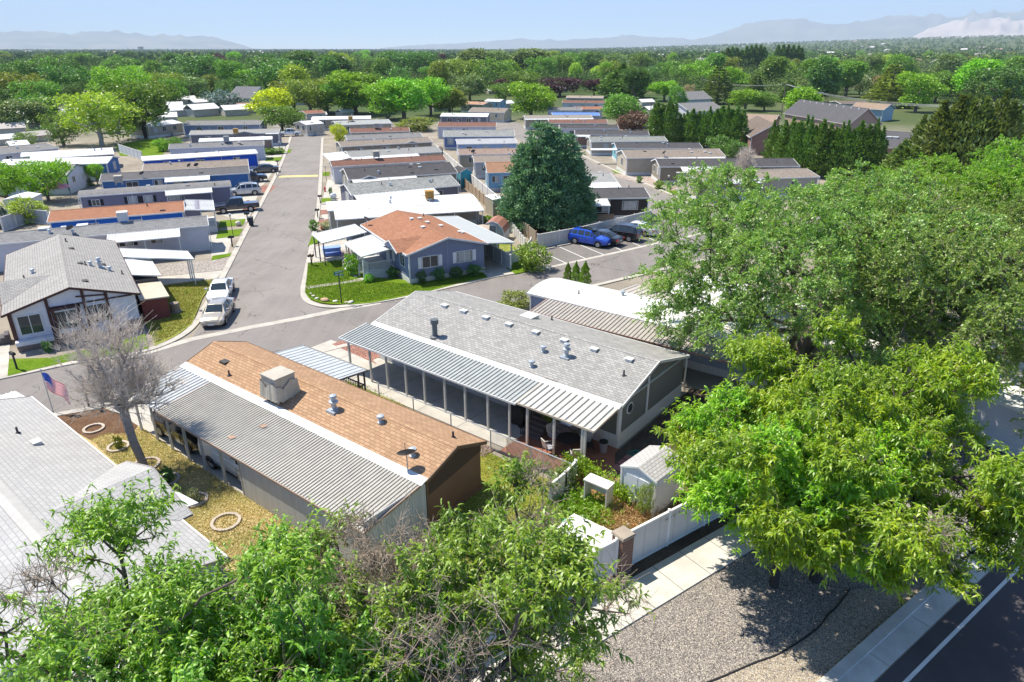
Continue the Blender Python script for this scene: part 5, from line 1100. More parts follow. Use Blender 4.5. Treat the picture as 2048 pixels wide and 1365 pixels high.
# ---------------------------------------------------------------- street furniture
def mailbox(lb, x, y, n=1, h=1.05, rz=0, col=blk):
    T = thing('mailbox', lb, 'mailbox', P(x, y), rz); m = MB(); m.box(-.05,.05,-.05,.05,0,h); m.build('post', col, T)
    for i in range(n):
        m = MB(); xo = (i-(n-1)/2)*.3; prof = [(-.1,0),(.1,0),(.1,.13),(.07,.2),(0,.23),(-.07,.2),(-.1,.13)]
        a = [(xo+p[0], -.24, h+p[1]) for p in prof]; b = [(xo+p[0], .24, h+p[1]) for p in prof]; m.face(a); m.face(b[::-1])
        for k in range(7): j = (k+1) % 7; m.face([a[j], a[k], b[k], b[j]])
        m.build('letter_box', col, T)
    return T
mailbox('dark mailbox on a post beside the front lawn at the left edge', 35, 741, 1, 1.15, R(60))
mailbox('double mailbox by the path of the corner lawn', 624, 533, 2, 1.0, R(-10), plain((.13,.09,.06,1)))
mailbox('double mailbox near the gravel yard driveway', 465, 494, 2, 1.0, R(-10)); mailbox('double mailbox beside the black pickup', 496, 445, 2, 1.0, R(-10))
mailbox('mailbox by the white panelled home', 553, 352, 2, 1.0); mailbox('mailbox in front of the bright blue home', 556, 335, 2, 1.0); mailbox('mailbox by the red hydrant lawn', 641, 408, 2, 1.0); mailbox('mailbox in front of the bare white roof', 636, 437, 2, 1.0)
mailbox('dark mailbox under the grey bare tree by the kerb', 179, 816, 1, 1.9, R(50), plain((.03,.03,.03,1)))
def lamp(lb, x, y, h=2.1):
    T = thing('yard_lamp', lb, 'lamp post', P(x, y)); m = MB(); m.tube((0,0,0),(0,0,h),.04,.03,8); m.build('pole', blk, T); m = MB(); m.lathe((0,0,h), [(.06,0),(.12,.08),(.15,.3),(.17,.32),(.02,.42)], 8); m.build('lantern', plain((.5,.5,.48,1)), T)
lamp('black yard lamp on the lawn by the white railed porch', 466, 470); lamp('black yard lamp beside the round shrub', 509, 372); lamp('black yard lamp in front of the red brown roof', 653, 362); lamp('black yard lamp by the steps under the olive beige home', 1335, 384); lamp('black yard lamp on the far lawn by the shrub', 561, 308)
lamp('black yard lamp on the lawn in front of the cottage', 604, 262)
T = thing('street_sign', 'green street name blades on a dark pole at the corner lawn', 'street sign', P(683.5,609))
m = MB(); m.tube((0,0,0),(0,0,2.75),.045,.045,8); m.build('pole', plain((.02,.03,.03,1)), T); GS = plain((.0,.17,.11,1), .4)
for a, z in ((R(-10),2.62),(R(35),2.86)):
    b = MB(); b.box(-.42,.42,-.012,.012,-.09,.09); bo = b.build('sign_blade', GS, T, loc=(0,0,z)); bo.rotation_euler = (0,0,a)
    b = MB(); rr = random.Random(5)
    for k in range(6): xx = -.3+k*.11; b.box(xx,xx+.07,-.016,-.012,-.035,.04)
    b.build('lettering', wht, bo)
T = thing('fire_hydrant', 'red fire hydrant by the kerb in front of the dark grey home', 'hydrant', P(650.5,384))
m = MB(); m.lathe((0,0,0), [(.16,0),(.16,.06),(.11,.08),(.11,.55),(.15,.57),(.13,.68),(.05,.76)], 10); m.tube((-.2,0,.45),(.2,0,.45),.06,.06,8); m.build('body', plain((.5,.03,.03,1)), T)
T = thing('wheelie_bin', 'dark wheeled bin standing on the kerb of the street', 'bin', P(503,452), R(20))
m = MB(); m.hexa([Vector(p) for p in ((-.25,-.28,0.05),(.25,-.28,0.05),(.25,.28,0.05),(-.25,.28,0.05),(-.32,-.36,1.02),(.32,-.36,1.02),(.32,.36,1.02),(-.32,.36,1.02))]); m.build('body', plain((.02,.03,.04,1)), T); m = MB(); m.box(-.34,.34,-.4,.38,1.02,1.09); m.build('lid', plain((.05,.06,.07,1)), T)
def cloth(c):
    t = NT('flag_cloth'); d = t.n('BsdfDiffuse'); tr = t.n('BsdfTranslucent'); t.set(d, 0, c); t.set(tr, 0, c); m = t.n('MixShader'); t.set(m, 0, .5); t.set(m, 1, d.outputs[0]); t.set(m, 2, tr.outputs[0]); t.t.links.new(m.outputs[0], t.o.inputs[0]); return t.m
# flag on the eave of the lower left home
T = thing('flag_pole', 'american flag on a slender pole at the corner of the lower left home', 'flag', P(107,826), 0)
H_ = ztop(742, T.location.y); m = MB(); m.tube((0,0,0),(0,0,H_),.03,.018,8); m.lathe((0,0,H_), [(.03,0),(.06,.05),(.03,.1)], 8); m.build('pole', galv, T)
fw, fh, nx, ny = 2.1, 1.35, 20, 13; fl = [MB() for _ in range(3)]; fm = [cloth((.62,.03,.06,1)), cloth((.85,.8,.83,1)), cloth((.03,.08,.42,1))]
def fp(i, j, off=0): u = i/nx; v = j/ny; return Vector((u*fw*.62, -u*.12 + .09*math.sin(u*9+v*2), H_-.12-v*fh*.8 - u*u*.55 - u*.42 + .03*math.sin(u*7))) + Vector((0,off,0))
for i in range(nx):
    for j in range(ny):
        k = 2 if (i < 8 and j < 7) else (0 if j % 2 == 0 else 1); fl[k].face([fp(i,j+1), fp(i+1,j+1), fp(i+1,j), fp(i,j)])
for k, nm in enumerate(('red_stripes','white_stripes','blue_canton')): fl[k].build(nm, fm[k], T)
st_ = MB()
for i in range(6):
    for j in range(5):
        c = fp(.8+i*1.2, .8+j*1.3, -.012); st_.face([c+Vector((.028*math.cos(a), 0, .028*math.sin(a))) for a in [R(90+72*q*2) for q in range(5)]]); 
st_.build('stars', fm[1], T)
T = thing('picnic_table', 'blue tarp covered table under the white carport of the corner house', 'table', P(664,508), R(20))
m = MB(); m.box(-.9,.9,-.5,.5,.1,.7); m.box(-.95,.95,-.55,.55,.7,.76); m.build('tarp_cover', plain((.22,.33,.6,1)), T); m = MB(); m.box(-.9,.9,-1.1,-.7,.05,.4); m.build('bench', plain((.12,.2,.5,1)), T)
# edging rings in the dry lawn
def ring(lb, x, y, r, tilt=0):
    m = MB(); n = 30; c = P(x, y, 0); rr = random.Random(int(x))
    for i in range(n):
        a, b = 2*math.pi*i/n, 2*math.pi*(i+.93)/n; k = rr.uniform(.97, 1.03)
        q = [c + Vector((math.cos(t)*rd, math.sin(t)*rd, 0)) for t, rd in ((a, r*k-.07), (a, r*k+.07), (b, r*k+.07), (b, r*k-.07))]
        m.hexa([p + Vector((0,0,.02)) for p in q] + [p + Vector((0,0,.13)) for p in q])
    props(m.build('edging_ring', concrete_mat('ring', (.5,.43,.36,1))), lb, 'garden edging', 'round stone edgings in the dry lawn')
for x, y, r, lb in ((188,860,.5,'round stone edging in the bark bed, farthest of the row'),(237,896,.5,'round stone edging second from the street in the dry lawn'),(293,932,.62,'round stone edging around the bare grey tree trunk'),(336,962,.52,'round stone edging holding dark green plants'),(390,1003,.55,'round stone edging holding pale green plants'),(452,1047,.6,'round stone edging nearest the leafy tree')): ring(lb, x, y, r)
# rocks along the corner
rr = random.Random(9)
for i, (x, y, s, c) in enumerate(((650,604,.42,(.5,.33,.22,1)),(634,600,.22,(.55,.5,.42,1)),(627,595,.2,(.55,.52,.46,1)),(622,590,.16,(.5,.48,.42,1)),(671,606,.25,(.6,.58,.5,1)),(693,608,.2,(.5,.42,.34,1)),(702,608,.3,(.6,.58,.52,1)),(700,549,.22,(.5,.42,.38,1)),(706,553,.22,(.48,.4,.36,1)),(712,556,.2,(.5,.44,.4,1)))):
    m = MB(); m.lathe((0,0,0), [(s*.7,0),(s,s*.25),(s*.8,s*.5),(s*.3,s*.65)], 7); o = m.build('boulder', plain(c, .9), loc=P(x, y)+Vector((0,0,.08))); o.rotation_euler = (0,0,rr.random()*6); o.scale = (1, rr.uniform(.6,.9), 1)
    props(o, ['large orange tan boulder at the lawn corner','pale boulder left of the large tan one','small pale boulder near the kerb bend','smallest pale boulder up the kerb','white boulder right of the large tan one','tan stone at the foot of the street sign','whitish boulder right of the street sign','pink stone edging the flowerbed, farthest','pink stone edging the flowerbed, middle','pink stone edging the flowerbed, nearest the porch'][i], 'boulder')
# tree stump
T = thing('tree_stump', 'weathered tree stump on the mixed lawn by the brick storage room', 'stump', P(352,626))
m = MB(); m.lathe((0,0,0), [(.6,0),(.42,.2),(.36,.5),(.38,.85),(.36,.87)], 11); m.build('stump', bark_mat('stump_bark', (.3,.25,.2,1)), T); m = MB(); m.tube((.2,-.1,.05),(.9,-.3,-.02),.16,.05,7); m.build('root', bark_mat('stump_bark', (.3,.25,.2,1)), T)
for x, y, lb in ((1097,499,'concrete wheel stop in the first parking bay'),(1128,492,'concrete wheel stop in the second parking bay')):
    m = MB(); m.box(-.9,.9,-.08,.08,0,.14); o = m.build('wheel_stop', m_kerb, loc=P(x, y)); o.rotation_euler = (0,0,R(34)); props(o, lb, 'wheel stop')
# garden urn, pots
for x, y, c, s, lb in ((477,452,(.6,.55,.45,1),.35,'round cream garden urn on the small front lawn'),(497,408,(.25,.07,.04,1),.3,'terracotta pot on the red gravel'),(667,398,(.6,.62,.64,1),.5,'white tub by the corner of the dark grey home'),(646,460,(.4,.1,.06,1),.3,'red clay pot by the flowers at the white roofed home')):
    m = MB(); m.lathe((0,0,0), [(s*.5,0),(s,s*.6),(s*.95,s*1.2),(s*.6,s*1.5),(s*.7,s*1.6)], 12); props(m.build('garden_urn', plain(c), loc=P(x, y)), lb, 'planter')
for pts in ([(497,406),(485,420),(520,418),(528,404)],[(525,370),(512,385),(540,385),(553,372)],[(640,420),(638,430),(662,428),(664,420)],[(637,440),(634,452),(660,450),(664,438)]): sheet('red_gravel', pts, m_gravr, .012)
for pts in ([(440,442),(436,456),(486,450),(492,438)],[(436,462),(432,478),(478,472),(486,458)],[(640,397),(638,406),(662,404),(662,396)],[(534,316),(530,323),(560,322),(566,314)],[(556,302),(552,308),(580,306),(584,298)],[(596,256),(598,260),(620,259),(622,254)],[(645,345),(644,352),(658,352),(660,344)],[(230,290),(240,312),(320,314),(345,290),(300,278)],[(1222,340),(1230,347),(1252,350),(1250,339)],[(1330,382),(1345,390),(1372,388),(1360,380)],[(425,512),(422,522),(462,512),(465,506)]): sheet('lawn', pts, m_lawn, .02)
sheet('concrete_pad', [(655,360),(640,420),(646,440),(700,430),(700,360)], m_drive, .007); sheet('concrete_pad', [(495,445),(520,380),(556,330),(572,290),(540,290),(510,340),(440,430)], m_drive, .0075)
sheet('gravel_yard', [(1225,352),(1300,372),(1345,388),(1400,380),(1340,362),(1250,340)], m_gravr if 0 else gravel_mat('pinkgravel', [(.4,.3,.26,1),(.5,.42,.36,1),(.58,.5,.44,1)], 8), .01)
sheet('bark_bed', [(1010,445),(1062,470),(1150,462),(1180,440),(1120,425),(1040,425)], m_dark, .015)
# church / large building at the right
CB = brick((.33,.23,.16,1), (.28,.19,.13,1)); CR = shingle((.125,.12,.13,1), (.1,.1,.105,1), .8, .4, .2)
def hall(lb, A, B, w, ze, rise, wall, roof, **k): return home(lb, A, B, w, wall, roof, ze=ze, rise=rise, name='hall_building', cat='building', skh=.3, sk=wall, oh=.4, **k)
_b = P(1698,250,4.0)
hl = hall('large hall with a tall charcoal gable roof and tan brick gable end', _b + Vector((-4,30,0)), _b, P(1770,250,4.0).x-_b.x, 4.0, 3.5, CB, CR, vents=[(.1+.1*i,.46,'box') for i in range(9)], seed=80, fascia=plain((.4,.36,.34,1)))
h2 = hall('lower charcoal roofed wing of the hall with white skylights', P(1700,290,3.4), P(1832,300,3.4), 15, 3.4, 2.2, CB, CR, vents=[(.5,.3,'sky'),(.6,.3,'sky'),(.3,.35,'sky'),(.2,.35,'sky')], seed=81, fascia=plain((.4,.36,.34,1)))
hall('reddish brick house with steep brown roof behind the conifers', P(1470,255,3.5), P(1500,275,3.5), 9, 3.5, 2.6, brick((.26,.1,.07,1), (.22,.09,.06,1)), BRSH, vents=0, seed=82)
hall('tan roofed low brick building with a chimney', P(1482,243,3.2), P(1548,246,3.2), 12, 3.2, 1.4, CB, shingle((.36,.27,.21,1), None, .8), vents=0, seed=83)
hall('grey roofed building between the two conifer clumps', P(1380,224,3.2), P(1450,221,3.2), 12, 3.2, 2.0, GW, G3, vents=0, seed=84)
hall('house with white gable posts beyond the conifers', P(1372,200,3.2), P(1425,198,3.2), 11, 3.2, 2.4, GW, G3, vents=0, seed=85)
hall('tan roofed building with blue grey end wall behind the hall', P(1700,216,3.4), P(1768,220,3.4), 9, 3.4, 1.4, siding((.3,.4,.45,1)), shingle((.36,.27,.2,1), None, .8), vents=0, seed=86)
hall('long brown fascia building behind the hall ridge', P(1682,208,3.4), P(1740,208,3.4), 9, 3.4, .6, BEI, BRSH, vents=0, seed=87)
hall('tan roofed house at the right edge between the trees', P(1990,150,4), P(2030,150,4), 14, 4, 2.5, BEI, shingle((.4,.3,.25,1), None, .8), vents=0, seed=88)
hall('dark grey roofed house among the trees left of centre', P(452,196,4), P(500,197,4), 14, 4, 3.5, GW, shingle((.2,.2,.21,1), None, .8), vents=0, seed=89)
hall('dark roofed building at the far right behind the junipers', P(1850,285,3.6), P(1900,290,3.6), 12, 3.6, 2, CB, CR, vents=0, seed=90)
# utility pole and wires
def upole(lb, x, yb, yt, lampy=False):
    b = P(x, yb); h = ztop(yt, b.y); T = thing('utility_pole' if not lampy else 'street_lamp', lb, 'utility pole' if not lampy else 'street lamp', b)
    m = MB(); m.tube((0,0,0),(0,0,h),.17,.11,8); m.build('pole', plain((.2,.15,.11,1)), T)
    if lampy: m = MB(); m.tube((0,0,h-.3),(-2.4,.0,h+.5),.06,.05,6); m.box(-3.0,-2.2,-.15,.15,h+.42,h+.55); m.build('lamp_arm', galv, T)
    else: m = MB(); m.box(-1.3,1.3,-.08,.08,h-.5,h-.35); m.build('cross_arm', plain((.2,.15,.11,1)), T)
    return b + Vector((0,0,h-.4))
u1 = upole('brown utility pole with cross arm near the tan roofed brick building', 1562, 232, 166); u0 = upole('distant wooden utility pole left of the brown one', 1401, 196, 157); u2 = upole('utility pole at the far right beyond the junipers', 2150, 330, 196)
upole('curved arm street lamp beside the hall roof', 1651, 225, 188, True); upole('thin utility pole behind the small cottage with porch', 1361, 195, 160)
for k, (x, yb, yt) in enumerate(((175,140,100),(173,158,118),(262,130,96),(341,130,98),(463,124,97),(1530,178,130),(1300,240,205),(1913,175,118),(30,150,113))): upole(['distant pale pole left of the dome topped tree','distant wooden pole in the left orchard belt','distant pole near the lattice tower','distant pole right of the lattice tower','distant pole before the low mountain end','distant pole below the tall poplars','thin pole behind the red brown shrub','distant dark snag pole in the right tree belt','distant pole at the far left horizon'][k], x, yb, yt)
def wire(a, b, sag, off):
    m = MB(); n = 16; pr = None
    for i in range(n+1):
        t_ = i/n; p = a.lerp(b, t_) + off - Vector((0,0,sag*4*t_*(1-t_)))
        if pr is not None: m.tube(pr, p, .035, .035, 4, False)
        pr = p
    return m
for k, (a, b, sg) in enumerate(((u0,u1,1.2),(u1,u2,3.0))):
    for j in range(3 if k else 2):
        props(wire(a, b, sg+.25*j, Vector((0,(j-1)*.9,0))).build('power_line', plain((.35,.35,.36,1))), ['power line between the two wooden poles','power line sagging from the brown pole to the right edge'][k], 'power line', ['wires between the wooden poles','wires sagging to the right edge'][k])
T = thing('lattice_tower', 'distant lattice tower with a round platform on the left horizon', 'tower', P(283,106)); h = ztop(94, T.location.y); s_ = T.location.y/500
m = MB()
for a in (-1,1):
    for b in (-1,1): m.bar((a*1.2*s_,b*1.2*s_,0),(a*.5*s_,b*.5*s_,h),.25*s_)
m.build('mast', greym, T); m = MB(); m.tube((0,0,h-1.2*s_),(0,0,h),1.8*s_,1.8*s_,10); m.tube((0,0,h-3.6*s_),(0,0,h-2.6*s_),1.6*s_,1.6*s_,10); m.build('platform', greym, T)
# ---------------------------------------------------------------- trees
def tubes_np(P0, P1, R0, R1, k=4):
    d = P1-P0; ln = np.linalg.norm(d, axis=1, keepdims=True); d = d/np.maximum(ln, 1e-6)
    a = np.cross(d, np.array([0.,0.,1.])); bad = np.linalg.norm(a, axis=1) < 1e-3; a[bad] = (1,0,0); a /= np.linalg.norm(a, axis=1, keepdims=True); b = np.cross(d, a)
    th = np.arange(k)*2*np.pi/k; n = len(P0)
    ca, sa = np.cos(th)[None,:,None], np.sin(th)[None,:,None]; o = a[:,None,:]*ca + b[:,None,:]*sa
    V = np.concatenate([P0[:,None,:]+o*R0[:,None,None], P1[:,None,:]+o*R1[:,None,None]], 1).reshape(-1,3)
    i = np.arange(n)[:,None]*2*k; j = np.arange(k)[None,:]; j2 = (j+1) % k
    F = np.stack([i+j, i+j2, i+k+j2, i+k+j], -1).reshape(-1,4); return V, F
def quads_np(C, U, W):
    """leaf rhombs: base C, length vector U, width vector W"""
    V = np.stack([C, C+U*.45+W*.5, C+U, C+U*.45-W*.5], 1).reshape(-1,3); F = np.arange(len(V)).reshape(-1,4); return V, F
def unit(rng, n, zb=0.0):
    v = rng.normal(0, 1, (n,3)); v[:,2] += zb; return v/np.linalg.norm(v, axis=1, keepdims=True)
def perp(rng, U):
    r = rng.normal(0, 1, U.shape); r -= (r*U).sum(1, keepdims=True)*U/np.maximum((U*U).sum(1, keepdims=True), 1e-9); return r/np.linalg.norm(r, axis=1, keepdims=True)
def grow(rng, trunk, targets, step=.5, jag=.1, up=.25):
    """join every target to the nearest part of the growing skeleton; returns nodes, parents, tip ids"""
    N = [np.array(p, float) for p in trunk]; par = [-1]+list(range(len(trunk)-1)); dep = [0.0]*len(N)
    A = np.zeros((len(trunk)+len(targets)*14, 3)); D = np.zeros(len(A)); n = len(N); A[:n] = N
    order = np.argsort(np.linalg.norm((targets - A[n-1])*np.array([1,1,.8]), axis=1) + rng.normal(0,.3,len(targets))); tips = []
    for t in order:
        T_ = targets[t]; df = T_ - A[:n]; dist = np.linalg.norm(df, axis=1)
        cost = dist + D[:n]*.18 + np.maximum(0, -df[:,2])*1.6
        j = int(np.argmin(cost)); L_ = dist[j]; k = min(12, max(1, int(L_/step))); p0 = A[j].copy(); pr = j
        bow = rng.normal(0, jag*L_, 3); bow[2] += up*L_*.2
        for q in range(1, k+1):
            f = q/k; A[n] = p0 + (T_-p0)*f + bow*math.sin(math.pi*f)*.8 + (rng.normal(0, jag*step*.45, 3) if q < k else 0); D[n] = D[pr] + L_/k; par.append(pr); pr = n; n += 1
        tips.append(pr)
    return A[:n].copy(), np.array(par), np.array(tips)
def radii(par, n, r0, p=.45, rmin=.008):
    c = np.ones(n)*.0; child = np.zeros(n, int)
    for i in range(n-1, 0, -1): pass
    cnt = np.zeros(n); has = np.zeros(n, bool); has[par[1:]] = True; cnt[~has] = 1
    for i in range(n-1, 0, -1): cnt[par[i]] += cnt[i]
    return np.maximum(rmin, r0*(cnt/cnt[0])**p)
def wood_np(A, par, r, kbig=7, ksm=3, thr=.035):
    i = np.arange(1, len(A)); big = r[par[i]] > thr; out = []; off = 0; Vs, Fs = [], []
    for m_, k in ((big, kbig), (~big, ksm)):
        s = i[m_]
        if len(s) == 0: continue
        V, F = tubes_np(A[par[s]], A[s], r[par[s]]*.97, r[s], k); Fs.append(F+off); Vs.append(V); off += len(V)
    return np.concatenate(Vs), np.concatenate(Fs)
def cat(*vf):
    off = 0; V, F = [], []
    for v, f in vf: V.append(v); F.append(f+off); off += len(v)
    return np.concatenate(V), np.concatenate(F)
def crown_pts(rng, n, lobes, shell=.6):
    """points in a union of ellipsoid lobes (cx,cy,cz,rx,ry,rz), mostly near their skins"""
    w = np.array([l[3]*l[4]*l[5] for l in lobes])**.7; ch = rng.choice(len(lobes), n*3, p=w/w.sum()); Lb = np.array(lobes)[ch]
    r = (shell + (1-shell)*rng.random(n*3))**1.0; u = unit(rng, n*3, .2); p = Lb[:,:3] + u*Lb[:,3:]*r[:,None]
    keep = np.ones(n*3, bool)
    for l in lobes: keep &= (((p-np.array(l[:3]))/np.array(l[3:]))**2).sum(1) > (shell*.92)**2
    p = p[keep]; return p[:n]
# generic broadleaf for the middle and far distance; unit size: height 10, crown radius about 4
def broadleaf(seed, nl=5200, ls=.42, lobes_n=11, spread=3.3, z0=3.2, zt=8.7, slim=1.0, sx=1.0, trunk_r=.28, lean=0, droop=0, wood=True, z_low=1.2):
    rng = np.random.default_rng(seed); lobes = [(0,0,(z0+zt)/2+.1, 2.7*slim, 2.7*slim, 3.1)]
    for i in range(lobes_n):
        a = i*2.4 + rng.random(); rr_ = spread*rng.uniform(.5, .95)*slim; z = rng.uniform(z0-.9, zt-.3); rr_ *= math.sqrt(max(.12, 1-((z-5.6)/4.2)**2))
        s = rng.uniform(1.0, 1.7); lobes.append((rr_*math.cos(a), rr_*math.sin(a), z, s*slim*1.05, s*slim*1.05, s*.85))
    cl = crown_pts(rng, nl//9, lobes, .72); C = np.repeat(cl, 9, 0); n = len(C)
    C = C + rng.normal(0, .3, (n,3)); U = unit(rng, n, .15); U[:,2] -= droop; U *= (ls*rng.uniform(.6, 1.3, n))[:,None]; W = perp(rng, U)*(ls*.62*rng.uniform(.7,1.2,n))[:,None]
    leaves = quads_np(C, U, W); tg = crown_pts(rng, 46, lobes, .35)
    A, par, tips = grow(rng, [(0,0,0),(.05,0,z_low*.6),(.0,.05,z_low),(0,0,max(z0-.6, z_low+.4))], tg, .9, .1); r = radii(par, len(A), trunk_r, .5, .02)
    return leaves, wood_np(A, par, r, 6, 3, .08)
def conifer(seed, nl=5200, R0=2.6, droop=.35, ls=.5, rows=17, tip=.12, bare=.4, pw=.85):
    rng = np.random.default_rng(seed); Cs, Us = [], []
    for k in range(rows):
        f = k/rows; z = .6 + 9.1*f; rr_ = R0*(1-f)**pw + tip; nb = max(5, int(11*(1-f)+4)); a0 = rng.random()*6.28
        for b in range(nb):
            a = a0 + b*6.283/nb + rng.normal(0,.1); ln_ = rr_*rng.uniform(.78, 1.12); m_ = max(3, int(nl/(rows*nb)*(ln_/R0*1.5+.3))); s = bare + (1-bare)*rng.random(m_)**.7
            d = np.array([math.cos(a), math.sin(a), 0]); side = np.array([-math.sin(a), math.cos(a), 0]); sw = rng.normal(0, 1, m_)*.2*ln_*(1.15-s)*1.3
            p = d[None]*(s*ln_)[:,None] + side[None]*sw[:,None]; p[:,2] = z + .25*s*ln_ - droop*ln_*s*s + rng.normal(0,.07,m_)
            Cs.append(p); u = d[None] + side[None]*(rng.normal(0,.5,m_))[:,None] + np.array([0,0,.35])[None] + rng.normal(0,.25,(m_,3)); Us.append(u)
    C = np.concatenate(Cs); U = np.concatenate(Us); U /= np.linalg.norm(U, axis=1, keepdims=True); n = len(C); U *= (ls*rng.uniform(.6,1.25,n))[:,None]; W = perp(rng, U)*(ls*.42)
    V, F = tubes_np(np.array([[0,0,0.]]), np.array([[0,0,9.4]]), np.array([.22]), np.array([.03]), 7); return quads_np(C, U, W), (V, F)
def columnar(seed, nl=3600, R0=1.3, ls=.45, spires=3, lean=.0, top=1.0):
    """upright juniper / poplar: flame-like vertical sprays"""
    rng = np.random.default_rng(seed); Cs = []
    for s in range(spires):
        a = s*6.28/max(spires,1); off = np.array([math.cos(a), math.sin(a), 0])*(R0*.42 if spires > 1 else 0); H_ = 10*(1 if s == 0 else rng.uniform(.78, .96)); m_ = nl//spires
        f = rng.random(m_)**.85; prof = np.sin(np.clip(f*1.02+.05, 0, 1)*np.pi)**.55*(1-f*.45); lump = 1 + .22*np.sin(f*26 + rng.random()*6) * 1
        a2 = rng.random(m_)*6.283; lump = lump + .18*np.sin(a2*4 + f*9 + s)
        rr_ = R0*(.62 if spires > 1 else 1)*prof*lump*(.72+.28*rng.random(m_)); p = np.stack([np.cos(a2)*rr_, np.sin(a2)*rr_, .25 + f*(H_-.4)], -1) + off*(1-f*.4)[:,None]; Cs.append(p)
    C = np.concatenate(Cs); n = len(C); rad = C.copy(); rad[:,2] = 0; U = rad/np.maximum(np.linalg.norm(rad, axis=1, keepdims=True), .2)*.45 + np.array([0,0,1.0]) + rng.normal(0,.33,(n,3)); U /= np.linalg.norm(U, axis=1, keepdims=True)
    U *= (ls*rng.uniform(.6,1.4,n))[:,None]; W = perp(rng, U)*(ls*.38); V, F = tubes_np(np.array([[0,0,0.]]), np.array([[0,0,8.5]]), np.array([.2]), np.array([.03]), 6); return quads_np(C, U, W), (V, F)
BARK = bark_mat('bark_grey', (.17,.14,.115,1)); BARKD = bark_mat('bark_dark', (.06,.05,.045,1)); BARKL = bark_mat('bark_pale', (.4,.37,.33,1)); DEADW = bark_mat('dead_twig', (.74,.65,.56,1))
def lm(name, c, t=.3):
    c = tuple(min(.6, q*1.7) for q in c); k1, k2 = .6, 1.45
    return leaf_mat(name, (c[0]*k1, c[1]*k1*1.05, c[2]*k1, 1), (c[0], c[1], c[2], 1), (min(1,c[0]*k2*1.1), min(1,c[1]*k2), c[2]*k2, 1), t)
LM = {'mid': lm('leaf_mid', (.09,.17,.025)), 'bright': lm('leaf_bright', (.13,.26,.018)), 'deep': lm('leaf_deep', (.06,.125,.028)), 'olive': lm('leaf_olive', (.13,.17,.028)), 'yg': lm('leaf_yellowgreen', (.2,.29,.03)),
      'yellow': lm('leaf_yellow', (.3,.36,.012)), 'gray': lm('leaf_greygreen', (.11,.165,.06)), 'purple': lm('leaf_purple', (.055,.022,.03), .15), 'redbr': lm('leaf_redbrown', (.085,.045,.032), .15), 'silver': lm('leaf_silver', (.25,.28,.18)),
      'spruce': lm('needle_bluegreen', (.085,.18,.09), .2), 'bluesp': lm('needle_blue', (.08,.12,.1), .08), 'jun': lm('scale_juniper', (.075,.14,.024), .2), 'junb': lm('scale_juniper_brown', (.095,.135,.03), .2), 'arb': lm('scale_arborvitae', (.13,.2,.02), .15), 'pop': lm('leaf_poplar', (.08,.14,.045)), 'tan': lm('leaf_tan', (.2,.15,.08), .1)}
# shared meshes
SHAPES = {}
def shape(key, lv, wd_, H=10.0):
    SHAPES[key] = (npmesh(key+'_crown', lv[0], lv[1], LM['mid']), npmesh(key+'_trunk', wd_[0], wd_[1], BARK, True), H)
for i in range(4): shape('round%d' % i, *broadleaf(100+i, lobes_n=8+i))
for i in range(2): shape('wide%d' % i, *broadleaf(110+i, nl=5200, spread=4.1, lobes_n=15, z0=2.7, zt=8.5))
for i in range(2): shape('tall%d' % i, *broadleaf(120+i, spread=2.4, slim=.8, z0=3.2, zt=9.0, lobes_n=11))
shape('airy0', *broadleaf(130, nl=3000, ls=.36, spread=3.6, lobes_n=10, droop=.6)); shape('bush0', *broadleaf(140, nl=3600, ls=.5, spread=3.4, z0=1.8, zt=8.0, lobes_n=14, slim=1.25, z_low=.4)); shape('shrub0', *broadleaf(141, nl=1500, ls=.9, spread=3.2, z0=2.0, zt=7.8, lobes_n=10, slim=1.25, z_low=.4))
shape('con0', *conifer(150)); shape('con1', *conifer(151, R0=3.2, rows=14)); shape('col0', *columnar(160)); shape('col1', *columnar(161, R0=1.5, spires=4)); shape('jun0', *columnar(162, R0=2.3, spires=5, nl=5200, ls=.5)); shape('pop0', *columnar(163, R0=.85, spires=1, nl=2200, ls=.5)); shape('arb0', *columnar(164, R0=2.2, spires=1, nl=5200, ls=.5))
_tn = [0]
def tree(key, leaf, base, H, wx=None, label=None, group=None, name='leafy_tree', bark=None, cat='tree', wbase=8.0, rz=None):
    _tn[0] += 1; rr = random.Random(_tn[0]*13+1); cm, tm, h0 = SHAPES[key]
    T = thing(name, label, cat, base, rr.random()*6.28 if rz is None else rz, group)
    sz = H/h0; sx = (wx/wbase) if wx else sz; T.scale = (sx, sx, sz)
    for nm, me, mt in (('crown', cm, LM[leaf]), ('trunk', tm, bark or BARK)):
        o = link(nm, me, T)
        if me.materials[0] != mt: o.material_slots[0].link = 'OBJECT'; o.material_slots[0].material = mt
    return T
WB = {'round': 7.6, 'wide': 9.8, 'tall': 5.6, 'airy': 8.4, 'bush': 8.6, 'shrub': 8.4, 'con': 5.4, 'col': 2.6, 'jun': 4.2, 'pop': 1.7, 'arb': 4.2}
def tpx(x, yb, yt, w, key, leaf, label, group=None, **k):
    """tree whose foot is at picture point (x, yb), top at row yt, w picture pixels wide"""
    b = P(x, yb); H = max(1.0, ztop(yt, b.y)); mid = Vector((b.x, b.y, H*.55)); w_ = w/FPX*zc(mid)
    return tree(key, leaf, b, H, w_*1.04, label, group, wbase=WB[key.rstrip('0123456789')], **k)
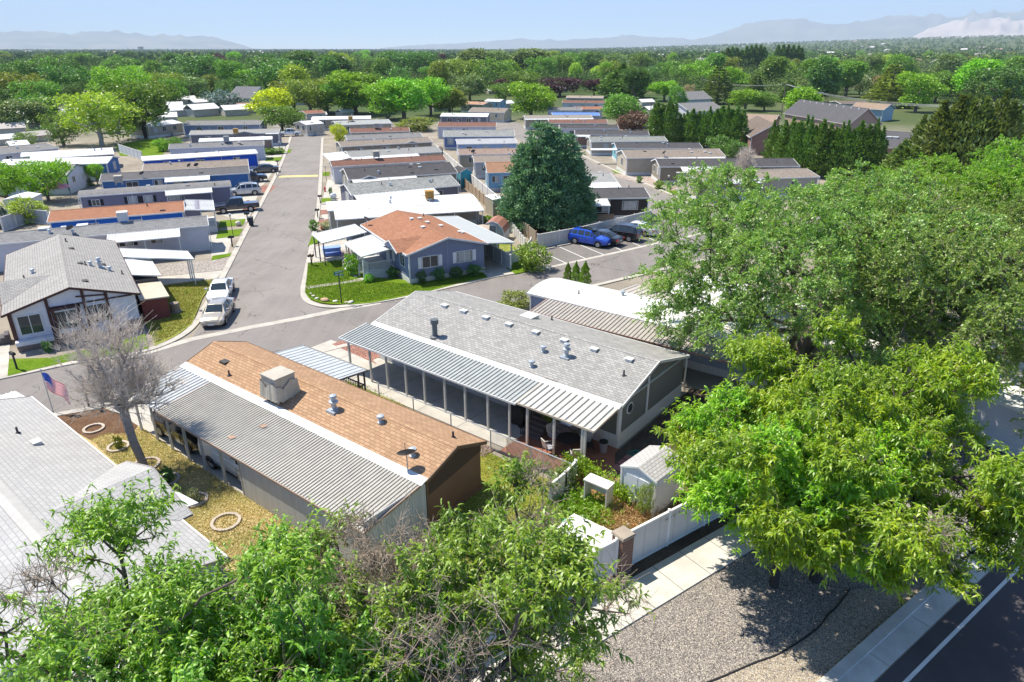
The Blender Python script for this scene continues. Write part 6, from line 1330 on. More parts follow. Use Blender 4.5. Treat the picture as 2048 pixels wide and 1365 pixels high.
NT_ = [  # x, foot row, top row, width, shape, foliage, label
(14,176,125,44,'round0','deep','dark rounded tree at the left edge above the olive crown'),(50,226,135,104,'wide0','olive','wide olive green tree at the left edge'),(118,184,108,78,'wide1','deep','tall dark willow like tree left of the bright round one'),
(40,264,196,80,'round1','gray','grey green tree in front of the olive tree at the left edge'),(95,258,190,70,'round2','mid','green tree right of the grey green one'),(200,186,138,76,'round3','bright','bright round tree right of the tall dark willow like one'),
(172,188,163,38,'round0','purple','small purple tree above the left home roofs'),(240,182,138,34,'con0','bluesp','blue green conifer beside the bright round tree'),(205,292,171,134,'wide0','yg','large yellow green tree with pale trunks on the left lawn'),
(128,292,222,72,'airy0','mid','mid green tree touching the yellow green tree on its left'),(293,277,148,124,'wide1','mid','big spreading green tree with a visible dark trunk by the lawn'),(305,168,127,92,'wide0','bright','bright flat topped tree behind the big spreading one'),
(415,175,102,108,'wide1','deep','massive dark cottonwood rising above the horizon'),(385,203,150,56,'round1','gray','grey green tree left of the blue spruce'),(424,190,147,36,'tall0','olive','slender olive tree beside the grey green one'),(452,224,172,64,'bush0','bluesp','rounded blue grey spruce among the home roofs'),
(512,190,132,88,'wide0','bright','broad bright green tree above the yellow tree'),(548,242,172,78,'round3','yellow','vivid yellow green tree by the end of the street'),(565,264,205,84,'wide1','mid','broad green tree shading the white pickup'),(545,168,112,86,'round2','deep','dark tree left of the far treeline gap'),
(603,160,98,58,'tall1','deep','tall dark tree above the olive crowns'),(622,230,150,88,'wide0','olive','broad olive tree at the end of the street'),(668,168,104,70,'tall0','deep','tall deep green tree left of centre'),(655,225,152,80,'round1','olive','olive tree beside the bright double crown'),
(712,230,138,92,'round2','bright','bright tree left of the largest bright crown'),(742,226,136,80,'wide1','mid','green tree between the two bright crowns'),(808,240,150,92,'round3','bright','largest bright maple at the end of the home row'),(862,232,146,84,'wide0','bright','bright maple right of the largest bright maple'),
(832,262,230,66,'bush0','olive','low dark olive tree behind the home row'),(905,222,178,36,'round0','mid','small rounded green tree right of the bright maples'),(840,160,96,84,'wide1','deep','dark cottonwood pair above the bright maples'),(785,150,99,62,'round1','deep','dark tree on the skyline left of the cottonwood pair'),
(952,160,94,62,'tall1','gray','pale stemmed cottonwood on the skyline, left of three'),(993,160,98,66,'tall0','gray','pale stemmed cottonwood on the skyline, middle of three'),(1060,160,94,72,'tall1','gray','pale stemmed cottonwood on the skyline, right of three'),(940,203,147,62,'round3','gray','grey green tree left of the purple tree'),
(895,190,140,56,'airy0','gray','soft grey tree behind the bright maples'),(1003,192,156,38,'tall0','purple','narrow purple tree among the central crowns'),(1042,190,137,82,'wide0','mid','mid green round tree above the maple'),(1062,238,162,80,'round2','bright','bright green maple with a dense rounded crown by the side street'),
(1120,194,150,80,'wide1','purple','wide purple leaf tree mass behind the homes'),(1188,194,156,42,'round0','purple','purple tree beside the yellow green one'),(1197,166,130,42,'round1','yg','yellow green tree behind the purple trees'),(1246,196,128,84,'jun0','jun','large dark conifer like tree behind the red brown shrub'),
(1242,254,184,76,'round3','mid','round green tree above the charcoal roofs'),(1266,264,214,62,'bush0','redbr','red brown plum tree behind the charcoal roofs'),(1140,150,99,64,'wide0','mid','mid green tree on the skyline right of the cottonwoods'),(1185,150,102,50,'round2','deep','dark tree on the skyline above the yellow green one'),
(1268,208,132,52,'tall1','deep','tall dark tree right of the conifer like one'),(1328,203,160,54,'round0','bright','bright rounded tree above the conifer row'),(1375,208,166,34,'airy0','tan','sparse brownish tree by the white gable house'),(1433,208,128,54,'con1','junb','grey green pine behind the white gable house'),
(1490,222,176,56,'round1','bright','bright green bush like tree by the utility pole'),(1528,222,182,50,'round2','mid','green rounded tree left of the utility pole'),(1598,248,170,64,'tall0','bright','bright upright tree beside the hall roof'),(1507,206,148,50,'con0','junb','brown green pine behind the bright trees'),
(1628,188,113,54,'tall1','mid','tall green tree right of the poplars'),(1672,188,117,50,'round3','olive','olive tree behind the hall'),(1733,160,104,58,'round0','gray','grey green tree in the right tree belt'),(1718,190,148,44,'round1','silver','whitish silver leaved tree in the right tree belt'),
(1757,194,150,40,'round2','tan','rusty brown tree beside the silver one'),(1796,200,154,72,'wide0','yg','yellow green tree on the right, left of two'),(1842,205,152,62,'wide1','yg','yellow green tree on the right, right of two'),(1893,192,145,70,'round3','mid','mid green tree at the right behind the junipers'),
(1990,196,152,74,'wide1','bright','bright green tree at the right edge'),(1950,175,128,60,'round0','mid','tree behind the bright one at the right edge'),(2035,170,122,50,'round1','bright','bright tree cut by the right edge'),(1560,168,118,50,'round2','deep','dark tree just behind the poplar rows'),
(98,402,310,96,'wide1','bright','bright green garden tree by the pink umbrella at the far left'),(20,420,322,70,'round0','bright','bright green tree at the left edge beside the garden tree'),(60,445,385,60,'bush0','yg','yellow green shrub under the bright garden tree'),(10,455,410,36,'con1','bluesp','blue spruce cut by the left edge'),
(196,370,325,34,'round1','bright','small bright tree by the green edged gable'),(165,372,342,34,'con1','deep','dark small conifer beside the green edged gable'),(55,300,262,52,'airy0','mid','small sparse tree among the far left roofs'),(98,275,248,56,'bush0','deep','dark shrub left of the yellow green tree'),
(1065,540,473,62,'bush0','arb','round golden green bush by the parking lot'),(1030,618,580,56,'bush0','olive','olive shrub at the far corner of the grey double wide'),(680,284,240,32,'bush0','yellow','small yellow shrub tree at the bend of the street'),(328,303,272,32,'bush0','bright','bright rounded shrub by the dappled roof home'),
(350,302,270,34,'bush0','mid','green rounded shrub right of the bright shrub'),(1095,222,180,34,'round2','bright','bright tree behind the rounded maple'),(1352,225,168,40,'round3','mid','green tree behind the left conifer clump'),(1575,205,160,40,'con0','jun','dark pine right of the utility pole')]
NT_ += [(590,224,152,84,'wide1','olive','olive tree left of the broad olive one at the street end'),(690,230,154,84,'wide1','mid','green tree between the deep green tree and the bright crowns'),(776,240,158,80,'round2','bright','bright tree just left of the largest maple'),(900,230,172,60,'round3','olive','olive tree right of the bright maples'),(470,214,150,60,'wide0','deep','dark tree behind the blue grey spruce'),(350,214,150,60,'wide1','mid','green tree behind the spreading tree'),(85,240,150,80,'wide1','mid','green tree behind the far left grey green pair'),(10,240,170,60,'round3','deep','dark crown at the left edge below the olive tree'),(140,222,160,60,'wide0','deep','dark tree behind the yellow green lawn tree'),(1010,206,160,56,'wide0','mid','green tree beside the narrow purple tree')]
for x, yb, yt, w, k, lf, lb in NT_: tpx(x, yb, yt, w*(1.22 if w > 50 else 1.05), k, lf, lb, name='conifer_tree' if k[:3] in ('con','jun') else 'leafy_tree', bark=BARKL if 'pale' in lb else (BARKD if 'dark trunk' in lb else None), cat='shrub' if ('shrub' in lb or 'bush' in lb.split(' like')[0] and 'shrub' in lb) and w < 70 else 'tree')
for i, (x, yt) in enumerate([(1440,104),(1450,97),(1459,95),(1468,97),(1478,101),(1487,94),(1496,92),(1505,91),(1514,91),(1522,95),(1549,92),(1559,91),(1569,91),(1579,92),(1589,93),(1596,97)]):
    tpx(x, 152, yt, 19, 'pop0', 'pop', ['first','second','third','fourth','fifth','sixth'][i if i < 5 else i-5 if i < 10 else i-10] + ' slender poplar from the left in the %s tall poplar clump' % ('left' if i < 5 else 'middle' if i < 10 else 'right'), ['left poplar clump','middle poplar clump','right poplar clump'][0 if i < 5 else 1 if i < 10 else 2], name='poplar_tree')
ORD = ['first','second','third','fourth','fifth','sixth','seventh','eighth','ninth']
def row_(pts, key, leaf, lab, grp, nm='juniper_tree', **k):
    for i, (x, yb, yt, w) in enumerate(pts): tpx(x, yb, yt, w, key if isinstance(key, str) else key[i % len(key)], leaf, ORD[i] + ' ' + lab + ', counted from the left', grp, name=nm, **k)
row_([(1312,290,205,42),(1338,292,196,44)], ['col1','jun0'], 'jun', 'juniper of the pair left of the tall screen', 'juniper pair')
row_([(1362,292,222,40),(1385,294,218,42),(1408,296,214,42),(1430,298,212,42),(1452,300,210,42),(1472,302,214,40)], ['jun0','col1'], 'jun', 'juniper in the screen behind the charcoal roofed homes', 'juniper screen behind the homes')
row_([(1440,314,262,50),(1465,318,272,40)], ['bush0'], 'jun', 'rounded shrub tree below the juniper screen', 'shrub trees under the juniper screen')
row_([(1545,335,242,46),(1566,342,236,48),(1590,348,232,50),(1614,352,236,50),(1638,356,240,50),(1662,358,246,50),(1686,360,244,52),(1712,362,242,52),(1738,364,240,48)], ['jun0','col1','jun0'], 'jun', 'juniper in the screen before the hall roof', 'juniper screen before the hall')
row_([(1800,378,282,90),(1836,352,232,80),(1868,372,190,96),(1915,378,172,104),(1962,380,182,104),(2012,372,200,96),(2050,370,215,80)], ['jun0','jun0','col1'], 'junb', 'big juniper in the dark clump at the right edge', 'tall juniper clump at the right edge')
# big blue-green spruce: clustered cones
def spruce_big():
    rng = np.random.default_rng(77); Cs, Us = [], []
    for (cx, cy, H_, R_) in ((-.8,0,12.9,4.6),(2.3,.4,11.6,3.5),(-2.5,.5,10.4,3.2),(.8,-1.2,9.6,3.4),(3.6,.6,8.6,2.2),(0.6,.2,12.3,3.7)):
        rows = 15
        for k in range(rows):
            f = k/rows; z = 1.3 + (H_-1.6)*f; rr_ = R_*(1-f**1.7)**.85 + .25; nb = int(6*(1-f)+5); a0 = rng.random()*6.28
            for b in range(nb):
                a = a0 + b*6.283/nb + rng.normal(0,.12); ln_ = rr_*rng.uniform(.72, 1.13); d = np.array([math.cos(a), math.sin(a), 0]); side = np.array([-d[1], d[0], 0])
                for cl in range(2):
                    sc_ = .62 + .38*(cl+rng.random()*.5)/1.5; c0 = d*ln_*sc_ + side*rng.normal(0,.16)*ln_*.8; m_ = int(46 + 26*(1-f)); q = rng.normal(0, 1, (m_,3))*np.array([.4,.4,.17])*(.65+.5*(1-f)) + c0; q[:,2] += z + .16*sc_*ln_ - .22*ln_*sc_*sc_; q += np.array([cx,cy,0])
                    Cs.append(q); Us.append(d[None]*.8 + rng.normal(0,.55,(m_,3)) + np.array([0,0,.25]))
    C = np.concatenate(Cs); U = np.concatenate(Us); U /= np.linalg.norm(U, axis=1, keepdims=True); n = len(C); U *= (.42*rng.uniform(.6,1.3,n))[:,None]; W = perp(rng, U)*.17
    V, F = quads_np(C, U, W); V2, F2 = cat(tubes_np(np.array([[-.5,0,0.],[2.3,.4,0.]]), np.array([[-.5,0,12.],[2.5,.4,10.5]]), np.array([.4,.3]), np.array([.05,.05]), 9))
    T = thing('spruce_tree', 'huge blue green spruce with several tops between the two streets', 'tree', P(1092,456)); link('crown', npmesh('spruce_crown', V, F, LM['spruce']), T); T.scale = (.9,.9,1); link('trunk', npmesh('spruce_trunk', V2, F2, BARKD, True), T)
spruce_big()
row_([(1135,570,526,17),(1151,573,524,18),(1169,578,524,23)], 'arb0', 'arb', 'cone shaped arborvitae by the white roofed home', 'arborvitae trio by the cross street', nm='arborvitae')
# small plants
def plant(x, yb, yt, w, key, leaf, lb, cat='shrub', name='garden_shrub', grp=None): tpx(x, yb, yt, w, key, leaf, lb, grp, name=name, cat=cat)
for i, (x, yb, yt, w) in enumerate(((843,567,536,24),(878,562,531,28),(913,558,530,26),(948,553,526,32),(786,557,530,24))): plant(x, yb, yt, w, 'shrub0', 'deep', ['dark rose shrub under the left gable window','dark rose shrub right of the left gable window','dark rose shrub between the gable windows','dark rose shrub under the right gable window','dark shrub beside the porch of the corner house'][i])
for x, yb, yt, w, lf, lb in ((706,552,500,30,'bright','climbing bush with pink flowers at the porch post'),(738,566,548,20,'bright','white flowered plant at the foot of the porch steps'),(98,704,682,20,'deep','small dark conifer before the half timbered house'),(485,385,372,1,'deep','x'),(468,410,392,20,'deep','dark clipped round shrub by the mauve home'),(548,308,294,44,'mid','wide clipped shrub before the pink brick end wall'),(628,462,436,18,'mid','dark green cone shrub by the white roofed home'),(655,460,440,22,'silver','flowering shrub by the white roofed home'),(662,392,372,8,'deep','slim dark conifer by the red hydrant'),(670,412,398,16,'bluesp','low blue spruce by the dark grey home'),(1278,366,350,12,'mid','green shrub on the pink gravel'),(1318,378,358,22,'arb','golden shrub left of the olive beige home'),(636,264,250,22,'deep','dark rounded shrub at the end of the street'),(878,402,382,12,'deep','small conifer behind the orange cooler'),(975,445,432,24,'bright','bright weeds by the brown board fence'),(1420,505,495,14,'mid','x')):
    if lb != 'x': plant(x, yb, yt, w, 'shrub0', lf, lb)
for (x, yb, w, lf, lb) in ((336,962,30,'deep','dark green plants inside the round edging'),(390,1003,26,'silver','pale green plants inside the round edging'),(240,896,16,'olive','small weeds inside the second round edging'),(292,935,1,'mid','x')):
    if lb != 'x': plant(x, yb+4, yb-9, w, 'shrub0', lf, lb, 'plants', 'bedding_plants')
# small crowned tree in the pot on the patio
q = POT; o = link('crown', SHAPES['shrub0'][0], q); o.scale = (.11,.11,.09); o.location = (0,0,.9); o.material_slots[0].link = 'OBJECT'; o.material_slots[0].material = LM['olive']

# ---------------------------------------------------------------- detailed near trees
def fronds(rng, C, D, L_, W_, droop=.55, seg=3):
    """arched pinnate leaves as narrow folded strips"""
    n = len(C); Lv = (L_*rng.uniform(.65, 1.25, n))[:,None]; D = D/np.linalg.norm(D, axis=1, keepdims=True); S_ = perp(rng, D); S_[:,2] *= .4; S_ /= np.linalg.norm(S_, axis=1, keepdims=True)
    rows = []; ws = [.35, 1.0, .85, .12] if seg == 3 else [.4, 1.0, .1]
    for k in range(seg+1):
        s = k/seg; c = C + D*Lv*s + np.array([0,0,-1.0])*droop*Lv*s*s; rows.append(c - S_*W_*.5*ws[k]); rows.append(c + S_*W_*.5*ws[k])
    V = np.stack(rows, 1).reshape(-1,3); b = np.arange(n)[:,None,None]*(2*(seg+1)); k = np.arange(seg)[None,:,None]*2
    F = (b + k + np.array([0,1,3,2])[None,None,:]).reshape(-1,4); return V, F
def locust(seed, R_=4.5, H_=10, ntg=520, bare=.15, twigs=5, fr=9, L_=.2, W_=.052, trunk=None, lobes=None, r0=.2):
    rng = np.random.default_rng(seed)
    if lobes is None:
        lobes = [(0,0,H_*.62,R_*.55,R_*.55,H_*.28)]
        for i in range(30):
            a = i*2.4 + rng.random()*.8; z = H_*rng.uniform(.3,.92); q = R_*rng.uniform(.5,.93)*math.sqrt(max(.15, 1-((z/H_-.58)/.5)**2)); s = R_*rng.uniform(.13,.26); lobes.append((q*math.cos(a), q*math.sin(a), z, s, s, s*.5))
    tg = crown_pts(rng, ntg, lobes, .5); ntg = len(tg)
    A, par, tips = grow(rng, trunk or [(0,0,0),(.1,0,1.0),(.15,.1,2.0),(.1,.0,H_*.27)], tg, .42, .16, .35); r = radii(par, len(A), r0, .48, .009)
    tp = A[tips]; ph = seed*1.7; q_ = np.sin(tp[:,0]*1.15+ph)+np.sin(tp[:,1]*1.3+ph*2)+np.sin(tp[:,2]*1.1+ph*3) + rng.normal(0,.45,len(tp)); isb = q_ > np.quantile(q_, 1-bare); cen = np.array([0,0,H_*.5])
    # twigs
    k = twigs; C = np.repeat(tp, k, 0); out = C-cen; out /= np.linalg.norm(out, axis=1, keepdims=True); D = out*.7 + rng.normal(0,.6,C.shape) + np.array([0,0,.25]); D /= np.linalg.norm(D, axis=1, keepdims=True); tl = rng.uniform(.35,.9,len(C)); bb = np.repeat(isb, k); tl[bb] *= 1.3
    m1 = C + D*(tl*.5)[:,None] + rng.normal(0,.05,C.shape); e1 = m1 + (D+rng.normal(0,.35,D.shape))*(tl*.5)[:,None]
    tw = cat(tubes_np(C, m1, np.full(len(C),.009), np.full(len(C),.007), 3), tubes_np(m1, e1, np.full(len(C),.007), np.full(len(C),.004), 3))
    # extra bare twiglets
    Cb = np.repeat(m1[bb], 5, 0); Db = unit(rng, len(Cb), .3); 
    if len(Cb): tw = cat(tw, tubes_np(Cb, Cb+Db*rng.uniform(.2,.55,len(Cb))[:,None], np.full(len(Cb),.009), np.full(len(Cb),.004), 3))
    lv = ~bb; s = rng.random((lv.sum(), fr))**.7; Cl, Ml, El = C[lv][:,None,:], m1[lv][:,None,:], e1[lv][:,None,:]; s3 = s[:,:,None]
    pt = np.where(s3 < .5, Cl + (Ml-Cl)*s3*2, Ml + (El-Ml)*(s3*2-1)).reshape(-1,3); dd = np.repeat(D[lv], fr, 0)*.35 + rng.normal(0,.75,pt.shape) + np.array([0,0,.25])
    return fronds(rng, pt, dd, L_, W_), wood_np(A, par, r, 8, 3, .03), tw
def elm(seed, lobes, H_, ntg=700, twigs=9, leaves=13, ls=.13, r0=.38, trunk=None):
    """fine leaved tree with long arching, feathered twigs"""
    rng = np.random.default_rng(seed); tg = crown_pts(rng, ntg, lobes, .55)
    A, par, tips = grow(rng, trunk or [(0,0,0),(.1,0,1.2),(.0,.2,2.4),(.2,.0,3.4)], tg, .7, .14, .4); r = radii(par, len(A), r0, .5, .015); tp = A[tips]; cen = np.array([0,0,H_*.4])
    C = np.repeat(tp, twigs, 0); out = C-cen; out /= np.linalg.norm(out, axis=1, keepdims=True); n = len(C); D = out*.55 + rng.normal(0,.55,C.shape) + np.array([0,0,.35]); D /= np.linalg.norm(D, axis=1, keepdims=True); tl = rng.uniform(.5,1.35,n); seg = 4; rows = [C]
    for k in range(1, seg+1): f = k/seg; rows.append(C + D*(tl*f)[:,None] - np.array([0,0,1.])*(tl*.42*f*f)[:,None] + rng.normal(0,.02,C.shape))
    tw = [tubes_np(rows[k], rows[k+1], np.full(n,.011-.002*k), np.full(n,.009-.002*k), 3) for k in range(seg)]
    f = rng.random((n, leaves))**.8*seg; k0 = np.minimum(f.astype(int), seg-1); Rw = np.stack(rows, 1); idx = np.arange(n)[:,None]; a = Rw[idx,k0]; b = Rw[idx,k0+1]; pt = (a + (b-a)*(f-k0)[:,:,None]).reshape(-1,3); tdir = (b-a).reshape(-1,3); tdir /= np.linalg.norm(tdir, axis=1, keepdims=True)
    sd = perp(rng, tdir); U = tdir*.6 + sd*.8 + rng.normal(0,.25,sd.shape); U /= np.linalg.norm(U, axis=1, keepdims=True); m_ = len(pt); U *= (ls*rng.uniform(.6,1.3,m_))[:,None]; W = perp(rng, U)*ls*.55
    return quads_np(pt, U, W), wood_np(A, par, r, 8, 3, .05), cat(*tw)
LOC = leaf_mat('leaf_locust', (.1,.21,.015,1), (.2,.38,.025,1), (.38,.55,.05,1), .4, .05); LOCB = leaf_mat('leaf_locust_bright', (.12,.25,.008,1), (.24,.45,.012,1), (.48,.6,.02,1), .4, .05)
ELM = leaf_mat('leaf_elm', (.11,.2,.04,1), (.23,.38,.07,1), (.4,.52,.12,1), .36, .05); GRB = leaf_mat('leaf_bright_elm', (.11,.23,.012,1), (.22,.41,.02,1), (.38,.52,.03,1), .38, .05)
TWG = bark_mat('bark_twig_pale', (.42,.34,.27,1))
def near_tree(label, lv, wd2, leafm, loc, rz=0, wood=None, name='leafy_tree', s=1.0, group=None):
    T = thing(name, label, 'tree', loc, rz, group); T.scale = (s,s,s)
    for nm, me, mt in (('crown', lv, leafm), ('trunk', wd2[0], wood or BARKD), ('twigs', wd2[1], TWG)):
        o = link(nm, me, T)
        if len(me.materials) == 0: me.materials.append(mt)
        elif me.materials[0] != mt: o.material_slots[0].link = 'OBJECT'; o.material_slots[0].material = mt
    return T
def M2(k, vf): return npmesh(k+'_crown', *vf[0]), (npmesh(k+'_trunk', *vf[1], None, True), npmesh(k+'_twigs', *vf[2]))
lcA = M2('locust_open', locust(201, 4.8, 9.8, 620, bare=.34, r0=.2, twigs=5, fr=17)); lcB = M2('locust_slim', locust(205, 4.4, 10.0, 620, bare=.14, r0=.18, twigs=5, fr=17)); lcC = M2('locust_dense', locust(207, 6.1, 10.2, 1150, bare=.01, twigs=6, fr=24, L_=.2, W_=.055, r0=.24)); lcD = M2('locust_small', locust(209, 4.0, 8.8, 560, bare=.03, twigs=5, fr=19, L_=.21, W_=.056, r0=.2))
TW = bark_mat('bark_twig', (.15,.115,.1,1))
near_tree('leafy locust with many bare grey twigs in the lower middle foreground', lcA[0], lcA[1], LOC, (-1.5,13.3,0), .4, TW, s=1.02)
near_tree('slender locust over the light grey roof in the lower left foreground', lcB[0], lcB[1], LOC, (-8.2,12.0,0), 1.2, TW)
near_tree('low locust between the two foreground locusts at the bottom edge', lcD[0], lcD[1], LOC, (-4.7,11.8,0), 2.2, TW, s=1.0)
near_tree('broad bright green locust overhanging the road at the lower right', lcC[0], lcC[1], LOCB, (12.4,21.8,0), .9, BARKD, s=1.0)
near_tree('smaller bright locust with its trunk in the grey gravel', lcD[0], lcD[1], LOCB, (10.6,21.5,0), 4.0, BARKD, s=.98)
def lob(rng_seed, R_, H_, n=14, zl=.3):
    rng = np.random.default_rng(rng_seed); L0 = [(0,0,H_*.58,R_*.66,R_*.66,H_*.33)]
    for i in range(n):
        a = i*2.4 + rng.random()*.6; z = H_*rng.uniform(zl,.86); q = R_*rng.uniform(.6,.86)*math.sqrt(max(.15, 1-((z/H_-.48)/.56)**2)); s = R_*rng.uniform(.22,.36); L0.append((q*math.cos(a), q*math.sin(a), z, s, s, s*.7))
    return L0
eA = M2('elm_a', elm(301, lob(1, 10.2, 13.4, 24, .1), 13.4, 1150, 10, 20, .15)); eB = M2('elm_b', elm(302, lob(2, 8.2, 12.2, 19, .12), 12.2, 850, 10, 20, .15))
near_tree('huge fine leaved elm overhanging the grey double wide on the right', eA[0], eA[1], ELM, (18.4,39.6,0), .3, BARK, 'elm_tree')
near_tree('grey green elm behind the bright locust at the right edge', eB[0], eB[1], ELM, (25.6,34.0,0), 1.5, BARK, 'elm_tree', s=1.05)
near_tree('grey green elm between the huge elm and the right edge', eB[0], eB[1], ELM, (30.5,47.0,0), 3.7, BARK, 'elm_tree')
near_tree('bright green tree behind the elms, left of the pair', eB[0], eB[1], GRB, (36.5,62,0), 5, BARK, s=.95)
near_tree('bright green tree behind the elms at the right edge', eA[0], eA[1], GRB, (50,61,0), 2.5, BARK, s=.95)
# bare grey tree in the dry lawn
def bare_tree():
    rng = np.random.default_rng(401); lobes = [(-.1,0,6.2,2.0,2.0,2.5),(-.5,.2,4.3,2.0,1.8,1.1),(1.1,-.2,4.6,2.0,1.6,1.4)]; tg = crown_pts(rng, 620, lobes, .3)
    A, par, tips = grow(rng, [(0,0,0),(-.08,0,.8),(-.18,0,1.6),(-.22,.05,2.5),(-.2,.05,3.4)], tg, .35, .12, .2); r = radii(par, len(A), .21, .47, .008); tp = A[tips]; C = np.repeat(tp, 11, 0); out = C - np.array([0,0,3.6]); out /= np.linalg.norm(out, axis=1, keepdims=True)
    D = out*.8 + rng.normal(0,.45,C.shape); D[:,2] += .15; n = len(C); l = rng.uniform(.25,.75,n)[:,None]; m_ = C + D*l*.5 + rng.normal(0,.02,C.shape); e = m_ + (D+rng.normal(0,.3,D.shape))*l*.5
    me1 = npmesh('bare_trunk', *wood_np(A, par, r, 9, 3, .03), bark_mat('bare_bark', (.38,.34,.31,1)), True); me2 = npmesh('bare_twigs', *cat(tubes_np(C, m_, np.full(n,.009), np.full(n,.007), 3), tubes_np(m_, e, np.full(n,.007), np.full(n,.004), 3)), DEADW)
    T = thing('bare_tree', 'leafless grey tree standing in a ring on the dry lawn', 'tree', P(290,936)); link('trunk', me1, T); link('twigs', me2, T); T.rotation_euler = (0,0,.2)
    T.rotation_euler = (0, R(-3), 0)
    for lb, x, yb, s in (('small leafless shrub tree by the beige roofed home', 1484,378, .72), ('dark pruned tree skeleton near the pink umbrella', 135,385,.42)):
        T2 = thing('bare_tree', lb, 'tree', P(x, yb), 1.0); T2.scale = (s,s,s); link('trunk', me1, T2); link('twigs', me2, T2)
bare_tree()
# vines, weeds and the dead shrub in the corner yard
def clump(name, lb, pts, hgt, n, leafm, ls, seed, cat='vine', wd_r=.5, kind=None, up=.3, aspect=.6):
    rng = np.random.default_rng(seed); q = [P(*p) if not isinstance(p, Vector) else p for p in pts]; Q = np.array([list(v) for v in q]); seg = rng.integers(0, len(Q)-1, n); t_ = rng.random(n)[:,None]
    C = Q[seg]*(1-t_) + Q[seg+1]*t_ + rng.normal(0,1,(n,3))*np.array([wd_r*.5,wd_r*.5,0]); C[:,2] = hgt[0] + (hgt[1]-hgt[0])*rng.random(n)**.7*(.6+.4*np.sin(C[:,0]*5+C[:,1]*3)**2)
    U = unit(rng, n, up)*(ls*rng.uniform(.6,1.4,n))[:,None]; W = perp(rng, U)*ls*aspect; o = link(name, npmesh(name, *quads_np(C, U, W), leafm)); props(o, lb, cat if not kind else None, None, kind); return o
clump('vine', 'bright green vine sprawling over the patio edge', [(1135,950),(1160,955),(1195,975),(1235,1000),(1265,1015)], (.2,1.3), 2600, LOCB, .14, 1)
clump('vine', 'dark green vine clump behind the short picket fence', [(1110,985),(1128,975),(1140,965)], (.1,1.3), 1300, ELM, .14, 2, wd_r=.4)
clump('weeds', None, [(1110,1020),(1150,1000),(1180,1010),(1200,1040),(1165,1050),(1130,1040)], (.05,.5), 2600, LOC, .16, 3, kind='stuff', wd_r=1.1)
clump('dry_weeds', None, [(1210,1050),(1240,1040),(1270,1040),(1290,1020),(1240,1010),(1225,1060)], (.03,.4), 5000, leaf_mat('dry_stalk', (.28,.16,.07,1), (.48,.32,.14,1), (.62,.46,.22,1), .15, .02), .16, 4, kind='stuff', wd_r=1.0, aspect=.2)
tpx(1288,1040,962,44,'airy0','olive','thin half leafless shrub before the white shed doors', name='garden_shrub', cat='shrub')
tpx(700,560,536,1,'shrub0','mid','x') if 0 else None
clump('flowers', 'pink roses on the porch bush of the corner house', [(703,548),(706,530)], (.6,2.2), 90, leaf_mat('rose_pink', (.5,.15,.15,1), (.6,.3,.28,1), (.7,.45,.4,1), .2), .16, 6, cat='flowers', wd_r=.9)
def tufts(name, poly, n, hgt, w, matl, seed, kind='stuff', z=.03):
    rng = np.random.default_rng(seed); q = np.array([list(P(*p))[:2] if not isinstance(p, Vector) else [p.x, p.y] for p in poly]); lo, hi = q.min(0), q.max(0); pts = rng.uniform(lo, hi, (n*4, 2)); ins = np.zeros(len(pts), bool); j = len(q)-1
    for i in range(len(q)):
        c = ((q[i,1] > pts[:,1]) != (q[j,1] > pts[:,1])) & (pts[:,0] < (q[j,0]-q[i,0])*(pts[:,1]-q[i,1])/(q[j,1]-q[i,1]+1e-9)+q[i,0]); ins ^= c; j = i
    pts = pts[ins][:n]; m_ = len(pts); C = np.concatenate([pts, np.full((m_,1), z)], 1); U = unit(rng, m_, 1.3)*(hgt*rng.uniform(.5,1.3,m_))[:,None]; W = perp(rng, U)*w; W[:,2] *= .3
    o = link(name, npmesh(name, *quads_np(C, U, W), matl)); props(o, kind=kind); return o
tufts('lawn_grass', [(690,760),(740,775),(968,900),(1060,945),(1140,975),(1230,1030),(1262,1075),(1235,1150),(1040,1245),(700,1400),(500,1190),(640,1030),(830,960)], 42000, .11, .05, leaf_mat('blade_yard', (.14,.2,.03,1), (.32,.33,.08,1), (.52,.46,.18,1), .2, .02), 11, z=.02)
tufts('lawn_grass', [(215,868),(262,870),(281,855),(490,993),(640,1090),(500,1200),(380,1060),(180,880)], 36000, .09, .045, leaf_mat('blade_dry', (.28,.29,.09,1), (.52,.42,.23,1), (.66,.54,.34,1), .2, .02), 12, z=.03)
tufts('lawn_grass', [(616,528),(613,560),(610,585),(618,597),(640,605),(662,608),(706,609),(743,606),(788,597),(835,587),(860,582),(913,568),(975,555),(962,548),(812,570),(760,566),(700,560),(690,520)], 30000, .09, .05, leaf_mat('blade_green', (.06,.14,.006,1), (.14,.24,.012,1), (.24,.3,.03,1), .2, .02), 13, z=.1)
tufts('lawn_grass', [(325,573),(428,560),(404,597),(384,648),(352,672),(310,692),(293,649),(300,600)], 20000, .09, .05, leaf_mat('blade_mixed', (.13,.19,.012,1), (.27,.27,.04,1), (.42,.34,.1,1), .2, .02), 14, z=.1)
tufts('gravel_weeds', [wk(-8,-1.75), wk(16,-1.75), wk(16,-2.15), wk(-8,-2.15)], 900, .07, .03, leaf_mat('blade_dry', (.28,.29,.09,1), (.52,.42,.23,1), (.66,.54,.34,1), .2, .02), 15, z=.005)
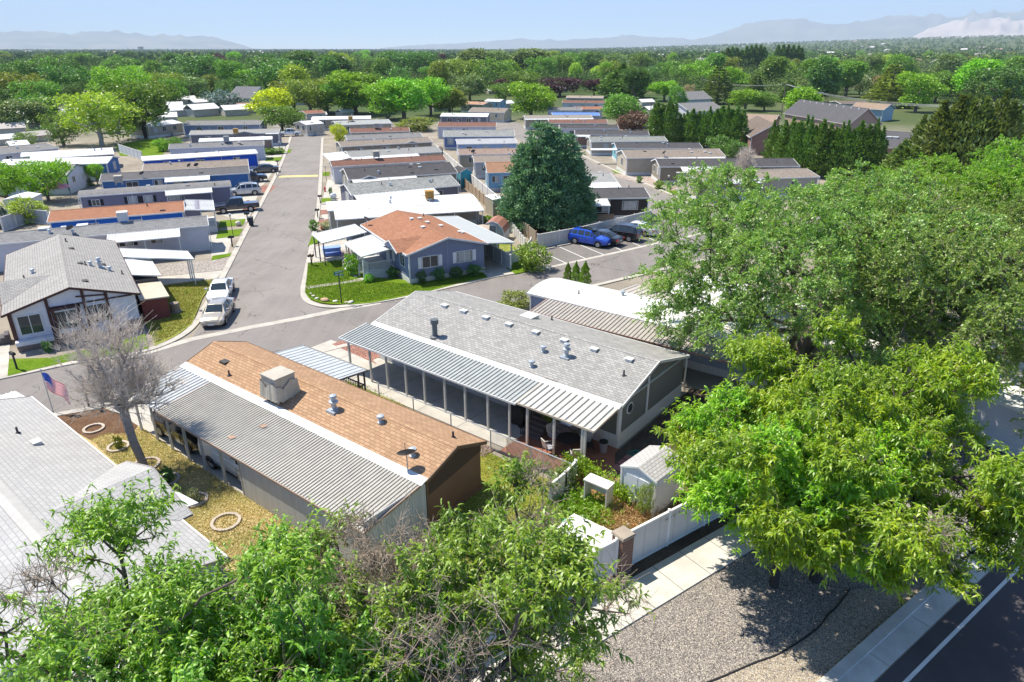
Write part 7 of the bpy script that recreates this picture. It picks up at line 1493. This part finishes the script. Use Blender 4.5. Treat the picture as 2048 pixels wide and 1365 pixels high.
# loose stones give the gravel its relief
def stones(name, poly, n, s, cols, seed, z=.004):
    rng = np.random.default_rng(seed); q = np.array([[p.x, p.y] for p in poly]); lo, hi = q.min(0), q.max(0); pts = rng.uniform(lo, hi, (n*5, 2)); ins = np.zeros(len(pts), bool); j = len(q)-1
    for i in range(len(q)):
        c = ((q[i,1] > pts[:,1]) != (q[j,1] > pts[:,1])) & (pts[:,0] < (q[j,0]-q[i,0])*(pts[:,1]-q[i,1])/(q[j,1]-q[i,1]+1e-9)+q[i,0]); ins ^= c; j = i
    pts = pts[ins][:n]; m_ = len(pts); th = rng.random(m_)*6.28; r_ = s*rng.uniform(.5,1.4,m_); V = []; 
    base = [(1,0,0),(0,.8,0),(-1,0,0),(0,-.8,0),(.1,.1,.75)]
    for bx, by, bz in base: V.append(np.stack([pts[:,0] + (bx*np.cos(th)-by*np.sin(th))*r_, pts[:,1] + (bx*np.sin(th)+by*np.cos(th))*r_, np.full(m_, z) + bz*r_], -1))
    V = np.stack(V, 1).reshape(-1,3); b = np.arange(m_)[:,None,None]*5; F = (b + np.array([[0,1,4],[1,2,4],[2,3,4],[3,0,4]])[None]).reshape(-1,3)
    t = NT('loose_stone'); g = t.n('NewGeometry'); col = t.ramp(g.outputs['Random Per Island'], *[(i/(len(cols)-1), c) for i, c in enumerate(cols)]); mm = t.done(col, .9, .15)
    o = link(name, npmesh(name, V, F, mm)); props(o, kind='stuff')
stones('loose_gravel', [wk(-6,-1.8), wk(14,-1.8), per(16,.1), per(-8,.1)], 80000, .024, [(.1,.095,.1,1),(.22,.2,.19,1),(.36,.32,.28,1),(.55,.5,.43,1)], 21)

# ---------------------------------------------------------------- far woods and houses
rng = np.random.default_rng(900); cnt = 0; occupied = [(x, yb, w) for x, yb, yt, w, *_ in NT_]
ANC = [(40,'olive left edge tree'),(118,'tall left willow'),(205,'yellow green lawn tree'),(293,'spreading dark trunked tree'),(360,'grey green tree'),(415,'massive cottonwood'),(452,'blue grey spruce'),(512,'broad bright tree'),(560,'vivid yellow tree'),(625,'olive street end tree'),(690,'deep green tree'),(750,'two bright crowns'),(815,'largest bright maple'),(870,'right bright maple'),(950,'soft grey tree'),(1005,'narrow purple tree'),(1062,'rounded maple'),(1120,'wide purple trees'),(1190,'purple and yellow green pair'),(1245,'dark conifer like tree'),(1320,'juniper pair'),(1375,'sparse brownish tree'),(1433,'grey green pine'),(1480,'left poplars'),(1520,'middle poplars'),(1575,'right poplars'),(1630,'hall roof'),(1690,'olive tree by the hall'),(1735,'silver tree'),(1800,'yellow green pair'),(1860,'juniper clump left side'),(1915,'tallest juniper'),(1970,'juniper clump right side'),(2030,'right edge crown')]
def anch(x): return min(ANC, key=lambda a: abs(a[0]-x))[1]
def far_tree_px(x, yb):
    global cnt
    b = P(x, yb); d = b.y; H = rng.uniform(12, 19) if d > 260 else rng.uniform(9, 14); key = rng.choice(['round0','round1','round2','round3','wide0','wide1','tall0','tall1','bush0','airy0','con1']); lf = rng.choice(['mid','mid','deep','deep','olive','gray','bright','bright','yg','jun','purple'], p=[.15,.15,.14,.13,.1,.09,.09,.06,.04,.03,.02])
    dp = ['farthest','second farthest','third farthest','fourth farthest','middle','fifth nearest','fourth nearest','third nearest','second nearest','nearest'][min(9, max(0, int((yb-115)/9)))]; reg = anch(x)
    b.z = float(terr(np.array([b.x]), np.array([b.y]))[0]) - .2
    nm = {'mid':'green','deep':'dark green','olive':'olive','gray':'grey green','bright':'bright green','yg':'yellow green','jun':'blackish green','purple':'purple'}[lf]
    tree(key, lf, b, H, H*rng.uniform(.95,1.4)*WB[key.rstrip('0123456789')]/8 * (1 if key[:3] != 'con' else 1.2), '%s tree in the %s belt row behind the %s' % (nm, dp, reg), 'belt trees behind the %s' % reg, wbase=WB[key.rstrip('0123456789')]); cnt += 1
for yb in (119, 125, 132, 140, 149, 159, 171):
    stepx = 92 if yb < 150 else 112
    for x in np.arange(-10, 2070, stepx):
        xx = x + rng.uniform(-28, 28)
        if yb > 172 and 870 < xx < 1230: continue
        if rng.random() < .1: continue
        far_tree_px(float(xx), yb + rng.uniform(-3, 3))
for x, yb in ((20,205),(150,212),(255,214),(330,205),(345,190),(470,190),(565,200),(595,205),(740,200),(800,200),(880,196),(915,185),(975,178),(1080,172),(1150,170),(1225,172),(1300,175),(1355,176),(1400,178),(1460,190),(1540,182),(1640,205),(1690,195),(1775,215),(1830,225),(1870,205),(1940,210),(1985,215),(2030,212),(70,190),(1655,180),(1905,170)):
    far_tree_px(x, yb)
# beyond: one mass of small crowns out to the foot of the hills
rngf = np.random.default_rng(901); NFAR = 17000; az = np.radians(rngf.uniform(-40, 40, NFAR)); d = 330*np.exp(rngf.random(NFAR)**.85*np.log(9500/330)); X, Y = d*np.sin(az), d*np.cos(az); keep = np.sin(X/310+2)*np.sin(Y/420)+.7*np.sin(X/130+Y/170) > -1.1; X, Y = X[keep], Y[keep]; n = len(X); Zb = terr(X, Y)
dd_ = np.hypot(X, Y); Hh = rngf.uniform(6, 14, n)*np.where(dd_ < 600, .7, 1.0); per_ = 18
nr_ = dd_ < 900; pn = 150; kn = int(nr_.sum()); lo_ = unit(rngf, kn*pn, .3)*rngf.uniform(.6,1.05,(kn*pn,1)); lo_ *= (1+.22*np.sin(lo_[:,:1]*9+lo_[:,1:2]*7)); hn_ = np.repeat(Hh[nr_], pn)
Cn = np.repeat(np.stack([X[nr_],Y[nr_],Zb[nr_]+Hh[nr_]*.5],-1), pn, 0) + lo_*np.stack([hn_*.5]*2+[hn_*.46],-1); Un = unit(rngf, kn*pn, .2)*(.075*hn_)[:,None]; near_mass = quads_np(Cn, Un, perp(rngf, Un)*(.06*hn_)[:,None])
X, Y, Zb, Hh = X[~nr_], Y[~nr_], Zb[~nr_], Hh[~nr_]; n = len(X); lobe = unit(rngf, n*per_, .3)*rngf.uniform(.55,1,(n*per_,1)); C = np.repeat(np.stack([X,Y,Zb+Hh*.55],-1), per_, 0) + lobe*np.stack([np.repeat(Hh*.48, per_)]*2+[np.repeat(Hh*.42, per_)],-1)
U = unit(rngf, n*per_, .2)*np.repeat(Hh*.42, per_)[:,None]; W = perp(rngf, U)*np.repeat(Hh*.36, per_)[:,None]
t = NT('far_leaves'); g = t.n('NewGeometry'); nn = t.noise(g.outputs['Position'], .012, 3); col = t.ramp(t.math('ADD', t.math('MULTIPLY', g.outputs['Random Per Island'], .5), t.math('MULTIPLY', t.ramp(nn, (.35,0.0), (.65,1.0)), .5)), (0, (.06,.11,.035,1)), (.5, (.12,.19,.05,1)), (1, (.22,.28,.08,1)))
o = link('far_woods', npmesh('far_woods', *cat(quads_np(C - U*.5, U, W), near_mass), t.done(col, 1, .05))); props(o, kind='stuff')
# far town: small roofs among the woods
fh_b = MB(); fh_b.box(-6,6,-4,4,0,3.2); fb = fh_b.build('walls', plain((.5,.45,.38,1))); fr_b = MB(); fr_b.slab([(-6.5,-4.5,3.1),(6.5,-4.5,3.1),(6.5,0,5.2),(-6.5,0,5.2)],.2); fr_b.slab([(-6.5,0,5.2),(6.5,0,5.2),(6.5,4.5,3.1),(-6.5,4.5,3.1)],.2); fr_ = fr_b.build('roof', plain((.42,.38,.35,1)))
mb_, mr_ = fb.data, fr_.data; bpy.data.objects.remove(fb); bpy.data.objects.remove(fr_)
RC = [plain((.42,.38,.35,1)), plain((.3,.26,.24,1)), plain((.62,.6,.57,1)), plain((.36,.22,.17,1)), plain((.7,.69,.67,1))]
def far_house(x, yb, s, k, lb, grp, rz):
    b = P(x, yb); b.z = float(terr(np.array([b.x]), np.array([b.y]))[0]) if b.y < 12000 else 0
    T = thing('distant_house', lb, 'house', b, rz, grp); T.scale = (s, s, s)
    for nm, me in (('walls', mb_), ('roof', mr_)):
        o = link(nm, me, T)
        if nm == 'roof': o.material_slots[0].link = 'OBJECT'; o.material_slots[0].material = RC[k]
RN = ['grey','brown','pale','reddish','white']
for i in range(150):
    left = i % 5 < 2; x = rng.uniform(0, 640) if left else rng.uniform(1230, 2048); az_ = math.atan2((x-1024)/FPX, 1.06)
    dd = 700*math.exp(rng.random()*2.1); Xh, Yh = dd*math.sin(az_), dd*math.cos(az_); z = float(terr(np.array([Xh]), np.array([Yh]))[0]); k = int(rng.integers(0, 5))
    T = thing('distant_house', 'distant %s roofed house on the plain %s above the %s' % (RN[k], 'far' if dd > 2500 else 'just', anch(x)), 'house', (Xh, Yh, z+.5), rng.random()*3.1, 'distant %s roofs on the %s' % (RN[k], 'left' if left else 'right')); s = rng.uniform(1.0, 1.9); T.scale = (s, s, s)
    for nm, me in (('walls', mb_), ('roof', mr_)):
        o = link(nm, me, T)
        if nm == 'roof' and k: o.material_slots[0].link = 'OBJECT'; o.material_slots[0].material = RC[k]
# small far home roofs between the crowns, left of the street and beyond it
SM = [(190,222,30,'white'),(215,232,30,'grey'),(250,240,34,'white'),(60,236,30,'white'),(28,248,34,'grey'),(185,245,34,'pale'),(270,212,26,'white'),(318,206,26,'white'),(560,205,20,'white'),(600,210,22,'pale'),(35,208,26,'white'),(95,196,24,'white'),(770,222,22,'white'),(1330,232,24,'white'),(1120,185,22,'white'),(985,188,20,'pale'),(372,208,30,'pale'),(398,213,28,'white'),(345,222,34,'white'),(365,232,40,'white'),(405,232,46,'white'),(330,246,40,'white'),(470,231,40,'white'),(480,213,40,'grey'),(500,226,38,'reddish'),(150,204,34,'grey'),(130,212,36,'white'),(160,196,28,'white'),(110,228,36,'grey'),(140,236,36,'white'),(88,256,40,'white'),(20,270,46,'grey'),(75,283,40,'grey'),(1290,212,26,'white'),(1300,228,30,'white'),(900,208,24,'pale'),(880,222,30,'white'),(1010,215,26,'white'),(1230,226,20,'white'),(640,236,22,'white'),(1385,238,30,'pale'),(5,290,40,'white'),(430,206,20,'white'),(520,214,22,'pale'),(690,232,26,'white')]
for i, (x, yb, w, c) in enumerate(SM):
    far_house(x, yb, w/FPX*zc(P(x,yb))/13*1.25, RN.index(c) if c in RN else 2, 'small %s roofed home far back, at position %s from the left among the far roofs' % (c, ['first','second','third'][0]) if 0 else 'small %s roofed home in front of the %s, %s row of roofs' % (c, anch(x), 'nearest' if yb > 250 else 'third' if yb > 230 else 'second' if yb > 215 else 'farthest'), 'small %s roofs by the %s %d' % (c, anch(x), 0 if yb > 250 else 1 if yb > 230 else 2 if yb > 215 else 3), R(24) + (i % 3)*.25)
# pink umbrella in the far left yard
T = thing('garden_umbrella', 'pink garden umbrella beside the bright garden tree', 'umbrella', P(118,402)); m = MB(); m.tube((0,0,0),(0,0,2.5),.03,.03,6); m.build('pole', wht, T); m = MB(); m.lathe((0,0,0), [(1.9,1.9),(1.0,2.4),(.05,2.75)], 8); m.build('canopy', plain((.6,.2,.27,1)), T)
# ---------------------------------------------------------------- the air
hz = MB(); hz.box(-34000, 34000, -400, 33500, -60, 1750); ho = hz.build('haze', []) if 0 else None
hm = bpy.data.materials.new('haze'); hm.use_nodes = True; hn = hm.node_tree; hn.nodes.clear(); vo = hn.nodes.new('ShaderNodeVolumePrincipled'); vo.inputs['Color'].default_value = (.72,.86,1,1); vo.inputs['Density'].default_value = 7.5e-5; vo.inputs['Anisotropy'].default_value = 0.0
om = hn.nodes.new('ShaderNodeOutputMaterial'); hn.links.new(vo.outputs[0], om.inputs['Volume']); ho = hz.build('haze', hm); props(ho, kind='stuff')
